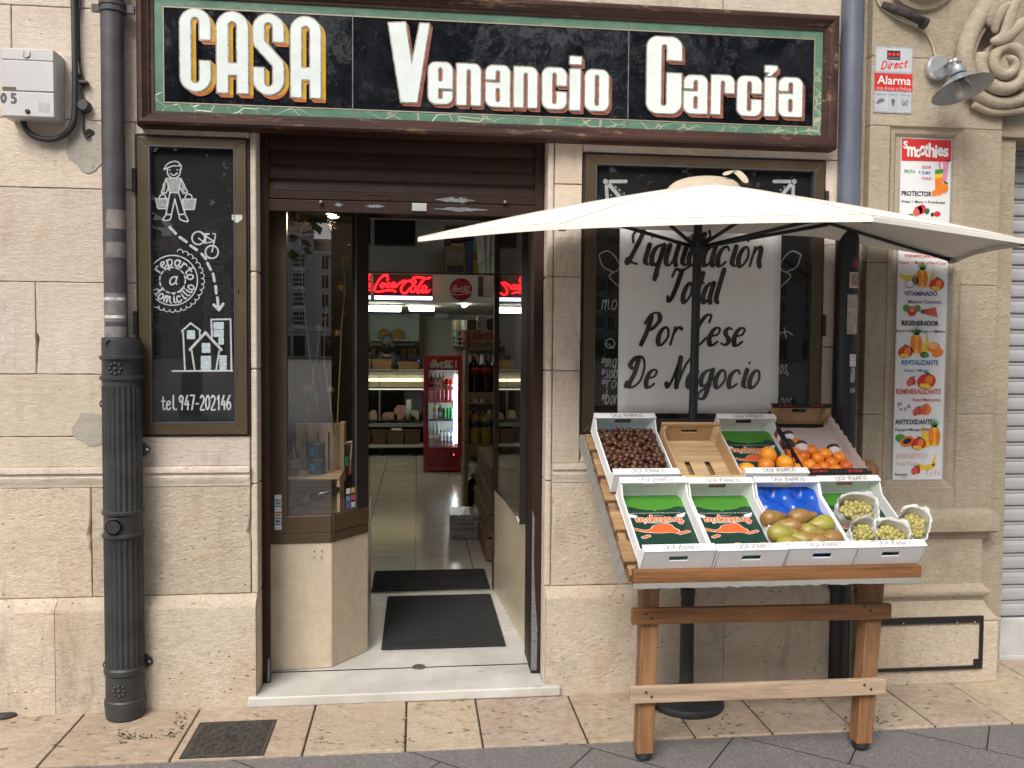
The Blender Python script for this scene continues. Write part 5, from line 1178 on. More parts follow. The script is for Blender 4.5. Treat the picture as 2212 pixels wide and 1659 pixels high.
def liner(par):
    w_, l_ = BW-.005, BL; W2 = w_-.016; L2 = l_-.014; n0 = .0055
    f_ = lambda lay: (lambda x, y: (.008+x*W2, .007+(1-(1-y)*.66)*L2, n0+lay*.0006))
    o = rect(lambda x, y: (.008+x*W2, .007+y*L2, n0), 0, 1, 0, .985).build('liner', dg_, par, base='local')
    pts = [(0, .70), (.10, .735), (.16, .72), (.24, .68), (.36, .655), (.5, .65), (.64, .655), (.76, .68), (.84, .72), (.90, .735), (1, .70), (1, .93), (.93, .985), (.07, .985), (0, .93)]
    u = MB(); u.add([f_(1)(*p) for p in pts], [tuple(range(len(pts)))]); u.build('melon_print', lg_, o, base='local')
    u = MB()
    for k in range(7):
        y = .69+.04*k; n = 16
        for j in range(n):
            a = .03+.94*j/n; c_ = -.035*math.sin(PI*a); 
            if y+c_ < .655+.3*abs(a-.5)*.3: continue
            u.add([f_(2)(a, y+c_), f_(2)(a+.042, y-.035*math.sin(PI*(a+.042))), f_(2)(a+.042, y+.012-.035*math.sin(PI*(a+.042))), f_(2)(a, y+.012+c_)], [(0, 1, 2, 3)])
    u.build('leaf_print', lb_, o, base='local')
    u = MB(); u.add([f_(2)(.5+.03*math.cos(k), .637+.018*math.sin(k)) for k in (0, 1, 2, 3, 4, 5)], [(0, 1, 2, 3, 4, 5)]); u.build('stalk_print', lg_, o, base='local')
    turn = lambda lay: (lambda x, y: f_(lay)(1-x, 1-y))        # the print reads from the far side
    ftext('lettering', 'www.frutopiaencasa.com', lw_, o, turn(2), .10, .92, .405, .432, .0).matrix_parent_inverse = Matrix()
    def oval(col, lay, cx_, cy_, rx_, ry_, n=24): u = MB(); u.add([turn(lay)(cx_+rx_*math.cos(2*PI*k/n), cy_+ry_*math.sin(2*PI*k/n)) for k in range(n)], [tuple(range(n))]); return u.build('logo_print', col, o, base='local')
    oval(lw_, 1, .5, .555, .31, .085); oval(lg_, 2, .5, .555, .295, .076); oval(vdg, 3, .28, .485, .10, .03); oval(vdg, 3, .72, .485, .10, .03); oval(vdg, 3, .5, .50, .22, .02)
    for pts in ([(.08, .62), (.02, .72), (.30, .63)], [(.92, .62), (.98, .72), (.70, .63)]):
        u = MB(); u.add([turn(1)(x, 1.13-y) for x, y in pts], [(0, 1, 2)]); u.build('logo_print', lw_, o, base='local')
    st = fit_text('frutopia', .12, .88, .525, .135, .016); A_ = W2/L2
    q = [[(x*W2, y*L2, r_*W2) for x, y, r_ in s] for s in st]
    tf = lambda lay: (lambda x, y: turn(lay)(x/W2, y/L2))
    strokes_mesh(q, tf(4), cell=.0022, thr=.0022).build('lettering_edge', lw_, o, base='local'); strokes_mesh(q, tf(5), cell=.0018).build('lettering', lo_, o, base='local')
    mp = [(.30, .66), (.40, .685), (.52, .675), (.66, .685), (.76, .70), (.74, .74), (.66, .77), (.62, .82), (.55, .845), (.45, .85), (.40, .88), (.33, .84), (.30, .78), (.25, .74), (.24, .69)]
    for lay, col, g_ in ((1, lw_, 1.07), (2, lo_, 1.0)):
        u = MB(); u.add([turn(lay)(.5+(x-.5)*g_, .76+(1-y-.24)*g_) for x, y in mp], [tuple(range(len(mp)))]); u.build('map_print', col, o, base='local')
        for (ax, ay, bx, by) in ((.10, .82, .24, .86), (.78, .80, .95, .74), (.82, .93, .74, .90)):
            strokes_mesh([[(ax*W2, ay*L2, .0075*g_*(1.25 if lay == 1 else 1)), (bx*W2, by*L2, .0075*g_*(1.25 if lay == 1 else 1))]], tf(lay), cell=.004).build('map_print', col, o, base='local')
    return o
b1 = white_box(0, 0, 'empty white fruit box with printed green liner, front left corner of the stand')
b2 = white_box(1, 0, 'white fruit box with printed green liner and two oranges against its front wall')
b3 = white_box(2, 0, 'white fruit box holding pears on a moulded blue tray')
b4 = white_box(3, 0, 'white fruit box holding paper bags of grapes, front right corner of the stand')
b5 = white_box(0, 1, 'white fruit box full of chestnuts, back left corner of the stand')
b7 = white_box(2, 1, 'white fruit box with a few large oranges, behind the box of pears')
for b_ in (b1, b2, b4, b7): liner(b_)
rect(lambda x, y: (x, y, .012), .008, BW-.014, .008, BL-.008).build('blue_liner', M('teal_liner', (.02, .18, .24), .4), b5, base='local')
# moulded blue pear tray
u = MB(); nx_, ny_ = 48, 66; vs = []
for j in range(ny_+1):
    for i in range(nx_+1):
        x, y = .007+(BW-.019)*i/nx_, .007+(BL-.014)*j/ny_
        a = (i/nx_)*2.2; q = (j/ny_)*5.0
        hgt = .030+.016*math.sin(2*PI*(a+.25*(int(q) % 2)) + .8*math.sin(PI*q))*math.sin(PI*q)
        if j > ny_-7: hgt += .002*(j-ny_+7)
        vs.append((x, y, hgt))
u.add(vs, [(j*(nx_+1)+i, j*(nx_+1)+i+1, (j+1)*(nx_+1)+i+1, (j+1)*(nx_+1)+i) for j in range(ny_) for i in range(nx_)])
u.build('moulded_tray', M('blue_plastic', (.008, .075, .42), .18, 0, .1, 8), b3, smooth=True, base='local')
# small empty wooden crate
ply = wood('pale_plywood', (.50, .34, .17), (.60, .43, .24), 0, .65, 7, .15); kraft = M('kraft_inside', (.46, .29, .15), .75, 0, .08, 5)
cr_ = thing('wooden_crate', 'small empty pale plywood crate with slotted floor between chestnuts and oranges', 'crate', mat=frame(BW-.012, BL+.004, .010))
cw_, cl_ = BW-.018, .335
u = MB()
for a in ((0, .055), (.075, .125), (.145, cw_)):
    pass
for x0, x1, y0, y1 in ((0, cw_, 0, .10), (0, cw_, .185, cl_), (0, .075, .10, .185), (.098, .165, .10, .185), (.188, cw_, .10, .185)): u.box(x0+.0006, x1-.0006, y0+.0006, y1-.0006, 0, .005)
u.build('floor', ply, cr_, base='local')
for x0 in (0, cw_-.006):
    u = MB(); u.prism([(.0, 0), (cl_, 0), (cl_, .085), (cl_-.03, .085), (cl_-.07, .07), (.03, .07), (.0, .07)], lambda a, b_, c_: (c_, a, b_), x0, x0+.006); u.build('side_panel', kraft, cr_, base='local', bevel=.001)
u = MB(); u.box(.0062, cw_-.0062, 0, .012, .0, .062); u.box(-.002, cw_+.002, -.003, .016, .062, .078); u.build('front_panel', ply, cr_, base='local', bevel=.001)
u = MB()
for a in ((.0062, cw_/2-.037, 0, .088), (cw_/2+.037, cw_-.0062, 0, .088), (cw_/2-.037, cw_/2+.037, 0, .05), (cw_/2-.037, cw_/2+.037, .066, .088)): u.box(a[0]+.0003, a[1]-.0003, cl_-.009, cl_-.001, a[2]+.0003, a[3])
u.box(-.002, cw_+.002, cl_-.014, cl_+.001, .0885, .101); u.build('back_panel', kraft, cr_, base='local', bevel=.001)
for x0 in (.0064, cw_-.0264):
    u = MB(); u.prism([(x0, cl_-.0095), (x0+.02, cl_-.0095), (x0+(.0 if x0 < .1 else .02), cl_-.03)], lambda a, b_, c_: (a, b_, c_), .0055, .087); u.build('corner_post', ply, cr_, base='local')
# tall brown carton lined with pink paper
kr = M('kraft_card', (.44, .28, .14), .7, 0, .08, 6); blc = M('black_carton_print', (.012, .012, .013), .5, 0, .3, 30); prd = M('carton_red', (.45, .03, .04), .5); pink = translucent('pink_paper', (.66, .55, .52), (.58, .46, .44), .2)
cb_ = thing('fruit_carton', 'black and brown carton lined with pink paper holding clementines, back right corner of the stand', 'box', mat=frame(3*BW-.028, BL+.02, .012))
w_, l_, h_ = BW+.008, BL+.035, .112
u = MB(); u.box(0, w_, 0, l_, 0, .004); u.box(0, .005, 0, l_, .0045, .075); u.build('carton', blc, cb_, base='local')
u = MB(); u.box(w_-.005, w_, 0, l_, .0045, .062)
for a in ((.0053, w_/2-.034, 0, h_), (w_/2+.034, w_-.0053, 0, h_), (w_/2-.034, w_/2+.034, 0, .07), (w_/2-.034, w_/2+.034, .086, h_)): u.box(a[0]+.0003, a[1]-.0003, l_-.006, l_, a[2]+.0046, a[3])
u.box(.0053, w_-.0053, .0, .006, .0046, .075)
for x0 in (.0056, w_-.0306):
    u.prism([(l_-.012, .006), (l_-.012, h_), (l_-.028, h_), (l_-.018, .03)], lambda a, b_, c_: (c_, a, b_), x0, x0+.025)
u.build('carton_end', kr, cb_, base='local', bevel=.0008)
for y0, z_ in ((-.002, .0755), (l_-.03, h_+.0005)):
    u = MB(); u.box(-.002, w_+.002, y0, y0+.03, z_, z_+.006); rm = u.build('rim', blc, cb_, base='local', bevel=.001)
    for x0 in (.03, w_-.10):
        st = fit_text('primor', x0, x0+.068, y0+.008, .015, .0016); strokes_mesh(st, lambda x, y: (x, y, z_+.0068), cell=.0012).build('lettering', prd, rm, base='local')
u = MB()
for k in range(5): u.box(-.0012, -.0002, .06+k*.06, .09+k*.06, .02, .05)
u.build('side_print', prd, cb_, base='local')
u = MB(); n = 22; vs = []
for j in range(n+1):
    y = .008+(l_-.05)*j/n
    prof_ = [(.0065, .07), (.008, .03), (.018, .012), (.09, .010), (w_/2, .012), (w_-.07, .010), (w_-.02, .014), (w_-.009, .035), (w_-.0068, .085+.006*math.sin(j*2.6))]
    for x, z in prof_: vs.append((x, y, z+.0018*math.sin(j*1.3+x*60)))
m_ = 9; u.add(vs, [(j*m_+i, j*m_+i+1, (j+1)*m_+i+1, (j+1)*m_+i) for j in range(n) for i in range(m_-1)]); u.build('paper_lining', pink, cb_, base='local', smooth=True)

# ---------------------------------------------------------------- fruit
def fruitmat(name, c1, c2, rough=.4, bs=140, bmp=.2):
    m, t, b = newmat(name); v = coords(t); oi = t.nodes.new('ShaderNodeObjectInfo')
    c = mixrgb(t, ramp(t, noise(t, v, 26, 4), .3, .7), c1, c2); hsv = t.nodes.new('ShaderNodeHueSaturation')
    t.links.new(ramp(t, oi.outputs['Random'], 0, 1, .485, .512), hsv.inputs['Hue']); t.links.new(ramp(t, oi.outputs['Random'], 0, 1, .8, 1.15), hsv.inputs['Value']); t.links.new(c, hsv.inputs['Color'])
    t.links.new(hsv.outputs[0], b.inputs['Base Color']); b.inputs['Roughness'].default_value = rough; bump(t, b, noise(t, v, bs, 2), bmp, .002); return m
nutm = fruitmat('chestnut_brown', (.040, .013, .006), (.115, .045, .021), .42, 40, .1)
clem = fruitmat('clementine_peel', (.72, .17, .012), (.80, .24, .02), .36); oran = fruitmat('orange_peel', (.80, .27, .015), (.84, .34, .025), .38)
calm = M('calyx_green', (.10, .13, .04), .7)
def nut_mesh(seed):
    random.seed(seed); mb_ = MB(); mb_.ball((0, 0, 0), .0150, 12, .02, (1.12, .98, .74))
    mb_.v = [(x*(1+.18*max(0, -y/.0148)), y*(1 if y > 0 else 1.12), z) for x, y, z in mb_.v]
    return mb_
random.seed(11); protos = []
for s in range(3):
    o = nut_mesh(s+3).build('chestnut', nutm, None, smooth=True); tag(o, 'glossy brown chestnut loose in the white box', 'chestnut', 'chestnuts in the white box'); protos.append(o)
pts = []
def rnd_rot(): return Euler((random.uniform(0, 6), random.uniform(0, 6), random.uniform(0, 6))).to_matrix()
rows_ = 15; cols_ = 10
for L_ in range(2):
    for j in range(rows_-L_):
        for i in range(cols_-L_):
            if L_ and random.random() < .18: continue
            u_ = .022+(BW-.05)*(i+.5*(j % 2)*.6+L_*.45)/(cols_-.6)+random.uniform(-.003, .003); v_ = .024+(BL-.085)*(j+L_*.5)/(rows_-1)+random.uniform(-.003, .003)
            n_ = .027+.019*L_+.018*(1-abs(v_-.16)/.3)+random.uniform(-.003, .003)
            if .008 < u_ < BW-.02: pts.append((u_, v_, n_))
for k, p in enumerate(pts[:290]):
    M_ = frame(-.018+p[0], BL+.012+p[1], .006+p[2], rnd_rot()) @ Matrix.Diagonal((random.uniform(.84, 1.16), random.uniform(.86, 1.14), random.uniform(.8, 1.1), 1))
    if k < 3: protos[k].matrix_basis = M_
    else: dup(protos[k % 3], M_)
def citrus(name, mat, r, label, cat, group):
    mb_ = MB(); mb_.ball((0, 0, 0), r, 22, .0, (1, 1, .93)); mb_.v = [(x, y, z-(.12*r if (x*x+y*y) < (.25*r)**2 and z > 0 else 0)*.6) for x, y, z in mb_.v]
    o = mb_.build(name, mat, None, smooth=True); tag(o, label, cat, group)
    mb_ = MB(); mb_.lathe([(.0028, 0), (.0035, .0006), (.001, .0012)], (0, 0, r*.93-r*.075), 6); c_ = mb_.build('calyx', calm, None); c_.parent = o
    return o
ZB = lambda x, y: (1591+x*.2315, 877.8+y*.2315)
def place(px, py, n, rot):
    p = on_tray(px, py, n); m = Matrix((TU, TV, TN)).transposed().to_4x4(); m = m @ rot.to_4x4(); m.translation = p; return m
cl = citrus('clementine', clem, .0285, 'bare orange clementine lying in the pink paper lining', 'clementine', 'clementines in the lined carton')
cpos = [(535, 455), (584, 528), (632, 487), (705, 432), (762, 506), (832, 462), (966, 497), (892, 547), (686, 568), (822, 588), (1026, 578), (604, 604), (930, 615), (560, 372), (745, 610)]
for k, (x, y) in enumerate(cpos):
    r_ = Euler((random.uniform(-.7, .7), random.uniform(-.7, .7), random.uniform(0, 6))).to_matrix(); m_ = place(*ZB(x-6, y-16), .053, r_)
    if k == 0: cl.matrix_basis = m_
    else: dup(cl, m_)
wr = M('wrap_paper', (.68, .60, .60), .6, 0, .2, 40, .5, 60); wrd = M('wrap_dark', (.03, .025, .028), .5, 0, .6, 25)
for (x, y, rr), lb_t in zip(((480, 292, .030), (600, 385, .031), (905, 412, .029), (480, 362, .029)), ('white tissue-wrapped clementine highest in the lined carton', 'white tissue-wrapped clementine with dark rim, lower of the left pair', 'pinkish tissue-wrapped clementine alone on the right of the lined carton', 'dark wrapped clementine against the left wall of the lined carton')):
    mb_ = MB(); mb_.ball((0, 0, 0), rr, 20, .035); o = mb_.build('wrapped_clementine', wrd if 'dark wrapped' in lb_t else wr, None, smooth=False); tag(o, lb_t, 'clementine', 'clementines still in their tissue'); o.matrix_basis = place(*ZB(x, y), .055, Matrix.Identity(3))
    if 'dark wrapped' not in lb_t:
        mb_ = MB(); mb_.lathe([(rr*.99, rr*.1), (rr*.93, rr*.45), (rr*.75, rr*.74)], (0, 0, 0), 18, Euler((-1.2, .2, 0)).to_matrix()); mb_.v = [(a*1.03, b_*1.03, c_*1.03) for a, b_, c_ in mb_.v]; c_ = mb_.build('printed_band', wrd, None, smooth=True); c_.parent = o
og = citrus('orange', oran, .0375, 'large orange on top of the small heap in the white box', 'orange', 'large oranges in the white box')
for k, (x, y, n_, lb_t) in enumerate(((305, 492, .066, None), (286, 594, .058, 'large orange at the front left of the small heap'), (456, 572, .052, 'large orange at the right of the small heap'), (108, 645, .045, 'large orange low at the left by the empty crate'), (470, 650, .045, 'large orange half hidden behind the box wall, lowest right'))):
    m_ = place(*ZB(x-8, y-38), n_, Euler((random.uniform(.6, 1.4), random.uniform(-.7, .7), random.uniform(0, 6))).to_matrix())
    if k == 0: og.matrix_basis = m_
    else: dup(og, m_, lb_t)
so2 = citrus('orange', M('pale_orange_peel', (.80, .36, .06), .4, 0, .1, 20, .1, 120), .030, 'pale orange peeping over the front wall, left one of two', 'orange', 'pale oranges in the green-lined box')
so2.matrix_basis = frame(BW+.105, .043, .045, Euler((.4, .3, 0)).to_matrix()); dup(so2, frame(BW+.205, .043, .045, Euler((.9, .6, 2)).to_matrix()), 'pale orange peeping over the front wall, right one of two')
# pears, bigger than they first look
m, t, b = newmat('pear_skin'); v = coords(t); oi = t.nodes.new('ShaderNodeObjectInfo')
grn = mixrgb(t, noise(t, v, 30, 4), (.20, .22, .035), (.42, .38, .06)); brn = mixrgb(t, noise(t, v, 60, 5, .7), (.20, .10, .028), (.34, .19, .055))
f_ = math_(t, 'ADD', ramp(t, noise(t, v, 17, 3, .6), .3, .7, -.5, .6), ramp(t, oi.outputs['Random'], 0, 1, .05, .95))
c = mixrgb(t, ramp(t, f_, .15, .75), grn, brn); c = mixrgb(t, ramp(t, noise(t, v, 190, 3, .8), .62, .7, 0, .5), c, (.10, .06, .02))
t.links.new(c, b.inputs['Base Color']); b.inputs['Roughness'].default_value = .42; bump(t, b, noise(t, v, 160, 2), .12, .002); pearm = m
mb_ = MB(); prof = [(0, -.036), (.012, -.037), (.024, -.031), (.0325, -.014), (.034, .0), (.031, .016), (.0235, .034), (.016, .050), (.012, .062), (.0085, .069), (0, .071)]
pp = smooth_path(prof, 3); mb_.lathe([(max(0, a), z) for a, z in pp], (0, 0, 0), 20); mb_.v = [(x+.006*(max(0, z)/.06)**2+.0015*math.sin(z*90), y, z) for x, y, z in mb_.v]
pear = mb_.build('pear', pearm, None, smooth=True); tag(pear, 'green-brown conference pear at the top left of the blue tray', 'pear', 'pears on the blue tray')
mb_ = MB(); mb_.tube([(.008, 0, .068), (.011, 0, .08), (.016, .002, .09)], [.002, .0017, .0022], 6); s_ = mb_.build('stalk', M('stalk_brown', (.06, .035, .015), .8), None); s_.parent = pear
PE = [((318, 1055), (500, 1012), .05, None), ((575, 1045), (750, 1030), .05, 'brown-green pear at the top centre of the blue tray'), ((805, 1108), (640, 1120), .054, 'plain brown pear at the right, second row of the tray'), ((505, 1132), (340, 1118), .05, 'brown pear lying behind the yellow one'), ((392, 1195), (565, 1192), .062, 'yellowest pear, at the left of the tray'),
      ((672, 1185), (810, 1215), .056, 'brown pear in the middle of the tray'), ((612, 1258), (470, 1240), .056, 'brownish pear below the yellow one'), ((888, 1245), (730, 1290), .056, 'large brown pear at the right edge of the tray'), ((488, 1328), (650, 1300), .058, 'brown pear against the front wall, left'), ((775, 1320), (930, 1325), .062, 'small green pear against the front wall, right')]
for k, (a, q, n_, lb_t) in enumerate(PE):
    p0, p1 = on_tray(*ZB(*a), n_), on_tray(*ZB(*q), n_); d = (p1-p0).normalized(); ks = 1.06+.02*(k % 3); vm = min((p0-TO).dot(TV), (p1-TO).dot(TV)-.0); p0 = p0+TV*max(0, .048-vm); y_ = TN.cross(d).normalized(); x_ = y_.cross(d)
    m_ = Matrix((x_, y_, d)).transposed().to_4x4() @ Matrix.Rotation(random.uniform(0, 6), 4, 'Z') @ Matrix.Scale(ks, 4); m_.translation = p0+TN*.004
    if k == 0: pear.matrix_basis = m_
    else: dup(pear, m_, lb_t)
# grapes in paper bags
paper = translucent('bag_paper', (.82, .82, .82), (.76, .75, .73), .2); film = M('bag_window', (.50, .47, .40), .22, 0, .12, 12)
grm = MATS.get('grape') or fruitmat('grape_skin', (.29, .255, .065), (.40, .35, .11), .2, 60, .05); twine = M('bag_cord', (.45, .36, .24), .8)
gm = MB(); gm.ball((0, 0, 0), .0112, 12, 0, (1, 1, 1.12)); gproto = None
def bag(cx, cy, wx, wy, hgt, tilt, rot, label, glabel, ngr, n0=.012):
    p = on_tray(*ZB(cx, cy), n0); m_ = Matrix((TU, TV, TN)).transposed().to_4x4() @ Euler((tilt, 0, rot)).to_matrix().to_4x4(); m_.translation = p
    o = thing('paper_bag', label, 'bag', group='paper bags of grapes', mat=m_)
    u = MB(); n = 36; vs = []; K = 7
    for k in range(K):
        f = k/(K-1)
        for j in range(n):
            th = 2*PI*j/n; sq = 1/max(abs(math.cos(th))**.8, abs(math.sin(th))**.8, .75); e = 1+.03*math.sin(5*th+3*f+cx)*f+.022*math.sin(11*th+7*f)
            sx_ = wx*(.86+.14*f)*e*min(sq, 1.18); sy_ = wy*(.80+.20*f)*e
            zz_ = hgt*f + (f**2)*(.007*math.sin(th*2+rot)+.004*math.sin(7*th)+.036*math.sin(th)) + .003*math.sin(9*th+11*f)*f
            jj = .0034*min(1, k/2); vs.append((sx_*math.cos(th)+random.uniform(-jj, jj), sy_*math.sin(th)+random.uniform(-jj, jj), zz_+random.uniform(-jj, jj)))
    fs = [(k*n+j, k*n+(j+1) % n, (k+1)*n+(j+1) % n, (k+1)*n+j) for k in range(K-1) for j in range(n)] + [tuple(range(n))[::-1]]
    u.add(vs, fs); u.build('paper', paper, o, smooth=True, base='local', solid=.0006, auto=24)
    u = MB(); vs = [(wx*.9*math.cos(R(a)), wy*.86*math.sin(R(a)), z_) for z_ in (hgt*.55, hgt*1.36) for a in range(30, 151, 12)]; n = 11; u.add(vs, [(i, i+1, n+i+1, n+i) for i in range(n-1)]); u.build('clear_window', film, o, smooth=True, base='local')
    for sg in (-1, 1):
        q = smooth_path([(sg*wx*.4-.02, sg*wy*.95, hgt*.95), (sg*wx*.4-.022, sg*wy*1.2, hgt*1.25), (sg*wx*.4+.01, sg*wy*1.3, hgt*1.38), (sg*wx*.4+.032, sg*wy*1.1, hgt*1.2), (sg*wx*.4+.03, sg*wy*.95, hgt*.95)], 4)
        u = MB(); u.tube(q, .0013, 6); u.build('cord_handle', twine, o, smooth=True, base='local')
    bn = thing('grape_bunch', glabel, 'grapes', group='bunches of grapes', mat=m_ @ Matrix.Translation((0, 0, hgt*.72)))
    u = MB(); u.tube([(-wx*.6, 0, -.01), (-wx*.2, .004, 0), (wx*.3, -.003, .002), (wx*.6, .006, -.005)], .0016, 6)
    for k in range(6): u.tube([(-wx*.5+k*wx*.2, 0, -.002), (-wx*.45+k*wx*.2, .012*(-1)**k, .006)], .001, 5)
    u.build('stem', M('grape_stem', (.20, .17, .05), .7), bn, base='local')
    global gproto
    for k in range(ngr):
        a = k*2.39996; rr_ = math.sqrt((k+.5)/ngr)
        lc = Vector((wx*.78*rr_*math.cos(a), wy*.74*rr_*math.sin(a), .018*(1-rr_)+random.uniform(-.005, .006)-.012*math.sin(a)*-1*rr_))
        if gproto is None: gproto = gm.build('grape', grm, None, smooth=True); g_ = gproto
        else: g_ = gproto.copy(); C.objects.link(g_)
        g_.parent = bn; g_.matrix_basis = Matrix.Translation(lc) @ Euler((random.uniform(-1, 1), random.uniform(-1, 1), 0)).to_matrix().to_4x4()
    return o
bag(1075, 1065, .083, .052, .078, R(6), R(-8), 'open white paper bag of grapes standing behind the other bags', 'pale green grapes in the rearmost paper bag', 40)
bag(1120, 1275, .064, .046, .072, R(8), R(18), 'white paper bag of grapes with small print, nearest the pears', 'dull yellowish grapes in the printed bag beside the pears', 30)
bag(1395, 1290, .064, .046, .072, R(8), R(-28), 'white paper bag of grapes in the middle of the front three', 'yellow grapes in the middle one of the front bags', 32)
bag(1590, 1220, .058, .070, .080, R(4), R(-35), 'large white paper bag of grapes leaning at the right box wall', 'bright green grapes in the bag at the far right', 42)

# ================================================================ PARASOL
pY0, pY1 = -.195, -.125
bx_, _ = PY(1483, 1450, pY0); tx_, tz_ = PY(1508, 480, pY1)
pl = thing('parasol', 'cream half parasol on a dark pole standing behind the fruit stand', 'parasol', (bx_, pY0, .006))
dk = M('parasol_metal', (.028, .029, .032), .4, .4, .2, 20)
apex = P3(1527, 397, pY1-.02)
u = MB(); u.tube([(bx_, pY0, .30), (tx_, pY1, tz_), tuple(apex-Vector((0, 0, .01)))], .0195, 18); u.build('pole', dk, pl, smooth=True, auto=50)
u = MB(); u.lathe([(.165, .006), (.168, .02), (.16, .036), (.09, .052), (.045, .058), (.032, .075), (.030, .50), (.033, .505), (.033, .53), (.024, .535)], (bx_, pY0, 0), 48)
fo = u.build('base', M('base_black', (.022, .022, .024), .55, .1, .25, 25, .15, 80), pl, smooth=True, auto=40)
u = MB(); u.tube([(bx_+.03, pY0-.005, .40), (bx_+.055, pY0-.008, .40)], .006, 8); u.lathe([(0, -.008), (.018, -.008), (.018, .008), (0, .008)], (bx_+.06, pY0-.008, .40), 10, Matrix.Rotation(R(90), 3, 'Y')); u.build('clamp_knob', dk, fo, smooth=True, auto=40)
A_ = P3(903, 514, -.24); B_ = P3(1207, 486, -.93); C_ = P3(1886, 468, -1.30); D_p = P3(2232, 521, -.88); E_ = P3(2066, 561, -.05); H_ = P3(1760, 511, -.05); G_b = P3(1200, 488, -.05)
rim = [A_, B_, C_, D_p, E_, H_, G_b]
def panel(mb, a, q, r_, n=9, sagr=.035):
    idx = {}
    vs = []
    for i in range(n+1):
        for j in range(n+1-i):
            f, g_ = i/n, j/n; k_ = 1-f-g_
            p = a*k_+q*f+r_*g_
            s = k_; e = f+g_
            if e > 0:
                mid = 4*(f/e)*(g_/e)*e*e; p = p + (a-p)*sagr*mid - Vector((0, 0, .012*mid*(1-e)*2))
            p = p + Vector((0, 0, .014*math.sin(PI*e)))
            idx[(i, j)] = len(vs); vs.append(p)
    fs = []
    for i in range(n):
        for j in range(n-i):
            fs.append((idx[(i, j)], idx[(i+1, j)], idx[(i, j+1)]))
            if i+j < n-1: fs.append((idx[(i+1, j)], idx[(i+1, j+1)], idx[(i, j+1)]))
    mb.add(vs, fs)
u = MB()
for k in range(len(rim)):
    sg = 0.0 if k >= 4 else .03
    panel(u, apex, rim[k], rim[(k+1) % len(rim)], sagr=sg)
canv = translucent('canvas_cream', (.85, .81, .735), (.80, .75, .665), .03)
cn = u.build('canopy', canv, pl, smooth=True, auto=60, solid=.002)
# hem and rib-end pockets
u = MB()
for k in range(4):
    a, q = rim[k], rim[k+1]; n = 12; pp = []
    for i in range(n+1):
        f = i/n; mid = 4*f*(1-f); p = a*(1-f)+q*f; p = p+(apex-p)*.03*mid; pp.append(p)
    vs = []
    for p in pp: vs += [p, p-Vector((0, 0, .016))]
    u.add(vs, [(2*i, 2*i+1, 2*i+3, 2*i+2) for i in range(n)])
u.build('hem', canv, cn, solid=.002)
seamm = M('canvas_seam', (.50, .44, .35), .9, 0, .1, 30)
for q in (A_, B_, C_, D_p):
    e = 10; pp = [apex+(q-apex)*(k/e)+Vector((0, 0, .0015+.014*math.sin(PI*k/e))) for k in range(e+1)]
    u = MB(); u.tube(pp, .0028, 6); u.build('seam', seamm, cn, smooth=True)
for k in range(4):
    a, q = rim[k], rim[k+1]; pp = []
    for i in range(13):
        f = i/12; mid = 4*f*(1-f); p = a*(1-f)+q*f; p = p+(apex-p)*(.03*mid+.03)+Vector((0, 0, .0035)); pp.append(p)
    u = MB(); u.tube(pp, .0018, 5); u.build('hem_stitch', seamm, cn, smooth=True)
hub = P3(1507, 531, pY1)
u = MB(); u.lathe([(.02, -.04), (.034, -.036), (.036, -.01), (.044, -.006), (.044, .012), (.034, .016), (.030, .05), (.02, .052)], hub, 18); u.build('runner_hub', dk, pl, smooth=True, auto=40)
u = MB(); u.tube([hub+Vector((.03, 0, .02)), hub+Vector((.055, -.01, .04)), hub+Vector((.05, -.01, .07))], .006, 8); u.build('catch', dk, pl, smooth=True)
for k, q in enumerate((A_, B_, C_, D_p, E_)):
    a = apex-Vector((0, 0, .022)); e = q+(apex-q)*.02-Vector((0, 0, .012))
    mid = a*.52+e*.48
    u = MB(); u.tube([a, a*.5+e*.5+Vector((0, 0, .006)), e], .0075, 8); rbo = u.build('rib', dk, pl, smooth=True)
    u = MB(); u.tube([hub+(q-hub).normalized()*.04*Vector((1, 1, 0)).length/1.4, mid], .0085, 8); u.build('strut', dk, rbo, smooth=True)
    u = MB(); u.box(-.014, .014, -.014, .014, -.012, .010); u.v = [tuple(Vector(p)+e) for p in u.v]; u.build('rib_pocket', M('pocket_grey', (.30, .28, .25), .7), rbo, bevel=.004)
# crumpled vent cap and loose strap on top
u = MB(); ca = [P3(1434, 408, pY1-.06), P3(1455, 411, pY1-.10), P3(1500, 407, pY1-.13), P3(1565, 410, pY1-.12), P3(1620, 411, pY1-.06), P3(1575, 400, pY1+.06), P3(1500, 398, pY1+.07), P3(1460, 400, pY1+.04)]
tp = [P3(1456, 386, pY1-.05), P3(1472, 384, pY1-.07), P3(1512, 377, pY1-.09), P3(1562, 379, pY1-.08), P3(1596, 379, pY1-.04), P3(1566, 373, pY1+.04), P3(1510, 374, pY1+.05), P3(1475, 379, pY1+.03)]
u.add(ca+tp, [(i, (i+1) % 8, 8+(i+1) % 8, 8+i) for i in range(8)]+[tuple(range(8, 16))]); u.build('vent_cap', translucent('canvas_tan', (.50, .40, .29), (.58, .48, .36), .15), cn, smooth=True, sub=2)
q = [P3(1562, 380, pY1-.06), P3(1568, 370, pY1-.05), P3(1582, 368, pY1-.04), P3(1598, 378, pY1-.06), P3(1612, 398, pY1-.08)]
u = MB(); vs = []
for i, p in enumerate(q): vs += [p+Vector((-.012, .0, -.002)), p+Vector((.034-.004*i, -.012, .003))]
u.add(vs, [(2*i, 2*i+1, 2*i+3, 2*i+2) for i in range(len(q)-1)]); u.build('strap', MATS['canvas_tan'], cn, smooth=True, sub=2, solid=.002)
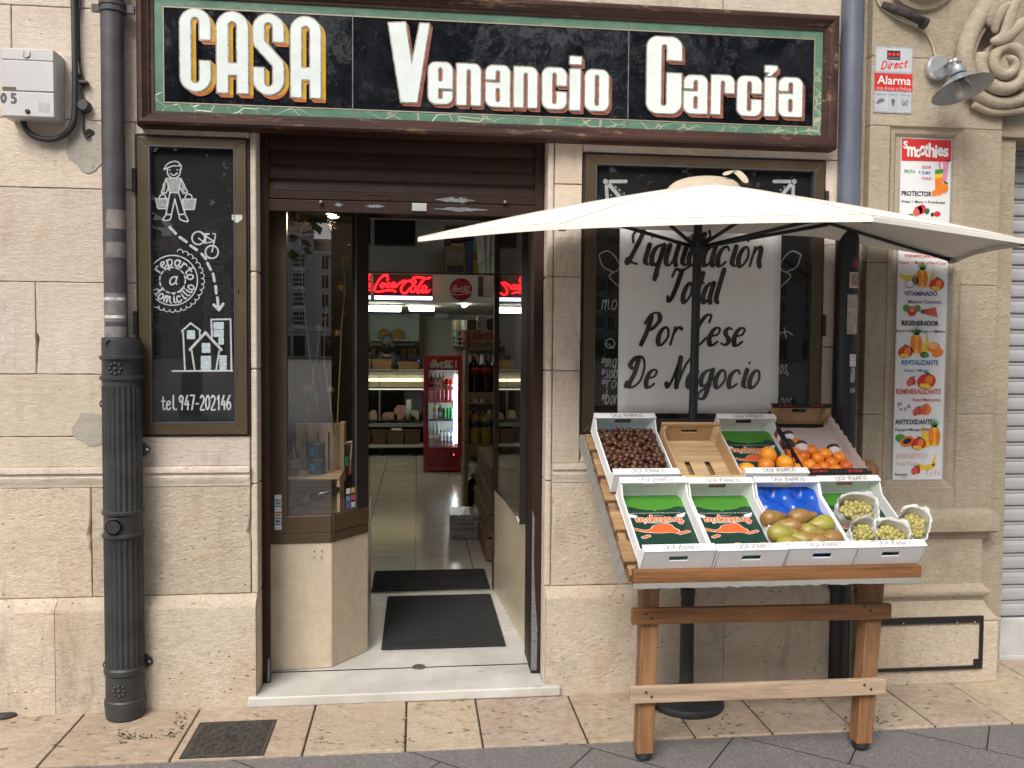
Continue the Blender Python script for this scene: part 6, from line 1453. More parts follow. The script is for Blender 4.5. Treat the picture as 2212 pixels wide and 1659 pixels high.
# ================================================================ DOORWAY
brown = M('brown_paint', (.030, .0125, .008), .55, 0, .2, 8, .1, 40, spec=.25)
rs_ = thing('roller_shutter', 'rolled-up dark brown slatted shutter with worn bottom bar above the shop door', 'shutter', (-.06, .12, 2.2))
gx0, gx1 = -.712, .588
for x0, x1 in ((gx0, -.664), (.545, gx1)):
    u = MB(); u.box(x0, x1, .10, .125, .055, 2.56); u.box(x0, x0+.012 if x0 < 0 else x1, .126, .20, .055, 2.56); u.box(x0 if x0 < 0 else x1-.012, x1 if x0 < 0 else x1, .126, .20, .055, 2.56) if x0 > 0 else None
    gr = u.build('guide_rail', brown, rs_, bevel=.003)
    wp = MB(); xx = x0+.006 if x0 < 0 else x0+.002
    if x0 > 0: pp = [(x0+.001, .07), (x0+.028, .07), (x0+.030, .26), (x0+.018, .42), (x0+.010, .60), (x0+.012, .80), (x0+.001, .84)]
    else: pp = [(x1-.014, .06), (x1-.002, .06), (x1-.002, .17), (x1-.012, .16)]
    wp.prism(pp, lambda a, q, y_: (a, y_, q), .1, .0988); wp.build('worn_paint', M('worn_zinc', (.20, .22, .24), .5, .5, .4, 60), gr)
zs0, zs1 = PY(860, 425, .12)[1], 2.56
prf = []; z = zs1
while z > zs0+.01:
    prf += [(.118, z), (.124, z-.006), (.124, z-.012), (.116, z-.016), (.112, z-.045), (.113, z-.062)]; z -= .068
prf.append((.118, zs0)); n = len(prf)
u = MB(); u.add([(-.664, y, zz_) for y, zz_ in prf]+[(.545, y, zz_) for y, zz_ in prf], [(i, i+1, n+i+1, n+i) for i in range(n-1)]); u.build('slat_curtain', brown, rs_)
zb1, zb0 = zs0+.01, PY(860, 463, .11)[1]
u = MB(); zm_ = (zb0*.42+zb1*.58); u.box(-.664, .545, .104, .122, zm_+.004, zb1); u.box(-.664, .545, .098, .126, zb0, zm_); bbar = u.build('bottom_bar', brown, rs_, bevel=.003)
wz = M('worn_zinc', (.20, .22, .24), .5, .5, .4, 60)
def patchz(x0, x1, zc_, hh, y, seed):
    random.seed(seed); n = 16; up_ = [(x0+(x1-x0)*k/n, zc_+hh*(.35+.65*random.random())*min(1, 3*k/n, 3*(n-k)/n)) for k in range(n+1)]; dn = [(x0+(x1-x0)*k/n, zc_-hh*(.35+.65*random.random())*min(1, 3*k/n, 3*(n-k)/n)) for k in range(n, -1, -1)]
    u = MB(); u.prism(up_+dn[1:-1], lambda a, q, y_: (a, y_, q), y, y-.0012); u.build('worn_patch', wz, bbar)
zl_, zu_ = (zb0+zm_)/2, (zm_+zb1)/2
patchz(PY(938, 440, .1)[0], PY(1028, 440, .1)[0], zu_-.002, .017, .104, 1); patchz(PY(936, 455, .1)[0], PY(1056, 455, .1)[0], zl_+.001, .012, .098, 2); patchz(PY(788, 447, .1)[0], PY(832, 447, .1)[0], zl_+.006, .010, .098, 3); patchz(PY(721, 445, .1)[0], PY(742, 445, .1)[0], zl_+.008, .010, .098, 4)
x0, z1 = PY(890, 439, .095); x1, z0 = PY(922, 457, .095)
u = MB(); u.box(x0, x1, .088, .098, z0, z1); u.build('lock_plate', M('plate_silver2', (.46, .45, .44), .4, .3), bbar, bevel=.002)
for px in (694, 1090):
    x, z = PY(px, 438, .1); u = MB(); u.lathe([(0, 0), (.006, 0), (.008, .018), (0, .018)], (x, .097, z), 10, Matrix.Rotation(R(90), 3, 'X')); u.build('stop_bolt', wz, bbar, smooth=True)
x0, z0 = PY(790, 432, .1); x1, z1 = PY(845, 424, .1); random.seed(5)
u = MB(); q = [(x1-.012+.012*math.cos(a), .103, zu_+.011*math.sin(a)) for a in [R(k) for k in range(-90, 91, 20)]]; u.tube([(x0, .103, zu_-.011)]+q+[(x0, .103, zu_+.011)], .0022, 6); u.build('pull_slot', brown, bbar)

# left bay: low cream panel, bronze rails, glass, and the window bed inside
bay = thing('display_window', 'angled bronze-framed display window beside the entrance with cream stone base', 'window', (-.45, .4, .06))
trav = stone('cream_panel', (.58, .49, .37), (.47, .385, .28), pitamt=.35, bmp=.08, rough=.3, mott=.5, stain=.5, pscale=12, gt=(.56, .66), speck=.3); trav['tint'] = 1
PL = [(-.705, .243), (-.402, .262), (-.243, .475), (-.278, 1.47)]
def along(mb, pts, z0, z1, th, off=0, gap=.0008):
    for (ax, ay), (bx, by) in zip(pts[:-1], pts[1:]):
        d = Vector((bx-ax, by-ay)); L = d.length; d /= L; nrm = Vector((d.y, -d.x))
        a = Vector((ax, ay))+d*gap+nrm*off; b_ = Vector((bx, by))-d*gap+nrm*off; a2 = a-nrm*th; b2 = b_-nrm*th
        mb.hexa([(a.x, a.y, z0), (b_.x, b_.y, z0), (b2.x, b2.y, z0), (a2.x, a2.y, z0), (a.x, a.y, z1), (b_.x, b_.y, z1), (b2.x, b2.y, z1), (a2.x, a2.y, z1)])
    return mb
zr0, zr1, zr2 = PY(650, 1174, .245)[1], PY(650, 1152, .25)[1], PY(650, 1114, .25)[1]
along(MB(), PL, .056, zr0, .02).build('stone_base', trav, bay, bevel=.002)
u = MB()
for px, py in ((679, 1190), (695, 1190), (679, 1204), (694, 1204)):
    x, z = PY(px, py, .252); u.ball((x, .2515, z), .0035, 8)
u.build('screw_hole', M('hole_dark', (.012, .01, .008), .9), bay)
along(MB(), PL[:3], zr0, zr1, .03, .006).build('lower_rail', bronze, bay, bevel=.002)
along(MB(), PL[:3], zr1+.0015, zr2, .03, .010).build('bottom_rail', bronze, bay, bevel=.003)
u = MB(); u.box(-.708, -.605, .235, .275, zr2+.001, 2.46); u.build('stile', bronze, bay, bevel=.003)
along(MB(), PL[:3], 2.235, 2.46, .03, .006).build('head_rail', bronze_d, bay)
glm = glass('bay_glass', (.975, .98, .98), 0, 1.2); glf = glass('bay_front_glass', (.98, .985, .985), 0, 2.7)
along(MB(), [(-.604, .257), (-.402, .270)], zr2, 2.235, .006, 0).build('pane', glf, bay)
along(MB(), [(-.400, .272), (-.300, .404)], zr2, 2.235, .006, 0).build('pane', glm, bay)
along(MB(), [(-.300, .402), (-.243, .475)], zr2, 2.46, .03, .008).build('end_post', bronze_d, bay, bevel=.003)
along(MB(), [(-.245, .50), (-.278, 1.47)], zr0, 2.46, .008, -.004).build('pane', glm, bay)
al_ = M('edge_alu', (.16, .20, .25), .35, .8); along(MB(), [(-.304, .397), (-.300, .402)], zr2, 2.46, .01, .012).build('post_edge', al_, bay)
wb = MB(); wb.add([(-.69, .29, zr0+.03), (-.41, .30, zr0+.03), (-.26, .5, zr0+.03), (-.29, 1.46, zr0+.03), (-.69, 1.46, zr0+.03)], [(0, 1, 2, 3, 4)]); darkw = M('dark_cloth', (.012, .011, .011), .9); wb.build('window_bed', M('bed_wood', (.14, .09, .05), .7), bay)
u = MB(); u.box(-.72, -.29, 1.462, 1.48, .056, 2.46); u.box(-.735, -.72, .28, 1.48, .056, 2.46); u.box(-.72, -.29, .30, 1.46, 2.36, 2.40); u.build('window_back', M('dark_panel', (.006, .0055, .005), .7, spec=.2), bay)
# card-payment stickers
for k, col in enumerate(((.6, .62, .6), (.10, .25, .5), (.6, .62, .6), (.55, .2, .06), (.08, .12, .4), (.6, .6, .58))):
    x0, z1 = PY(593, 1069+13*k, .233); x1, z0 = PY(608, 1079.5+13*k, .233)
    u = MB(); u.box(x0, x1, .2335, .235, z0, z1); stk = u.build('card_sticker', M('card_white', (.6, .6, .58), .4), bay)
    u = MB(); u.box(x0+.004, x1-.004, .2328, .2334, z0+.006, z1-.005); u.build('card_logo', M('card_%d' % k, col, .4), stk)
for k in range(6):
    i, j = k % 2, k//2; f = .58+.22*i; x, y = -.400+.100*f, .272+.132*f; z0 = zr2+.012+.036*(2-j)
    u = MB(); along(u, [(x, y), (x+.018, y+.0238)], z0, z0+.026, .0006, .002); u.build('card_sticker', M('cardb_%d' % k, ((.6, .6, .58), (.6, .35, .08), (.10, .25, .5), (.5, .08, .06), (.08, .12, .4), (.55, .55, .55))[k], .4), bay)
# right side of the lobby
lob = thing('lobby_partition', 'cream stone low wall with glass above and brown door post at the right of the entrance', 'partition', (.53, .9, .06))
PR = [(.493, 1.53), (.578, .36)]
along(MB(), PR, .056, .700, .03, 0).build('stone_base', trav, lob, bevel=.002)
along(MB(), PR, .7005, .715, .034, .003).build('sill', bronze_d, lob)
along(MB(), [(.504, 1.49), (.522, .385)], .716, 2.46, .008, 0).build('pane', glm, lob)
u = MB(); u.box(.488, .536, 1.50, 1.56, .06, 2.46); dpo = u.build('door_post', brown, lob, bevel=.003)
u = MB(); u.box(.482, .494, 1.485, 1.51, .30, .44); u.box(.482, .494, 1.485, 1.51, 1.95, 2.05); u.build('hinge', M('hinge_brown', (.05, .03, .02), .5, .3), dpo, bevel=.002)
u = MB(); u.box(.5485, .587, .24, .37, .056, 2.46); u.box(.519, .548, .36, .385, .716, 2.46); u.build('front_stile', bronze_d, lob)
u = MB(); u.box(.70, .72, .30, 2.2, .056, 2.46); u.build('reflection_panel', M('tan_reflection', (.26, .21, .15), .5, 0, .1, 3), lob)  # panel added behind the glass; its tan paints the reflected interior
u = MB(); u.box(.605, .64, .62, .66, 1.16, 1.172); u.tube([(.60, .5, 1.95), (.59, .48, 1.93), (.585, .47, 1.90), (.60, .46, 1.885)], .005, 8); u.build('hook', M('hook_brown', (.10, .06, .03), .5), lob)
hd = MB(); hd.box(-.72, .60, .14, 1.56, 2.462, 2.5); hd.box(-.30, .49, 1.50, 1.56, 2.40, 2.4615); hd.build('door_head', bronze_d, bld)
# lobby floor, mats, shop floor
m, t, b = newmat('shop_tiles'); v = coords(t); brk = t.nodes.new('ShaderNodeTexBrick'); brk.offset = 0; t.links.new(v, brk.inputs['Vector'])
brk.inputs['Scale'].default_value = 1; brk.inputs['Mortar Size'].default_value = .004; brk.inputs['Brick Width'].default_value = .4; brk.inputs['Row Height'].default_value = .4
c = mixrgb(t, ramp(t, noise(t, v, 5, 5), .3, .7), (.40, .37, .29), (.48, .45, .37)); c = mixrgb(t, brk.outputs['Fac'], c, (.16, .14, .11)); t.links.new(c, b.inputs['Base Color']); b.inputs['Roughness'].default_value = .16; tiles = m
u = MB(); u.add([(-2.2, 1.50, .058), (2.2, 1.50, .058), (2.2, 11, .058), (-2.2, 11, .058)], [(0, 1, 2, 3)]); struct(u.build('shop_floor', tiles))
u = MB(); u.add([(-.735, .2325, .054), (.62, .2325, .054), (.62, 1.4995, .056), (-.735, 1.4995, .056)], [(0, 1, 2, 3)]); struct(u.build('lobby_floor', marble))
rubm = M('ribbed_rubber', (.018, .018, .018), .85, 0, .25, 14, .6, 200, stretch=(.2, 1, 1))
def mat_(label, pts):
    u = MB(); z0, z1 = .0585, .066; u.hexa([(x, y, z0) for x, y in pts]+[(x, y, z1) for x, y in pts]); o = u.build('doormat', rubm, None, bevel=.002); tag(o, label, 'doormat', 'ribbed doormats')
    u = MB(); (x0, y0), (x1, y1) = pts[0], pts[2]; n = int((y1-y0)/.0125)
    for k in range(n): y = y0+.01+k*.0125; u.box(max(pts[0][0], pts[3][0])+.008, min(pts[1][0], pts[2][0])-.008, y, y+.006, z1-.001, z1+.0018)
    u.build('rib', rubm, o)
mat_('dark ribbed doormat lying on the white marble just outside the door', [(-.175, .47), (.465, .47), (.465, 1.385), (-.175, 1.385)])
mat_('dark ribbed doormat inside the shop door on the tiles', [(-.282, 1.515), (.475, 1.515), (.475, 1.99), (-.282, 1.99)])

# ---------------------------------------------------------------- goods in the bay window
cratew = wood('crate_wood', (.46, .32, .19), (.58, .42, .26), 2, .7, 8, .2)
def upright():
    t_ = thing('wooden_crate', 'upright slatted wooden crate standing in the display window behind the tins', 'crate', (-.5, .8, .72)); Y = .78
    x0, z1 = PY(640, 914, Y); x1, z0 = PY(742, 1040, Y); w_ = (x1-x0)
    for k in range(4):
        u = MB(); u.box(x0+w_*k*.235, x0+w_*(k*.235+.20), Y, Y+.008, z0, z1); u.build('slat', cratew, t_, bevel=.001)
    u = MB(); u.box(x0-.002, x1-.02, Y+.0085, Y+.02, z1-.05, z1); u.box(x0-.002, x1-.02, Y+.0085, Y+.02, z0, z0+.05); u.box(x1-.02, x1+.005, Y-.03, Y+.12, z0, z1); u.build('frame', cratew, t_, bevel=.001)
upright()
lc = thing('wooden_crate', 'low open wooden crate at the foot of the display window holding a dark bottle', 'crate', (-.5, .5, .7)); Y = .46
x0, z1 = PY(617, 1030, Y); x1, z0 = PY(735, 1112, Y); z0 = zr0+.032; cw2 = wood('crate_wood_flat', (.50, .34, .18), (.60, .43, .25), 0, .7, 8, .2)
u = MB(); u.box(x0, x1, Y-.02, Y+.22, z1-.012, z1); u.build('top_board', cw2, lc, bevel=.001)
u = MB(); u.box(x1-.016, x1, Y-.01, Y+.22, z0, z1-.0125); u.build('side_board', cratew, lc, bevel=.001)
u = MB(); u.box(x0, x1-.017, Y-.01, Y+.22, z0, z0+.010); u.box(x0, x1-.017, Y+.21, Y+.22, z0+.0105, z1-.013); u.build('back_board', cw2, lc)
bgl = M('bottle_black', (.008, .010, .013), .12, 0, .2, 8, spec=.7)
def bottle_prof(r, h, nr=.30, sh=.62): return [(0, 0), (r*.95, 0), (r, h*.03), (r, h*sh), (r*.9, h*(sh+.05)), (r*nr, h*(sh+.16)), (r*nr, h*.97), (0, h*.97)]
def bottle(loc, r, h, mat, label, cat='bottle', group=None, cap=None, band=None, sh=.62, nr=.30, rot=None, bandz=(.2, .45), name='bottle'):
    o = thing(name, label, cat, group=group, mat=Matrix.Translation(loc) @ (rot.to_4x4() if rot else Matrix()))
    u = MB(); u.lathe(bottle_prof(r, h, nr, sh), (0, 0, 0), 18); u.build('body', mat, o, smooth=True, base='local', auto=50)
    if cap: u = MB(); u.lathe([(r*nr*1.15, h*.90), (r*nr*1.15, h), (0, h)], (0, 0, 0), 14); u.build('cap', cap, o, smooth=True, base='local', auto=50)
    if band: u = MB(); u.lathe([(r*1.012, h*bandz[0]), (r*1.012, h*bandz[1])], (0, 0, 0), 18); u.build('label', band, o, smooth=True, base='local')
    return o
x, zb_ = PY(633, 1037, .52); x2, zt_ = PY(633, 950, .52)
bottle((x, .52, z1+.001), .030, zt_-z1, bgl, 'black stoneware-like oil bottle with grey label standing on the window crate', cap=M('cap_black', (.012, .012, .012), .4), band=M('label_grey', (.16, .165, .17), .5, 0, .5, 90), nr=.36)
tin = M('tin_dark', (.035, .045, .06), .3, .4, .3, 20); tl_ = M('tin_blue', (.03, .18, .36), .35, .1, .3, 40); tp_ = M('tin_lid', (.22, .23, .24), .3, .8)
for k, lb_t in enumerate(('lower dark round tin of the pair stacked on the window crate', 'upper dark round tin of the pair stacked on the window crate')):
    x, _ = PY(685, 1000, .55); hh = .078; z0_ = z1+.001+k*(hh+.004)
    o = thing('round_tin', lb_t, 'tin', (x-.004*k, .55, z0_), 'dark tins in the window')
    u = MB(); u.lathe([(.044, 0), (.044, hh)], (x-.004*k, .55, z0_), 24); u.build('body', tin, o, smooth=True, auto=40)
    u = MB(); u.lathe([(.046, hh-.008), (.046, hh+.003), (.042, hh+.003), (0, hh+.001)], (x-.004*k, .55, z0_), 24); u.build('lid', tp_, o, smooth=True, auto=40)
    u = MB(); u.lathe([(.0445, hh*.25), (.0445, hh*.75)], (x-.004*k, .55, z0_), 8, None, R(215), R(262)); u.build('blue_print', tl_, o, smooth=True)
p0 = P3(626, 1092, .50); p1 = P3(724, 1058, .44); d = (p1-p0).normalized(); y_ = Vector((0, 0, 1)).cross(d).normalized(); r3 = Matrix((d.cross(y_)*-1, y_*-1, d)).transposed()
r3 = Matrix((y_.cross(d), y_, d)).transposed()
bottle(p0, .026, (p1-p0).length+.02, bgl, 'dark oil bottle lying at a slant inside the low window crate', rot=r3, cap=M('cap_black', (.012, .012, .012), .4), band=M('label_grey2', (.07, .075, .08), .5, 0, .6, 60), nr=.34)
x, z = PY(685, 1112, .36)
o = thing('jar', 'small squat jar with a white label on the display window floor', 'jar', (x, .36, zr0+.031)); u = MB(); u.lathe([(0, 0), (.023, 0), (.024, .03), (.02, .034)], (x, .36, zr0+.031), 18); u.build('body', M('jar_black', (.015, .013, .012), .2), o, smooth=True, auto=40)
u = MB(); u.lathe([(.0225, .034), (.0225, .046), (0, .046)], (x, .36, zr0+.031), 18); u.build('lid', M('cap_black', (.012, .012, .012), .4), o, smooth=True, auto=40); u = MB(); u.lathe([(.0246, .007), (.0246, .024)], (x, .36, zr0+.031), 18); u.build('label', M('label_white', (.6, .6, .57), .6), o, smooth=True)
wbk = thing('wicker_basket', 'small dark gift basket with tins and a green can behind the angled pane', 'basket', (-.42, .75, .75))
X0, Z1 = PY(722, 962, .8); X1, Z0 = PY(764, 1024, .8); X0 += .03
for a, q, mt, nm in ((.0, .30, M('pack_red', (.30, .04, .03), .5, 0, .8, 30), 'red_pack'), (.62, 1.0, M('pack_dark', (.05, .045, .04), .5, 0, .8, 40), 'dark_pack')):
    u = MB(); u.box(X0, X1, .8, .88, Z0+(Z1-Z0)*a, Z0+(Z1-Z0)*q); u.build(nm, mt, wbk, bevel=.004)
u = MB(); u.lathe([(0, 0), (.022, 0), (.022, .05), (0, .05)], (X0+.03, .79, Z0+(Z1-Z0)*.31), 16); u.build('green_can', M('can_green', (.03, .25, .12), .3, .2), wbk, smooth=True, auto=40)
u = MB(); u.tube([(X0-.005, .79, Z1+.008), (X1+.02, .79, Z1+.022)], .008, 8); u.tube([(X1-.01, .79, Z1+.01), (X1-.02, .78, Z0)], .004, 6); u.build('rim', cratew, wbk, smooth=True)
# dried thistles and leaves
straw = M('dry_stem', (.30, .20, .09), .85, 0, .25, 30); fluff = M('thistle_head', (.34, .20, .07), .9, 0, .3, 40); dryl = M('dry_leaf', (.035, .032, .02), .8)
def thistle(label, pts, heads, Y, leaves=0):
    q = smooth_path([tuple(P3(x, y, Y)) for x, y in pts], 4)
    o = thing('dried_thistle', label, 'dried plant', q[0], 'dried stems in the display window')
    u = MB(); u.tube(q, .0035, 6); u.build('stem', straw, o, smooth=True)
    for x, y, r_ in heads:
        c_ = P3(x, y, Y-.01); u = MB(); u.lathe([(0, -.9*r_), (r_*.7, -.55*r_), (r_*.85, .1*r_), (r_*.4, .6*r_), (0, .7*r_)], c_, 12)
        for k in range(26):
            d = Vector((random.gauss(0, 1), random.gauss(0, 1), random.gauss(.4, 1))).normalized(); u.tube([c_+d*r_*.6, c_+d*r_*1.7], [.0016, .0005], 4, cap=False)
        u.build('flower_head', fluff, o)
    if leaves:
        u = MB()
        for k in range(leaves):
            c_ = P3(pts[-1][0]+random.uniform(-60, 40), pts[-1][1]+random.uniform(-10, 130), Y+random.uniform(-.05, .1)); a = random.uniform(0, 6)
            e1 = Vector((math.cos(a), .3, math.sin(a)))*.03; e2 = Vector((-math.sin(a), .2, math.cos(a)))*.016; u.add([c_-e1, c_+e2, c_+e1, c_-e2], [(0, 1, 2, 3)])
        u.build('leaf', dryl, o)
random.seed(21)
thistle('tall dried thistle with two branching heads in the angled pane', [(728, 930), (731, 860), (735, 780), (738, 700), (745, 620), (738, 560)], [(738, 622, .022), (745, 560, .014), (728, 720, .014)], .62)
thistle('dried stem arching across the top of the display window with a spiky orange head', [(690, 900), (668, 760), (655, 640), (648, 540), (652, 482)], [(655, 482, .022), (640, 470, .016)], .66, 22)
thistle('thin dried stem leaning left behind the glass with a brown seed head', [(655, 960), (676, 820), (690, 720), (688, 700)], [(688, 710, .016), (665, 840, .02)], .74)
thistle('dried stem with a low seed head close to the window post', [(722, 940), (712, 860), (700, 770), (706, 660)], [(713, 842, .017), (702, 690, .012)], .70, 8)
warm = emit('spot_warm', (1.0, .74, .48), 9)
for k, (px, py) in enumerate(((718, 453), (717, 461), (720, 467))):
    c_ = P3(px, py, .72+.16*k); o = thing('spot_lamp', ('front', 'middle', 'rear')[k]+' one of three small glowing spot lamps in the display window ceiling', 'lamp', c_, 'window spot lamps')
    u = MB(); u.lathe([(.036, .02), (.036, -.002), (.033, -.003)], c_, 14); u.build('rim', bronze_d, o, smooth=True); u = MB(); u.lathe([(.0, -.010), (.02, -.009), (.032, -.004)], c_, 14); u.build('bulb', warm, o, smooth=True)
    if k:
        ll = bpy.data.lights.new('spot_bulb', 'POINT'); ll.energy = 2.2; ll.color = (1, .74, .48); ll.shadow_soft_size = .03; lo2 = bpy.data.objects.new('spot_bulb', ll); C.objects.link(lo2); lo2.location = (0, 0, -.05); lo2.parent = o
# ================================================================ INSIDE THE SHOP
wallw = M('shop_wall', (.52, .51, .46), .7, 0, .06, 2); ceil = M('shop_ceiling', (.50, .50, .47), .8, 0, .05, 2); shr = bld
u = MB(); u.box(-1.62, -1.56, .3, 10.6, .0, 3.7); u.build('side_wall', wallw, bld)
u = MB(); u.box(1.56, 1.62, .3, 10.6, .0, 3.7); u.build('side_wall', wallw, bld)
u = MB(); u.box(-1.62, 1.62, 10.4, 10.46, .0, 3.7); u.build('back_wall', wallw, bld)
u = MB(); u.box(-1.66, 1.66, .25, 10.6, 3.62, 3.7); u.build('ceiling', ceil, bld)
YFa = 6.0
zf0 = PY(960, 652, YFa)[1]; zf1 = PY(960, 592, YFa)[1]
u = MB(); u.box(-1.56, 1.56, YFa+.03, 10.4, zf0+.03, zf1-.05); u.build('mezzanine_floor', ceil, bld)
fas = thing('mezzanine_fascia', 'pale grey panel band under the mezzanine carrying the red signs', 'fascia', (0, YFa, zf0)); u = MB(); u.box(-1.55, 1.55, YFa, YFa+.028, zf0, zf1); u.build('panel', M('fascia_grey', (.46, .46, .42), .4, 0, .04, 2), fas, bevel=.002)
u = MB(); u.box(-1.55, 1.55, YFa-.012, YFa+.03, zf1+.001, zf1+.014); u.build('top_trim', bronze_d, fas)
Ym = 7.9
u = MB(); u.box(-1.56, 1.56, Ym, Ym+.05, zf1-.04, 3.62); u.build('mezzanine_wall', M('mezz_tiles', (.62, .62, .60), .25, 0, .08, 1.2), bld)
def sc(name, label, cat, px, py, Y, group=None): return thing(name, label, cat, P3(px, py, Y), group)
def pbox(par, name, x0, y0, x1, y1, Y, dep, mat, bevel=.003):
    X0, Z1 = PY(x0, y0, Y); X1, Z0 = PY(x1, y1, Y); u = MB(); u.box(X0, X1, Y, Y+dep, Z0, Z1); return u.build(name, mat, par, bevel=bevel)
o = sc('roller_blind', 'dark grey roller blind hanging on the mezzanine wall', 'blind', 850, 530, 7.85); pbox(o, 'blind_cloth', 809, 470, 897, 527, 7.84, .02, M('blind_grey', (.035, .037, .05), .8, 0, .1, 30, stretch=(.1, 1, 6))); pbox(o, 'bottom_bar', 808, 527, 898, 531, 7.83, .03, M('blind_bar', (.015, .015, .018), .5))
# stock on the mezzanine
random.seed(31)
for k, (x0, y0, x1, y1, col, lb_t) in enumerate(((961, 530, 1006, 590, (.20, .12, .045), 'brown carton with bottle picture stored on the mezzanine'), (1006, 520, 1022, 592, (.02, .045, .13), 'tall dark blue carton on the mezzanine'), (1022, 545, 1034, 592, (.42, .25, .02), 'yellow crisp packet box on the mezzanine'), (976, 486, 1000, 520, (.20, .015, .015), 'dark red box high on the mezzanine stack'), (1000, 486, 1024, 518, (.02, .03, .10), 'navy box high on the mezzanine stack'), (961, 486, 975, 528, (.10, .06, .025), 'narrow brown box high on the mezzanine stack'))):
    o = sc('carton', lb_t, 'carton', (x0+x1)/2, y1, 6.6+.02*k, 'stock cartons on the mezzanine'); pbox(o, 'case', x0, y0, x1, y1, 6.6+.03*k, .3, M('carton_%d' % k, col, .6, 0, .35, 18), .006)
    if k == 0:
        for q in range(3): pbox(o, 'bottle_print', 967+q*12, 546, 976+q*12, 563, 6.597, .002, M('print_bottle', (.16, .18, .20), .5), 0)
        pbox(o, 'dark_print', 966, 573, 1001, 588, 6.597, .002, M('print_dark', (.02, .017, .015), .5), 0)
    if k == 2: pbox(o, 'red_print', 1023, 548, 1032, 562, 6.655, .002, M('print_crisp_red', (.5, .03, .02), .5), 0)
o = sc('leaning_boards', 'white boards leaning against the mezzanine rail on the right', 'boards', 1050, 590, 6.5)
for x0, x1, l_ in ((1034, 1050, -8), (1051, 1058, 0), (1060, 1086, 5)):
    a, q, r_, s_ = P3(x0+l_, 480, 6.6), P3(x1+l_, 480, 6.6), P3(x1, 590, 6.45), P3(x0, 590, 6.45); dv_ = Vector((0, .02, 0)); u = MB(); u.hexa([s_, r_, r_+dv_, s_+dv_, a, q, q+dv_, a+dv_]); u.build('board', M('board_white', (.40, .43, .40), .4, 0, .1, 3), o)
u = MB(); u.tube(smooth_path([tuple(P3(x, y, 6.4)) for x, y in ((1028, 580), (1050, 560), (1080, 535), (1092, 528))], 4), .006, 6); u.build('twig', M('twig_grey', (.16, .17, .14), .8), o)

# neon and tin signs on the fascia
neon = emit('neon_red', (1.0, .010, .016), 2.6); lit = emit('lit_strip', (.62, .66, 1.0), 3.0)
ns = sc('neon_sign', 'glowing red script neon sign above a lit white name strip', 'neon sign', 870, 640, YFa-.04)
Yn = YFa-.05
def zp(x, y): return (1400+x/2.766)*.54861, (800+y/2.766)*.54861
CC = [[(350, 800), (335, 785), (290, 800), (240, 860), (210, 925), (215, 955), (250, 965), (330, 950), (390, 948), (440, 965)], [(350, 805), (352, 830), (335, 840)], [(300, 870), (285, 880), (275, 905), (290, 918), (310, 900), (315, 880), (300, 868)], [(372, 868), (350, 875), (338, 900), (350, 916), (385, 890)], [(425, 870), (405, 870), (392, 898), (402, 914), (425, 890), (432, 866), (424, 905), (440, 912), (470, 880), (520, 845)],
      [(520, 845), (545, 848)], [(640, 830), (655, 860), (625, 875), (612, 850), (640, 808), (720, 812), (780, 822), (820, 805)], [(612, 850), (560, 850), (510, 900), (495, 950), (520, 980), (560, 970), (590, 925)], [(640, 900), (615, 905), (598, 945), (615, 968), (645, 950), (655, 915), (640, 900)], [(690, 900), (730, 850), (750, 810), (735, 830), (690, 910), (672, 965), (690, 975), (710, 950)], [(765, 905), (740, 905), (720, 950), (735, 972), (760, 945), (775, 905), (762, 960), (780, 972), (800, 950)], [(812, 945), (818, 945)]]
ST = []
for s in CC: ST.append([(*PY(*zp(x, y), Yn), .0115) for i_, (x, y) in enumerate(smooth_path(s, 4))])
u = MB()
for s in ST: u.tube([(x, Yn, z) for x, z, r_ in s], [r_ for x, z, r_ in s], 8)
u.build('neon_script', neon, ns, smooth=True)
x0, z1 = PY(*zp(205, 1008), Yn); x1, z0 = PY(*zp(835, 1055), Yn)
xq0, zq1 = PY(*zp(196, 770), Yn); xq1, zq0 = PY(*zp(838, 1004), Yn); u = MB(); u.box(xq0, xq1, YFa-.008, YFa-.001, zq0, zq1); u.build('shadow_backing', M('neon_shadow', (.035, .035, .035), .6), ns)  # dark panel added for the grey shadow behind the script; dulls red bounce
u = MB(); u.box(x0-.008, x1+.008, Yn+.005, YFa-.001, z0-.008, z1+.008); u.build('strip_case', M('strip_case', (.03, .03, .06), .4), ns)
u = MB(); u.box(x0, x1, Yn, Yn+.004, z0, z1); sp_ = u.build('lit_strip', lit, ns)
ftext('lettering', 'CASA VENANCIO', M('strip_ink', (.02, .02, .10), .6), sp_, lambda x, z: (x, Yn-.002, z), x0+.02, x1-.02, z0+.010, z1-.010, .0)
rdo = sc('tin_sign', 'round dark red tin sign with white script on the fascia', 'sign', 995, 648, YFa-.01)
cx_, cz_ = PY(*zp(1150, 935), YFa-.02); rr_ = (PY(*zp(1272, 935), YFa-.02)[0]-cx_)
u = MB(); u.lathe([(rr_, 0), (rr_*.98, -.012), (0, -.016)], (cx_, YFa-.002, cz_), 36, Matrix.Rotation(R(-90), 3, 'X')); u.build('disc', M('tin_red', (.30, .012, .016), .3), rdo, smooth=True, auto=40)
def cc_script(x0, z0, w_, h_, r_):
    xs_ = [p[0] for s in CC for p in s]; ys_ = [p[1] for s in CC for p in s]; a, b_, c_, d = min(xs_), max(xs_), min(ys_), max(ys_)
    return [[(x0+(x-a)/(b_-a)*w_, z0+(d-y)/(d-c_)*h_, r_) for x, y in smooth_path(s, 3)] for s in CC]
cream = M('script_cream', (.62, .58, .50), .5)
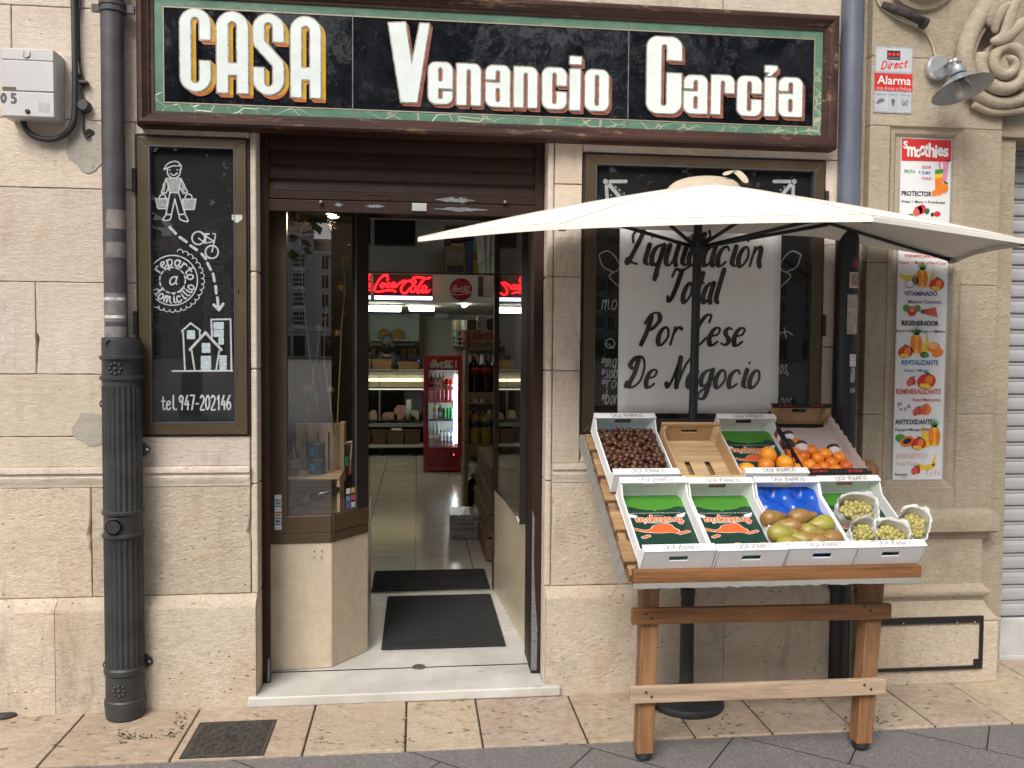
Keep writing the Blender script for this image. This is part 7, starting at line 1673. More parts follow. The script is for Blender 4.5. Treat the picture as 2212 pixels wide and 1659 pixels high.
strokes_mesh(cc_script(cx_-.80*rr_, cz_-.30*rr_, 1.6*rr_, .62*rr_, .0065)+[[(cx_-.93*rr_+.62*rr_*k/5*3, cz_-.42*rr_+.10*rr_*math.sin(k*.9)*-1, .007) for k in range(6)]], lambda x, z: (x, YFa-.021, z), cell=.004).build('script', M('script_pink', (.52, .26, .24), .5), rdo)
o = sc('wall_sign', 'faded pink lettered panel at the right of the fascia', 'sign', 1065, 648, YFa-.01); pbox(o, 'panel', 1046, 596, 1100, 640, YFa-.012, .010, M('faded_pink', (.44, .32, .30), .6, 0, .12, 8)); pbox(o, 'bottle_print', 1033, 597, 1044, 640, YFa-.012, .010, M('print_cola_dark', (.06, .04, .035), .5, 0, .5, 20), .008)
# fluorescent tubes and ceiling fittings
tube = emit('tube_white', (.95, 1.0, .86), 11); hous = M('light_housing', (.5, .52, .46), .5)
for x0, x1, y0, y1, Y, lb_t in ((796, 866, 661, 673, 7.2, 'glowing fluorescent tube fitting on the left, over the counter'), (884, 938, 662, 672, 7.6, 'glowing fluorescent tube fitting right of the first, over the counter')):
    o = sc('ceiling_light', lb_t, 'light', (x0+x1)/2, y0, Y, 'fluorescent fittings under the mezzanine'); X0, Z1 = PY(x0, y0, Y); X1, Z0 = PY(x1, y1, Y)
    if x0 < 800: X0 -= .5
    u = MB(); u.box(X0-.05, X1+.05, Y-.05, Y+.07, Z1+.005, zf0+.03); u.build('housing', hous, o, bevel=.004)
    u = MB(); u.box(X0, X1, Y-.045, Y+.06, Z0, Z1+.004); u.build('diffuser', tube, o, bevel=.012, seg=3)
o = sc('ceiling_light', 'short slanting fluorescent tube near the right wall shelves', 'light', 1010, 655, 7.4, 'fluorescent fittings under the mezzanine'); a, q = P3(1002, 660, 6.8), P3(1014, 652, 8.2)
u = MB(); u.tube([a, q], .028, 10); u.build('tube', tube, o); u = MB(); u.tube([a+Vector((0, 0, .05)), q+Vector((0, 0, .05))], .035, 8); u.build('housing', hous, o)
for k, (xx, yy) in enumerate(((-.5, 3.6), (.6, 4.6))):  # unseen ceiling fittings added to brighten the fascia and mezzanine wall
    o = thing('ceiling_light', ('nearer', 'farther')[k]+' unseen fluorescent fitting added on the high ceiling to light the fascia', 'light', (xx, yy, 3.5), 'unseen fittings added on the high ceiling'); u = MB(); u.box(xx-.12, xx+.12, yy-.65, yy+.65, 3.545, 3.6); u.build('housing', hous, o); u = MB(); u.box(xx-.10, xx+.10, yy-.62, yy+.62, 3.50, 3.5445); u.build('diffuser', emit('added_tube_high', (1.0, .98, .84), 3.6), o, bevel=.01)
# deli counter
dc = sc('deli_counter', 'glass-fronted deli counter with a lit canopy across the back of the shop', 'counter', 850, 975, 8.5); Yd = 8.35
xl = -1.3; xr = PY(1000, 900, Yd)[0]; steelg = M('steel_dull', (.30, .29, .25), .35, .6, .1, 6); darkc = M('counter_dark', (.02, .02, .018), .5)
zz_ = lambda py, Y=Yd: PY(860, py, Y)[1]
u = MB(); u.box(xl, xr, Yd+.15, Yd+.8, zz_(803), zz_(799)); u.build('top', steelg, dc, bevel=.004)
u = MB(); u.prism([(Yd+.15, zz_(804)), (Yd+.05, zz_(810)), (Yd, zz_(824)), (Yd+.02, zz_(836)), (Yd+.1, zz_(838))], lambda a, b_, c_: (c_, a, b_), xl, xr); u.build('canopy', M('canopy_cream', (.42, .38, .27), .4, .2), dc)
u = MB(); u.box(xl, PY(912, 822, Yd)[0], Yd-.02, Yd-.008, zz_(823), zz_(818)); u.build('light_strip', emit('counter_warm', (1, .83, .45), 2.6), dc)
u = MB(); u.box(xl, xr, Yd-.004, Yd+.02, zz_(842), zz_(839.5)); u.build('glass_edge', emit('edge_glow', (.8, .8, .62), .5), dc)  # glass edge is no lamp; its bright line is painted as emission
u = MB(); u.box(xl, xr, Yd+.0, Yd+.008, zz_(905), zz_(842.5)); u.build('pane', pane, dc)
u = MB(); u.box(xl, xr, Yd+.02, Yd+.7, zz_(908)-.02, zz_(908)); u.build('display_shelf', darkc, dc); u = MB(); u.box(xl, xr, Yd+.66, Yd+.7, zz_(908), zz_(838)); u.build('back_panel', darkc, dc)
u = MB(); u.box(xl, xr, Yd-.02, Yd+.05, zz_(922), zz_(914)); u.build('front_rail', steelg, dc, bevel=.003)
u = MB(); u.box(xl, xr, Yd+.3, Yd+.8, .2, zz_(924)); u.build('lower_cabinet', darkc, dc); u = MB(); u.box(xl, xr, Yd-.05, Yd+.29, zz_(966), zz_(960)); u.build('low_shelf', M('shelf_pale', (.42, .41, .37), .5), dc, bevel=.003)
u = MB(); [u.box(x, x+.03, Yd, Yd+.03, .06, zz_(966)) for x in (xl+.1, -.5, 0.0)]; u.box(xl, xr, Yd+.31, Yd+.6, .06, .2); u.build('leg', darkc, dc)
u = MB(); x = PY(820, 850, Yd)[0]; u.box(x-.012, x+.012, Yd-.004, Yd+.012, zz_(908), zz_(815)); u.build('glazing_bar', steelg, dc)
# cheeses and cold cuts behind the glass
hamm = M('ham_pink', (.50, .27, .20), .5, 0, .15, 20); chz = M('cheese_cream', (.56, .46, .27), .5, 0, .1, 12); pric = M('price_card', (.6, .6, .55), .6)
for px, w_, h_, mt, lb_t in ((806, .05, .13, chz, 'cream cheese wedge at the left end of the deli display'), (842, .11, .10, hamm, 'pink ham piece left of centre in the deli display'), (866, .10, .20, hamm, 'tall pink ham block in the middle of the deli display'), (896, .06, .13, chz, 'cream cheese block near the fridge in the deli display'), (884, .09, .06, chz, 'low pale cheese in front in the deli display')):
    X, Z = PY(px, 906, Yd+.12); zz2 = zz_(908)+.001; o = thing('cold_cut', lb_t, 'deli food', (X, Yd+.15, zz2), 'food in the deli display'); n = 14
    u = MB(); u.prism([(X-w_, zz2)]+[(X+w_*math.cos(PI-PI*k/n), zz2+h_*(.45+.55*math.sin(PI*k/n)**.6)) for k in range(n+1)]+[(X+w_, zz2)], lambda a, b_, c_: (a, c_, b_), Yd+.12, Yd+.25); u.build('piece', mt, o, bevel=.004)
o = sc('wrapped_stack', 'upright cling-film roll glinting in the deli display', 'roll', 883, 900, Yd+.1); X, Z = PY(883, 905, Yd+.1); u = MB(); u.lathe([(.04, zz_(907)), (.04, zz_(864))], (X, Yd+.09, 0), 16); u.build('roll', M('cling_film', (.55, .6, .58), .15, .1), o, smooth=True)
# baskets
wick = M('wicker', (.22, .115, .045), .75, 0, .35, 60, .6, 90, stretch=(1, 1, 3)); wickd = M('wicker_dark', (.09, .05, .022), .75, 0, .35, 60, .6, 90, stretch=(1, 1, 3))
def basket(x0, x1, y0, y1, Y, dep, label, mt, grp):
    X0, Z1 = PY(x0, y0, Y); X1, Z0 = PY(x1, y1, Y); o = thing('wicker_basket', label, 'basket', ((X0+X1)/2, Y, Z0), grp); s = (X1-X0)*.06
    A = [(X0+s, Y+s, Z0), (X1-s, Y+s, Z0), (X1-s, Y+dep-s, Z0), (X0+s, Y+dep-s, Z0)]; Bq = [(X0, Y, Z1), (X1, Y, Z1), (X1, Y+dep, Z1), (X0, Y+dep, Z1)]
    u = MB(); u.add(A+Bq, [(0, 3, 2, 1), (0, 1, 5, 4), (1, 2, 6, 5), (2, 3, 7, 6), (3, 0, 4, 7)]); u.build('weave', mt, o, solid=.012); u = MB(); u.tube(Bq+Bq[:1], .014, 8); u.build('rim', mt, o, smooth=True)
basket(860, 906, 783, 798.5, Yd+.2, .35, 'long low wicker basket on the deli counter beside the till', wick, 'baskets on the counter'); basket(804, 846, 778, 798.5, Yd+.22, .35, 'square wicker basket on the deli counter in front of the shopkeeper', wick, 'baskets on the counter')
for x0, x1, lb_t in ((804, 834, 'dark wicker basket at the left on the low shelf of the counter'), (836, 872, 'dark wicker basket in the middle on the low shelf of the counter'), (874, 908, 'dark wicker basket at the right on the low shelf of the counter')): basket(x0, x1, 930, 959.5, Yd-.02, .28, lb_t, wickd, 'dark baskets on the low shelf')
o = sc('price_sign', 'small white price card sticking up from the dark baskets', 'card', 856, 932, Yd-.03); pbox(o, 'card', 846, 925, 868, 930, Yd-.03, .002, pric, 0)
o = sc('till', 'dark electronic till and screen at the right end of the counter', 'till', 900, 790, Yd+.4); pbox(o, 'screen', 880, 765, 906, 784, Yd+.5, .05, M('till_black', (.012, .012, .016), .3)); pbox(o, 'body', 878, 784, 912, 799, Yd+.45, .3, M('till_body', (.02, .02, .022), .5)); pbox(o, 'power_lamp', 903, 778, 905, 780, Yd+.495, .003, emit('led_blue', (.1, .1, 1), 2), 0)
# lit wall cabinet with cheese wheels
cab = sc('wall_cabinet', 'pale green lit wall cabinet above the shopkeeper', 'cabinet', 855, 735, 10.2); Yc_ = 10.05
pbox(cab, 'back', 804, 680, 908, 734, Yc_+.3, .02, M('cab_green', (.42, .52, .45), .4, 0, .05, 3)); pbox(cab, 'shelf', 800, 733, 910, 737, Yc_, .32, M('cab_shelf', (.45, .52, .47), .3)); pbox(cab, 'frame', 906, 672, 916, 790, Yc_, .33, M('cab_wood', (.12, .08, .045), .6)); pbox(cab, 'lower_shelf', 800, 745, 908, 790, Yc_+.28, .02, M('cab_dark', (.04, .035, .022), .7))
for px, py, lb_t in ((844, 722, 'golden round cheese wheel on the left of the cabinet shelf'), (888, 724, 'golden round cheese wheel on the right of the cabinet shelf')):
    px, py = (1400+(310 if px == 844 else 462)/2.766)*.54861, (1250+185/2.766)*.54861
    c_ = P3(px, py, Yc_+.05); zb2 = PY(px, 733, Yc_)[1]; r_ = .098; o = thing('cheese_wheel', lb_t, 'cheese', (c_.x, c_.y, zb2), 'cheese wheels in the cabinet'); u = MB(); u.lathe([(0, -.04), (r_*.95, -.04), (r_, -.03), (r_, .03), (r_*.95, .04), (0, .04)], (c_.x, c_.y+.06, zb2+r_*.75), 28, Matrix.Rotation(R(80), 3, 'X')); u.build('wheel', M('cheese_gold', (.40, .25, .055), .55, 0, .15, 14), o, smooth=True, auto=40)
for k, px in enumerate((806, 872, 884, 896)):
    o = sc('bread_loaf', ('leftmost', 'second', 'third', 'rightmost')[k]+' upright loaf on the rack behind the shopkeeper', 'bread', px, 788, Yc_+.1, 'loaves behind the counter'); pbox(o, 'loaf', px-5, 752, px+5, 790, Yc_+.1, .1, M('bread_crust', (.25, .14, .05), .7, 0, .2, 12), .025)
o = sc('wall_unit', 'white air-conditioning unit with a dark grille on the back wall', 'unit', 930, 687, 10.2); pbox(o, 'case', 892, 675, 968, 688, 10.1, .2, M('unit_white', (.5, .5, .47), .5)); pbox(o, 'grille', 912, 675.5, 940, 685, 10.09, .012, M('unit_dark', (.06, .07, .06), .6))
# drinks fridge
Yf = 6.70; fg = sc('drinks_fridge', 'tall red glass-door drinks fridge lit by a bright vertical tube', 'fridge', 955, 1016, Yf)
fx0, fz1_ = PY(915.5, 768, Yf); fx1 = PY(997, 900, Yf)[0]; fz0_ = .06; red = M('fridge_red', (.40, .012, .018), .3, 0, .06, 4, coat=.3)
wz1, wz0 = PY(955, 799, Yf)[1], PY(955, 967, Yf)[1]; wx0, wx1 = PY(925, 880, Yf)[0], PY(989, 880, Yf)[0]
u = MB(); u.box(fx0, wx0, Yf, Yf+.5, fz0_, fz1_); u.box(wx1, fx1, Yf, Yf+.5, fz0_, fz1_); u.box(wx0, wx1, Yf+.0, Yf+.5, wz1, fz1_); u.box(wx0, wx1, Yf, Yf+.5, fz0_+.02, wz0); u.box(wx0, wx1, Yf+.47, Yf+.5, wz0, wz1); u.build('cabinet', red, fg)
u = MB(); inn = M('fridge_inside', (.62, .66, .66), .3); e_ = .003; u.box(wx0+e_, wx1-e_, Yf+.45, Yf+.465, wz0+e_, wz1-e_); u.box(wx0+.0005, wx0+e_, Yf+.03, Yf+.45, wz0+e_, wz1-e_); u.box(wx1-e_, wx1-.0005, Yf+.03, Yf+.45, wz0+e_, wz1-e_); u.build('lining', inn, fg)
u = MB(); rectring(u, wx0-.012, wx1+.012, wz0-.012, wz1+.012, [(0, Yf-.001), (0, Yf-.016), (.014, Yf-.016), (.014, Yf-.001)]); dr_ = u.build('door', M('door_dark_red', (.22, .008, .012), .3), fg)
u = MB(); u.box(wx0, wx1, Yf-.010, Yf-.006, wz0, wz1); u.build('door_glass', pane, dr_)
hx, hz = PY(921, 885, Yf-.03); u = MB(); u.box(hx-.012, hx+.012, Yf-.045, Yf-.017, hz-.15, hz+.15); u.build('handle', M('handle_dark_red', (.10, .01, .01), .4), dr_, bevel=.006)
tx0 = PY(984, 880, Yf+.04)[0]; u = MB(); u.box(tx0-.016, tx0+.016, Yf+.03, Yf+.06, wz0+.05, wz1-.06); u.build('light_tube', emit('fridge_tube', (.93, 1, .97), 11), fg, bevel=.008)
u = MB(); u.box(PY(926, 780, Yf)[0], PY(990, 780, Yf)[0], Yf-.006, Yf-.0005, PY(955, 796, Yf)[1], PY(955, 775, Yf)[1]); hdp = u.build('header_panel', M('header_red', (.42, .02, .022), .25), fg)
x0, z0 = PY(930, 794.5, Yf-.01); x1, z1 = PY(978, 778, Yf-.01); strokes_mesh(cc_script(x0, z0, x1-x0, z1-z0, .0095), lambda x, z: (x, Yf-.008, z), cell=.005).build('script', cream, hdp)
strokes_mesh([[(*PY(985, 793, Yf-.01), .010), (*PY(985, 784, Yf-.01), .010), (*PY(985, 778, Yf-.01), .005)]], lambda x, z: (x, Yf-.008, z), cell=.004).build('bottle_print', cream, hdp)
gz1, gz0 = PY(955, 975, Yf)[1], .10; u = MB()
for k in range(5): z = gz1-.03-k*(gz1-gz0-.04)/5; u.box(fx0+.03, fx1-.03-(.10 if k == 0 else 0), Yf-.003, Yf+.0, z-.012, z)
u.build('grille', M('grille_black', (.012, .006, .006), .6), fg); pbox(fg, 'display', 972, 978, 986, 985, Yf-.006, .006, M('display_black', (.01, .01, .012), .2), 0); pbox(fg, 'digit', 979, 980, 981, 984, Yf-.008, .001, emit('led_red', (1, .05, .04), 3), 0)
shz = [PY(955, y, Yf+.2)[1] for y in (838, 866, 905, 961)]
u = MB()
for z in shz: u.box(wx0+.006, wx1-.03, Yf+.05, Yf+.44, z-.01, z)
shelf_o = u.build('shelf', M('wire_shelf', (.45, .47, .48), .35, .5), fg)
for i, z in enumerate(shz[:3]):
    cs = ((.5, .1, .1), (.5, .08, .1), (.08, .06, .25))[i]; u = MB(); u.box(wx0+.008, wx1-.05, Yf+.044, Yf+.049, z-.014, z+.018); u.build('price_rail', M('rail_%d' % i, cs, .5, 0, .7, 30), fg)
random.seed(77)
capr = M('cap_red', (.5, .03, .03), .4); capb = M('cap_blue', (.02, .06, .35), .4); colam = M('cola', (.02, .008, .005), .15); clearm = M('water_clear', (.45, .54, .58), .1, 0, .1, 8); redl = M('label_red', (.5, .02, .02), .4); grn_ = M('can_green2', (.04, .32, .10), .3, .4); pkc = M('can_pink', (.5, .16, .22), .3, .4, .4, 40); orr = M('drink_orange', (.65, .25, .02), .2); yel = M('drink_yellow', (.42, .40, .12), .2); whl = M('label_blue_white', (.35, .42, .6), .4, 0, .5, 60)
def row(n, z, r, h, mat, label, cap, band, x0, x1, y, **kw):
    first = None
    for k in range(n):
        x = x0+(x1-x0)*(k/(n-1) if n > 1 else 0); L = (x, y+random.uniform(-.004, .004), z+.001)
        if first is None: first = bottle(L, r, h, mat, label, cap=cap, band=band, group=label+' group', **kw); first['group'] = kw.get('group', 'drinks in the red fridge')
        else: dup(first, Matrix.Translation(L))
    return first
L0, L1 = wx0+.035, tx0-.05; wL = L1-L0; yb = Yf+.09
hR = shz[0]
row(2, shz[0], .032, .19, colam, 'dark cola bottle with red cap on the top fridge shelf', capr, redl, L0+.0*wL, L0+.22*wL, yb, name='bottle'); row(1, shz[0], .032, .19, colam, 'dark cola bottle with white label beside the orange drink in the fridge', M('cap_green', (.10, .25, .05), .4), M('label_rw', (.5, .2, .18), .4, 0, .6, 60), L0+.42*wL, L0, yb); row(1, shz[0], .031, .2, orr, 'orange drink bottle on the top fridge shelf', M('cap_orange', (.6, .12, .02), .4), M('label_or', (.6, .12, .02), .4), L0+.60*wL, L0, yb)
row(2, shz[0], .033, .115, redl, 'red drink can on the top fridge shelf at the right', None, M('can_white_mark', (.5, .35, .35), .4, 0, .6, 50), L0+.82*wL, L0+.99*wL, yb-.01, sh=.9, nr=.8, name='drink_can')
row(6, shz[1], .027, .145, pkc, 'pinkish drink can on the second fridge shelf', None, None, L0, L1, yb, sh=.9, nr=.8, name='drink_can')
row(1, shz[2], .033, .21, yel, 'pale yellow drink bottle with blue cap on the third fridge shelf', capb, whl, L0+.22*wL, L0, yb); row(1, shz[2], .033, .21, M('tea_brown', (.10, .06, .02), .2), 'brown tea bottle with yellow cap on the third fridge shelf', M('cap_yellow', (.6, .5, .05), .4), whl, L0+.46*wL, L0, yb); row(3, shz[2], .029, .135, grn_, 'green drink can on the third fridge shelf', None, None, L0+.66*wL, L1, yb-.005, sh=.9, nr=.8, name='drink_can')
row(3, shz[3], .038, .30, clearm, 'large clear water bottle at the left of the lowest fridge shelf', None, M('label_white', (.6, .6, .57), .6), L0, L0+.34*wL, yb+.01); row(4, shz[3], .028, .20, clearm, 'small clear water bottle with dark blue cap on the lowest fridge shelf', capb, whl, L0+.5*wL, L1+.01, yb-.01)
# cardboard drinks rack and shelving on the right
rk = sc('drinks_rack', 'brown cardboard rack with printed header holding big drink bottles', 'rack', 1040, 1105, 4.2); Yr = 4.2
kb = M('rack_card', (.27, .19, .105), .75, 0, .08, 5); X0 = PY(1004, 900, Yr)[0]; X1 = X0+.42
zr_ = lambda py: PY(1040, py, Yr)[1]
u = MB(); u.box(X0, X1, Yr, Yr+.02, zr_(756), zr_(713)); hdr = u.build('header', kb, rk, bevel=.002)
u = MB(); u.box(X0, X0+.02, Yr+.021, Yr+.42, .06, zr_(756)); u.box(X0, X0+.035, Yr, Yr+.02, .06, zr_(757)); u.build('side_panel', kb, rk)
for y0, y1 in ((848, 862), (961, 982), (1104, 1125)): u = MB(); u.box(X0+.036, X1, Yr, Yr+.42, zr_(y1), zr_(y0)); u.build('shelf', kb, rk, bevel=.002)
x0, z0 = PY(1021, 733, Yr-.003); strokes_mesh(cc_script(x0, z0, .26, .075, .0058), lambda x, z: (x, Yr-.002, z), cell=.003).build('script', M('rack_red', (.28, .035, .03), .6), hdr)
cz1, cz0 = zr_(741), zr_(750); ftext('lettering', 'CONTIGO', M('rack_ink', (.035, .028, .022), .7), hdr, lambda x, z: (x, Yr-.002, z), PY(1022, 745, Yr)[0], PY(1022, 745, Yr)[0]+.255, cz0, cz1, .02)
xb_, zb_ = PY(1012.5, 751, Yr-.003); strokes_mesh([[(xb_, zb_+.01, .018), (xb_, zb_+.07, .018), (xb_, zb_+.10, .012), (xb_, zb_+.155, .008)]], lambda x, z: (x, Yr-.002, z), cell=.003).build('bottle_print', MATS['rack_red'], hdr)
cokb = M('cola_big', (.010, .006, .005), .12); org_ = M('orange_big', (.38, .25, .015), .25); capd = M('cap_dark', (.02, .02, .02), .4)
for zsh, mt, band, cap, lb_t, h in ((zr_(848), cokb, M('label_red2', (.26, .016, .018), .4, 0, .3, 30), capr, 'big cola bottle with red label on the cardboard rack', .345), (zr_(961), org_, M('label_navy', (.015, .04, .13), .4), capd, 'big orange drink bottle with blue label on the cardboard rack', .33), (zr_(1104), M('cola_dark2', (.013, .009, .008), .15), M('label_navy2', (.012, .02, .05), .4), M('cap_tan', (.16, .12, .06), .4), 'big dark drink bottle on the lowest shelf of the cardboard rack', .33)):
    f0 = None
    for j in range(2):
        for i in range(3):
            L = (X0+.095+.112*i, Yr+.075+.13*j, zsh+.001)
            if f0 is None: f0 = bottle(L, .053, h, mt, lb_t, cap=cap, band=band, group='big bottles on the cardboard rack', bandz=(.50, .68), sh=.72, nr=.28)
            else: dup(f0, Matrix.Translation(L))
sh = sc('wall_shelves', 'dark wall shelves stacked with jars and packets right of the fridge', 'shelves', 1000, 900, 7.4); Yw = 7.5; XS = PY(978, 800, Yw)[0]
u = MB()
for y in (712, 727, 737, 746, 790, 830, 870, 910, 960): z = PY(990, y, Yw)[1]; u.box(XS, 1.55, Yw, Yw+.35, z-.012, z)
u.box(XS, 1.55, Yw+.35, Yw+.37, .06, PY(990, 690, Yw)[1]); u.build('shelf', M('shelf_steel', (.20, .20, .18), .5, .2), sh)
random.seed(5); pcs = [(.35, .35, .33), (.10, .05, .03), (.30, .06, .04), (.05, .18, .05), (.25, .17, .07), (.30, .27, .18), (.05, .06, .14), (.02, .02, .02)]
proto_j = []
for k, c_ in enumerate(pcs):
    u = MB(); u.lathe([(0, 0), (.032, 0), (.034, .07), (.026, .085), (.026, .10), (0, .10)], (0, 0, 0), 12); o = u.build('jar', M('goods_%d' % k, c_, .4, 0, .4, 30), None, smooth=True, auto=50)
    tag(o, ('white', 'dark brown', 'red', 'green', 'tan', 'cream', 'navy', 'black')[k]+' jar among the goods on the wall shelves', 'jar', 'jars on the wall shelves'); proto_j.append([o, 0])
for y, s_ in ((712, 1.3), (727, .8), (737, .6), (746, .5), (790, 1.5), (830, 1.5), (870, 1.5), (910, 1.5)):
    z = PY(990, y, Yw)[1]; x = XS+.05
    while x < XS+.62:
        pj = random.choice(proto_j); M_ = Matrix.Translation((x, Yw+.05, z+.001)) @ Matrix.Diagonal((1, 1, s_, 1))
        if pj[1] == 0: pj[0].matrix_basis = M_; pj[1] = 1
        else: dup(pj[0], M_)
        x += .075+random.uniform(0, .02)
for pj in proto_j:
    if not pj[1]: pj[0].matrix_basis = Matrix.Translation((XS+.7, Yw+.05, PY(990, 790, Yw)[1]+.001))
tb = sc('bottle_crate', 'cardboard tray of jars and packets on top of the rack', 'tray', 1030, 712, 4.3); X0b = X0+.02
for k, (dx, w_, h_, c_) in enumerate(((.0, .09, .10, (.12, .06, .03)), (.10, .08, .14, (.30, .29, .25)), (.19, .10, .11, (.03, .03, .025)), (.30, .08, .16, (.36, .30, .18)))):
    u = MB(); u.box(X0b+dx, X0b+dx+w_, Yr+.05, Yr+.2, zr_(713)+.001, zr_(713)+h_); u.build('packet', M('packet_%d' % k, c_, .5, 0, .4, 25), tb, bevel=.008)
# champagne carton on the floor
cb2 = sc('cardboard_box', 'white printed carton with silvery flap standing on the tiles inside the door', 'box', 1003, 1162, 3.0); xa, _ = PY(973, 1161, 3.0); xb2, _ = PY(1034, 1164, 3.0); z1c = PY(1003, 1118, 3.0)[1]
u = MB(); u.box(xa, xb2, 2.98, 3.28, .06, z1c); u.build('carton', M('carton_grey', (.40, .39, .41), .6, 0, .08, 8), cb2, bevel=.003)
u = MB(); u.hexa([(xa-.004, 2.975, z1c-.02), (xb2+.004, 2.975, z1c-.025), (xb2, 3.28, z1c+.0), (xa, 3.28, z1c), (xa-.002, 2.97, z1c+.03), (xb2+.006, 2.975, z1c+.02), (xb2, 3.28, z1c+.035), (xa, 3.28, z1c+.04)]); u.build('foil_flap', M('foil', (.35, .36, .32), .2, .8, .2, 12, 1.0, 30), cb2)
inkg = M('carton_ink', (.10, .09, .11), .7); ff = wallfn(2.9785); wc = xb2-xa; hc = z1c-.06
ftext('lettering', 'CHAMPAGNE', inkg, cb2, ff, xa+wc*.22, xa+wc*.84, .06+hc*.66, .06+hc*.78, .01); ftext('lettering', 'CH.GOURBET', inkg, cb2, ff, xa+wc*.08, xa+wc*.94, .06+hc*.38, .06+hc*.53, .02); ftext('lettering', 'ES.BRUT', inkg, cb2, ff, xa+wc*.12, xa+wc*.5, .06+hc*.08, .06+hc*.2, .01)
wcr = wood('rack_wood', (.14, .07, .03), (.20, .11, .05), 1, .7); wr_ = sc('wooden_crate', 'stack of brown wooden crates along the right wall inside the door', 'crate', 1045, 1150, 2.4)
for k in range(4): u = MB(); x = .50+.012*k; u.box(x, x+.3, 2.2, 3.6, .07+.17*k, .07+.17*k+.15); u.build('crate_side', wcr, wr_, bevel=.004)

# the shopkeeper behind the counter
def skin(name, verts, edges, radii, mat, par, sub=2):
    me = bpy.data.meshes.new(name); me.from_pydata(verts, edges, []); o = bpy.data.objects.new(name, me); C.objects.link(o)
    md = o.modifiers.new('skin', 'SKIN'); md.use_smooth_shade = True
    for i, r_ in enumerate(radii):
        sv = me.skin_vertices[0].data[i]; sv.radius = r_ if isinstance(r_, tuple) else (r_, r_); sv.use_root = i == 0
    sb_ = o.modifiers.new('sub', 'SUBSURF'); sb_.levels = sub; sb_.render_levels = sub; me.materials.append(mat); o.parent = par; return o
Ypn = 9.25; pxx = PY(836, 770, Ypn)[0]; ztop = PY(836, 735, Ypn)[1]; hS = ztop/1.72
per = thing('person', 'grey-haired person in a dark blue jacket, scarf and black mask, looking down behind the counter', 'person', (pxx, Ypn, .06)); per.scale = (hS, hS, hS)
sk = M('skin', (.42, .24, .17), .55, 0, .06, 20)
bv = [(0, 0, .95), (0, 0, 1.15), (0, .0, 1.36), (0, -.02, 1.45), (0, -.05, 1.53), (0, -.075, 1.60), (.19, 0, 1.38), (.25, -.02, 1.12), (.17, -.24, 1.06), (.12, -.31, 1.05), (-.19, 0, 1.38), (-.25, -.02, 1.12), (-.17, -.24, 1.06), (-.12, -.31, 1.05), (.09, 0, .9), (.10, -.01, .5), (.10, .02, .06), (.10, -.12, .02), (-.09, 0, .9), (-.10, -.01, .5), (-.10, .02, .06), (-.10, -.12, .02)]
be = [(0, 1), (1, 2), (2, 3), (3, 4), (4, 5), (2, 6), (6, 7), (7, 8), (8, 9), (2, 10), (10, 11), (11, 12), (12, 13), (0, 14), (14, 15), (15, 16), (16, 17), (0, 18), (18, 19), (19, 20), (20, 21)]
br_ = [.14, .13, .12, .055, (.075, .085), (.085, .09), .055, .045, .032, .03, .055, .045, .032, .03, .085, .06, .04, .035, .085, .06, .04, .035]
skin('body', bv, be, br_, sk, per)
jk = M('jacket_blue', (.02, .045, .085), .8, 0, .2, 30)
skin('jacket', bv[:3]+[(0, -.01, 1.41)]+[bv[6], bv[7], (.185, -.2, 1.07), bv[10], bv[11], (-.185, -.2, 1.07)], [(0, 1), (1, 2), (2, 3), (2, 4), (4, 5), (5, 6), (2, 7), (7, 8), (8, 9)], [(.19, .15), (.18, .145), (.17, .13), .085, .085, .065, .05, .085, .065, .05], jk, per)
skin('trousers', [bv[0], bv[14], bv[15], (.10, .02, .1), bv[18], bv[19], (-.10, .02, .1)], [(0, 1), (1, 2), (2, 3), (0, 4), (4, 5), (5, 6)], [.15, .10, .075, .055, .10, .075, .055], M('trousers_dark', (.02, .02, .024), .8), per)
def local(mbx, name, mat, smooth=True): o = mbx.build(name, mat, None, smooth=smooth); o.parent = per; return o
hr = M('hair_grey', (.17, .17, .17), .8, 0, .3, 60, .5, 90)
u = MB(); u.ball((0, -.045, 1.645), .105, 18, .02, (.92, 1.02, .88)); u.v = [(x, y, max(z, 1.60 if y < -.08 else 1.54)) for x, y, z in u.v]; local(u, 'hair', hr)
mk = M('mask_black', (.012, .012, .014), .8); u = MB(); u.ball((0, -.105, 1.52), .078, 14, 0, (1.05, .85, .85)); local(u, 'mask', mk)
for s in (-1, 1):
    u = MB(); u.ball((s*.032, -.152, 1.598), .011, 10); local(u, 'eye', M('eye_dark', (.05, .04, .035), .3)); u = MB(); u.ball((s*.088, -.05, 1.58), .02, 10, 0, (.5, .9, 1.4)); local(u, 'ear', sk)
u = MB(); u.ball((0, -.165, 1.57), .014, 8, 0, (.9, 1.1, 1.5)); local(u, 'nose', sk)
scf = M('scarf_grey', (.11, .105, .085), .9, 0, .4, 40); u = MB(); u.tube(smooth_path([(-.05, -.12, 1.15), (-.085, -.13, 1.28), (-.10, -.07, 1.42), (-.06, .03, 1.47), (.06, .03, 1.47), (.10, -.07, 1.42), (.09, -.13, 1.28), (.07, -.14, 1.12)], 4), .038, 10); local(u, 'scarf', scf)
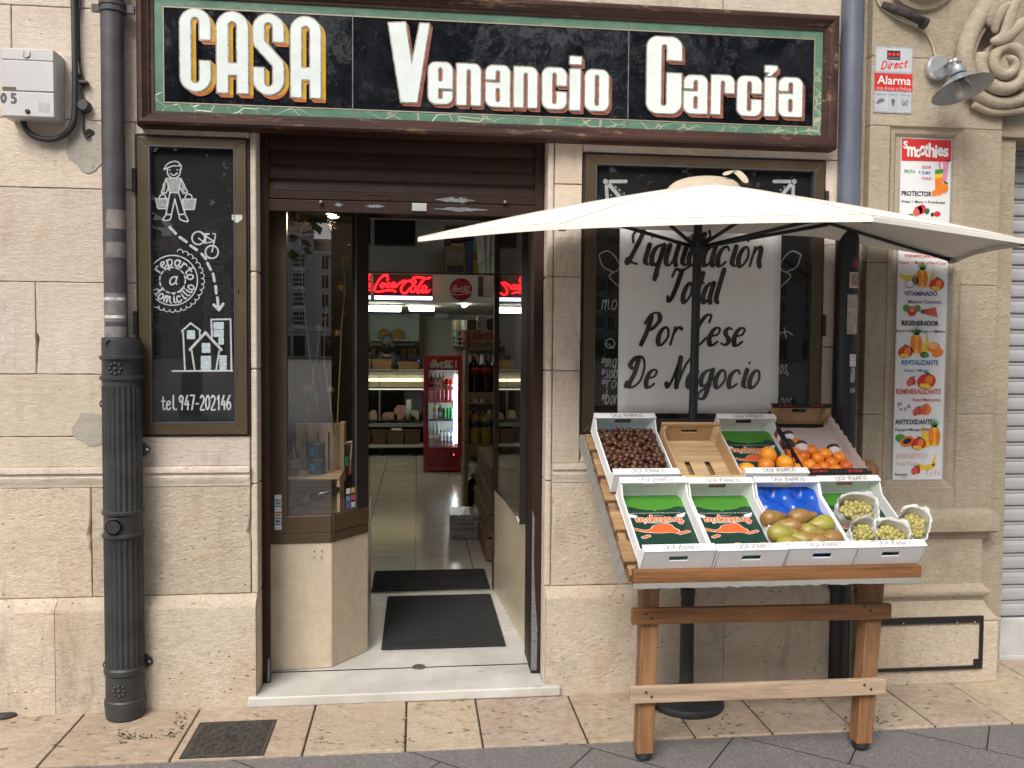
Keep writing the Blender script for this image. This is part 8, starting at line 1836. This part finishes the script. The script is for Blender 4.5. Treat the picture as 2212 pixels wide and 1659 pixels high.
for s in (-1, 1):
    hx_, hy_, hz_ = s*.10, -.35, 1.045
    for k in range(4): u = MB(); L_ = (.07, .08, .075, .06)[k]; u.tube([(hx_+(k-1.5)*.017, hy_+.02, hz_), (hx_+(k-1.5)*.018, hy_-.02, hz_+.008), (hx_+(k-1.5)*.018, hy_-.02-L_*.6, hz_-.012)], [.009, .0085, .006], 8); local(u, 'finger', sk)
    u = MB(); u.tube([(hx_-s*.035, hy_+.035, hz_), (hx_-s*.055, hy_, hz_), (hx_-s*.055, hy_-.03, hz_-.008)], [.011, .010, .007], 8); local(u, 'thumb', sk); u = MB(); u.ball((hx_, hy_+.03, hz_), .042, 10, 0, (.95, 1.05, .42)); local(u, 'palm', sk)
# ================================================================ LITTLE THINGS ON THE GROUND, AND THE SQUARE BEHIND THE CAMERA
def leaf(label, px, py, s, col, rot):
    x, y = PZ(px, py, .01); u = MB(); n = 10
    out = [(math.cos(2*PI*k/n)*s*(1 if k % 2 else .72), math.sin(2*PI*k/n)*s*.7*(1 if k % 2 else .75)) for k in range(n)]
    u.add([(x, y, .018)]+[(x+a*math.cos(rot)-q*math.sin(rot), y+a*math.sin(rot)+q*math.cos(rot), .010+.010*abs(math.sin(k*1.3))) for k, (a, q) in enumerate(out)], [(0, k+1, (k+1) % n+1) for k in range(n)])
    tag(u.build('fallen_leaf', M('leaf_%d' % int(px), col, .7, 0, .2, 60), None, solid=.0008), label, 'leaf')
leaf('orange fallen leaf on the paving against the foot of the fluted pipe', 319, 1518, .028, (.55, .23, .09), .6)
leaf('brown curled leaf by the parasol base', 1438, 1448, .035, (.16, .08, .04), 1.2)
leaf('tiny yellow leaf at the far left edge of the paving', 33, 1541, .016, (.5, .28, .05), .2)
leaf('small pale green leaf on a paving joint below the step', 873, 1554, .014, (.30, .32, .18), .9)
mo = MB(); random.seed(3)
for (px, py, n, s) in ((500, 0, 0, 0), (470, 1556, 60, 60), (520, 1585, 0, 0), (350, 1560, 0, 0)): pass
def clump(px, py, n, sx, sy):
    for k in range(n):
        x, y = PZ(px+random.gauss(0, sx), py+random.gauss(0, sy), .0065); r_ = random.uniform(.003, .008)
        if y > -.035: continue
        for j in range(2):
            a = random.uniform(0, 6); mo.add([(x+math.cos(a)*r_, y+math.sin(a)*r_, .0068), (x+math.cos(a+2)*r_, y+math.sin(a+2)*r_, .0068), (x, y, .0068+r_*.7)], [(0, 1, 2)])
for a in ((268, 1588, 70, 12, 5), (388, 1562, 60, 8, 10), (375, 1585, 30, 6, 4), (320, 1592, 60, 28, 3), (262, 1602, 20, 8, 3), (1880, 1556, 150, 26, 16), (870, 1600, 40, 10, 4), (700, 1597, 30, 10, 4), (1560, 1560, 25, 20, 10)): clump(a[0], a[1], int(a[2]*.55), a[3], a[4])
o = mo.build('moss', M('moss_green', (.035, .042, .015), .95, 0, .4, 60)); o['kind'] = 'stuff'
# a low metal drain cap at the far left
x, y = PZ(14, 1545, .006); dn = thing('drain_cap', 'small round dark drain cap at the foot of the left wall', 'drain cap', (x, y, .006)); u = MB(); u.lathe([(.05, .006), (.05, .016), (.04, .022), (0, .024)], (x, y, 0), 20); u.build('cap', iron, dn, smooth=True, auto=40)

# houses across the square (seen only as reflections in the glass)
fwall = [M('render_%d' % k, c_, .8, 0, .08, .4) for k, c_ in enumerate(((.58, .57, .57), (.72, .70, .68), (.60, .52, .47), (.54, .54, .56)))]
winw = M('gallery_white', (.80, .80, .80), .6); wing = M('far_glass', (.03, .033, .037), .3, spec=.2); roofm = M('roof_tile', (.16, .07, .045), .8, 0, .2, 3)
YH = -122; x = -92; k = 0; random.seed(9)
hl = ['grey', 'pale', 'brownish', 'dark grey']
while x < 92:
    w_ = (11, 13.5, 12, 10)[k % 4]; h_ = (15.5, 18.2, 15.8, 18)[k % 4]
    hs_ = thing('town_house', '%s rendered town house across the square, reflected in the glass' % hl[k % 4], 'house', (x+w_/2, YH, 0), 'houses across the square')
    u = MB(); u.box(x, x+w_-.05, YH-8, YH, 0, h_); u.build('wall', fwall[k % 4], hs_)
    u = MB(); u.prism([(YH+.4, h_), (YH-4, h_+2.2), (YH-8.4, h_)], lambda a, b_, c_: (c_, a, b_), x-.1, x+w_-.0); u.build('roof', roofm, hs_)
    u = MB(); u.box(x, x+w_-.05, YH+.002, YH+.35, h_-.5, h_-.05); u.box(x, x+w_-.05, YH+.002, YH+.25, 3.9, 4.2); u.build('cornice', winw, hs_)
    wf, wgl = MB(), MB(); n = int(w_/2.4)
    for fl_ in range(5):
        z0 = 4.6+fl_*2.75
        if z0+2.2 > h_-.4: continue
        for i in range(n):
            xx = x+.9+i*(w_-1.8)/n
            if (k+i) % 3 == 1: # white glazed gallery
                wf.box(xx-.1, xx+1.7, YH+.3, YH+.9, z0-.4, z0+2.2); [wgl.box(xx+.0+.42*a, xx+.34+.42*a, YH+.9, YH+.93, z0+.2+.65*b_, z0+.72+.65*b_) for a in range(4) for b_ in range(3)]
            else:
                wf.box(xx, xx+1.25, YH+.002, YH+.14, z0-.1, z0+2.05); wgl.box(xx+.15, xx+.58, YH+.141, YH+.16, z0, z0+1.9); wgl.box(xx+.67, xx+1.1, YH+.141, YH+.16, z0, z0+1.9)
    for i in range(n): xx = x+.9+i*(w_-1.8)/n; wgl.box(xx, xx+1.6, YH+.02, YH+.1, .3, 3.2)
    wf.build('window', winw, hs_); wgl.build('pane', wing, hs_)
    x += w_; k += 1
# plane trees of the promenade behind the photographer
bark = M('plane_bark', (.16, .13, .10), .85, 0, .3, 6); leafm = M('plane_leaf', (.05, .075, .02), .6, 0, .5, 2)
def tree(x, y, h, seed, label):
    random.seed(seed); t_ = thing('plane_tree', label, 'tree', (x, y, 0), 'plane trees on the promenade')
    u = MB(); u.tube([(x, y, 0), (x+.1, y, 2), (x-.05, y+.1, 4.4)], [.26, .2, .16], 12); tips = []
    for k in range(9):
        a = k*2*PI/9+random.uniform(-.3, .3); p = Vector((x-.05, y+.1, 4.3)); q = p+Vector((math.cos(a)*1.5, math.sin(a)*1.5, .6+random.random()*1.6)); r_ = q+Vector((math.cos(a)*1.5, math.sin(a)*1.5, .6+random.random()*2.4)); u.tube([p, q, r_], [.09, .06, .02], 7); tips += [q, r_, (q+r_)/2, p+Vector((random.gauss(0, .8), random.gauss(0, .8), 3+random.random()*2))]
    u.build('trunk', bark, t_, smooth=True)
    lf_ = MB()
    for tp_ in tips:
        for k in range(95):
            c_ = tp_+Vector((random.gauss(0, .75), random.gauss(0, .75), random.gauss(.1, .7))); a = Vector((random.gauss(0, 1), random.gauss(0, 1), random.gauss(0, .6))).normalized()*.19; b_ = a.cross(Vector((random.random(), random.random(), random.random()+.2))).normalized()*.15
            lf_.add([c_-a, c_+b_, c_+a, c_-b_], [(0, 1, 2, 3)])
    lf_.build('crown', leafm, t_)
for k, (x, y) in enumerate(((-16.5, -16), (-10.8, -15.5), (-5.2, -16.5), (.4, -15.8), (6, -16.4), (11.6, -15.6), (17.5, -16.2))): tree(x, y, 6, 40+k, ('leftmost', 'second', 'third', 'fourth', 'fifth', 'sixth', 'rightmost')[k]+' of the plane trees behind the viewer')
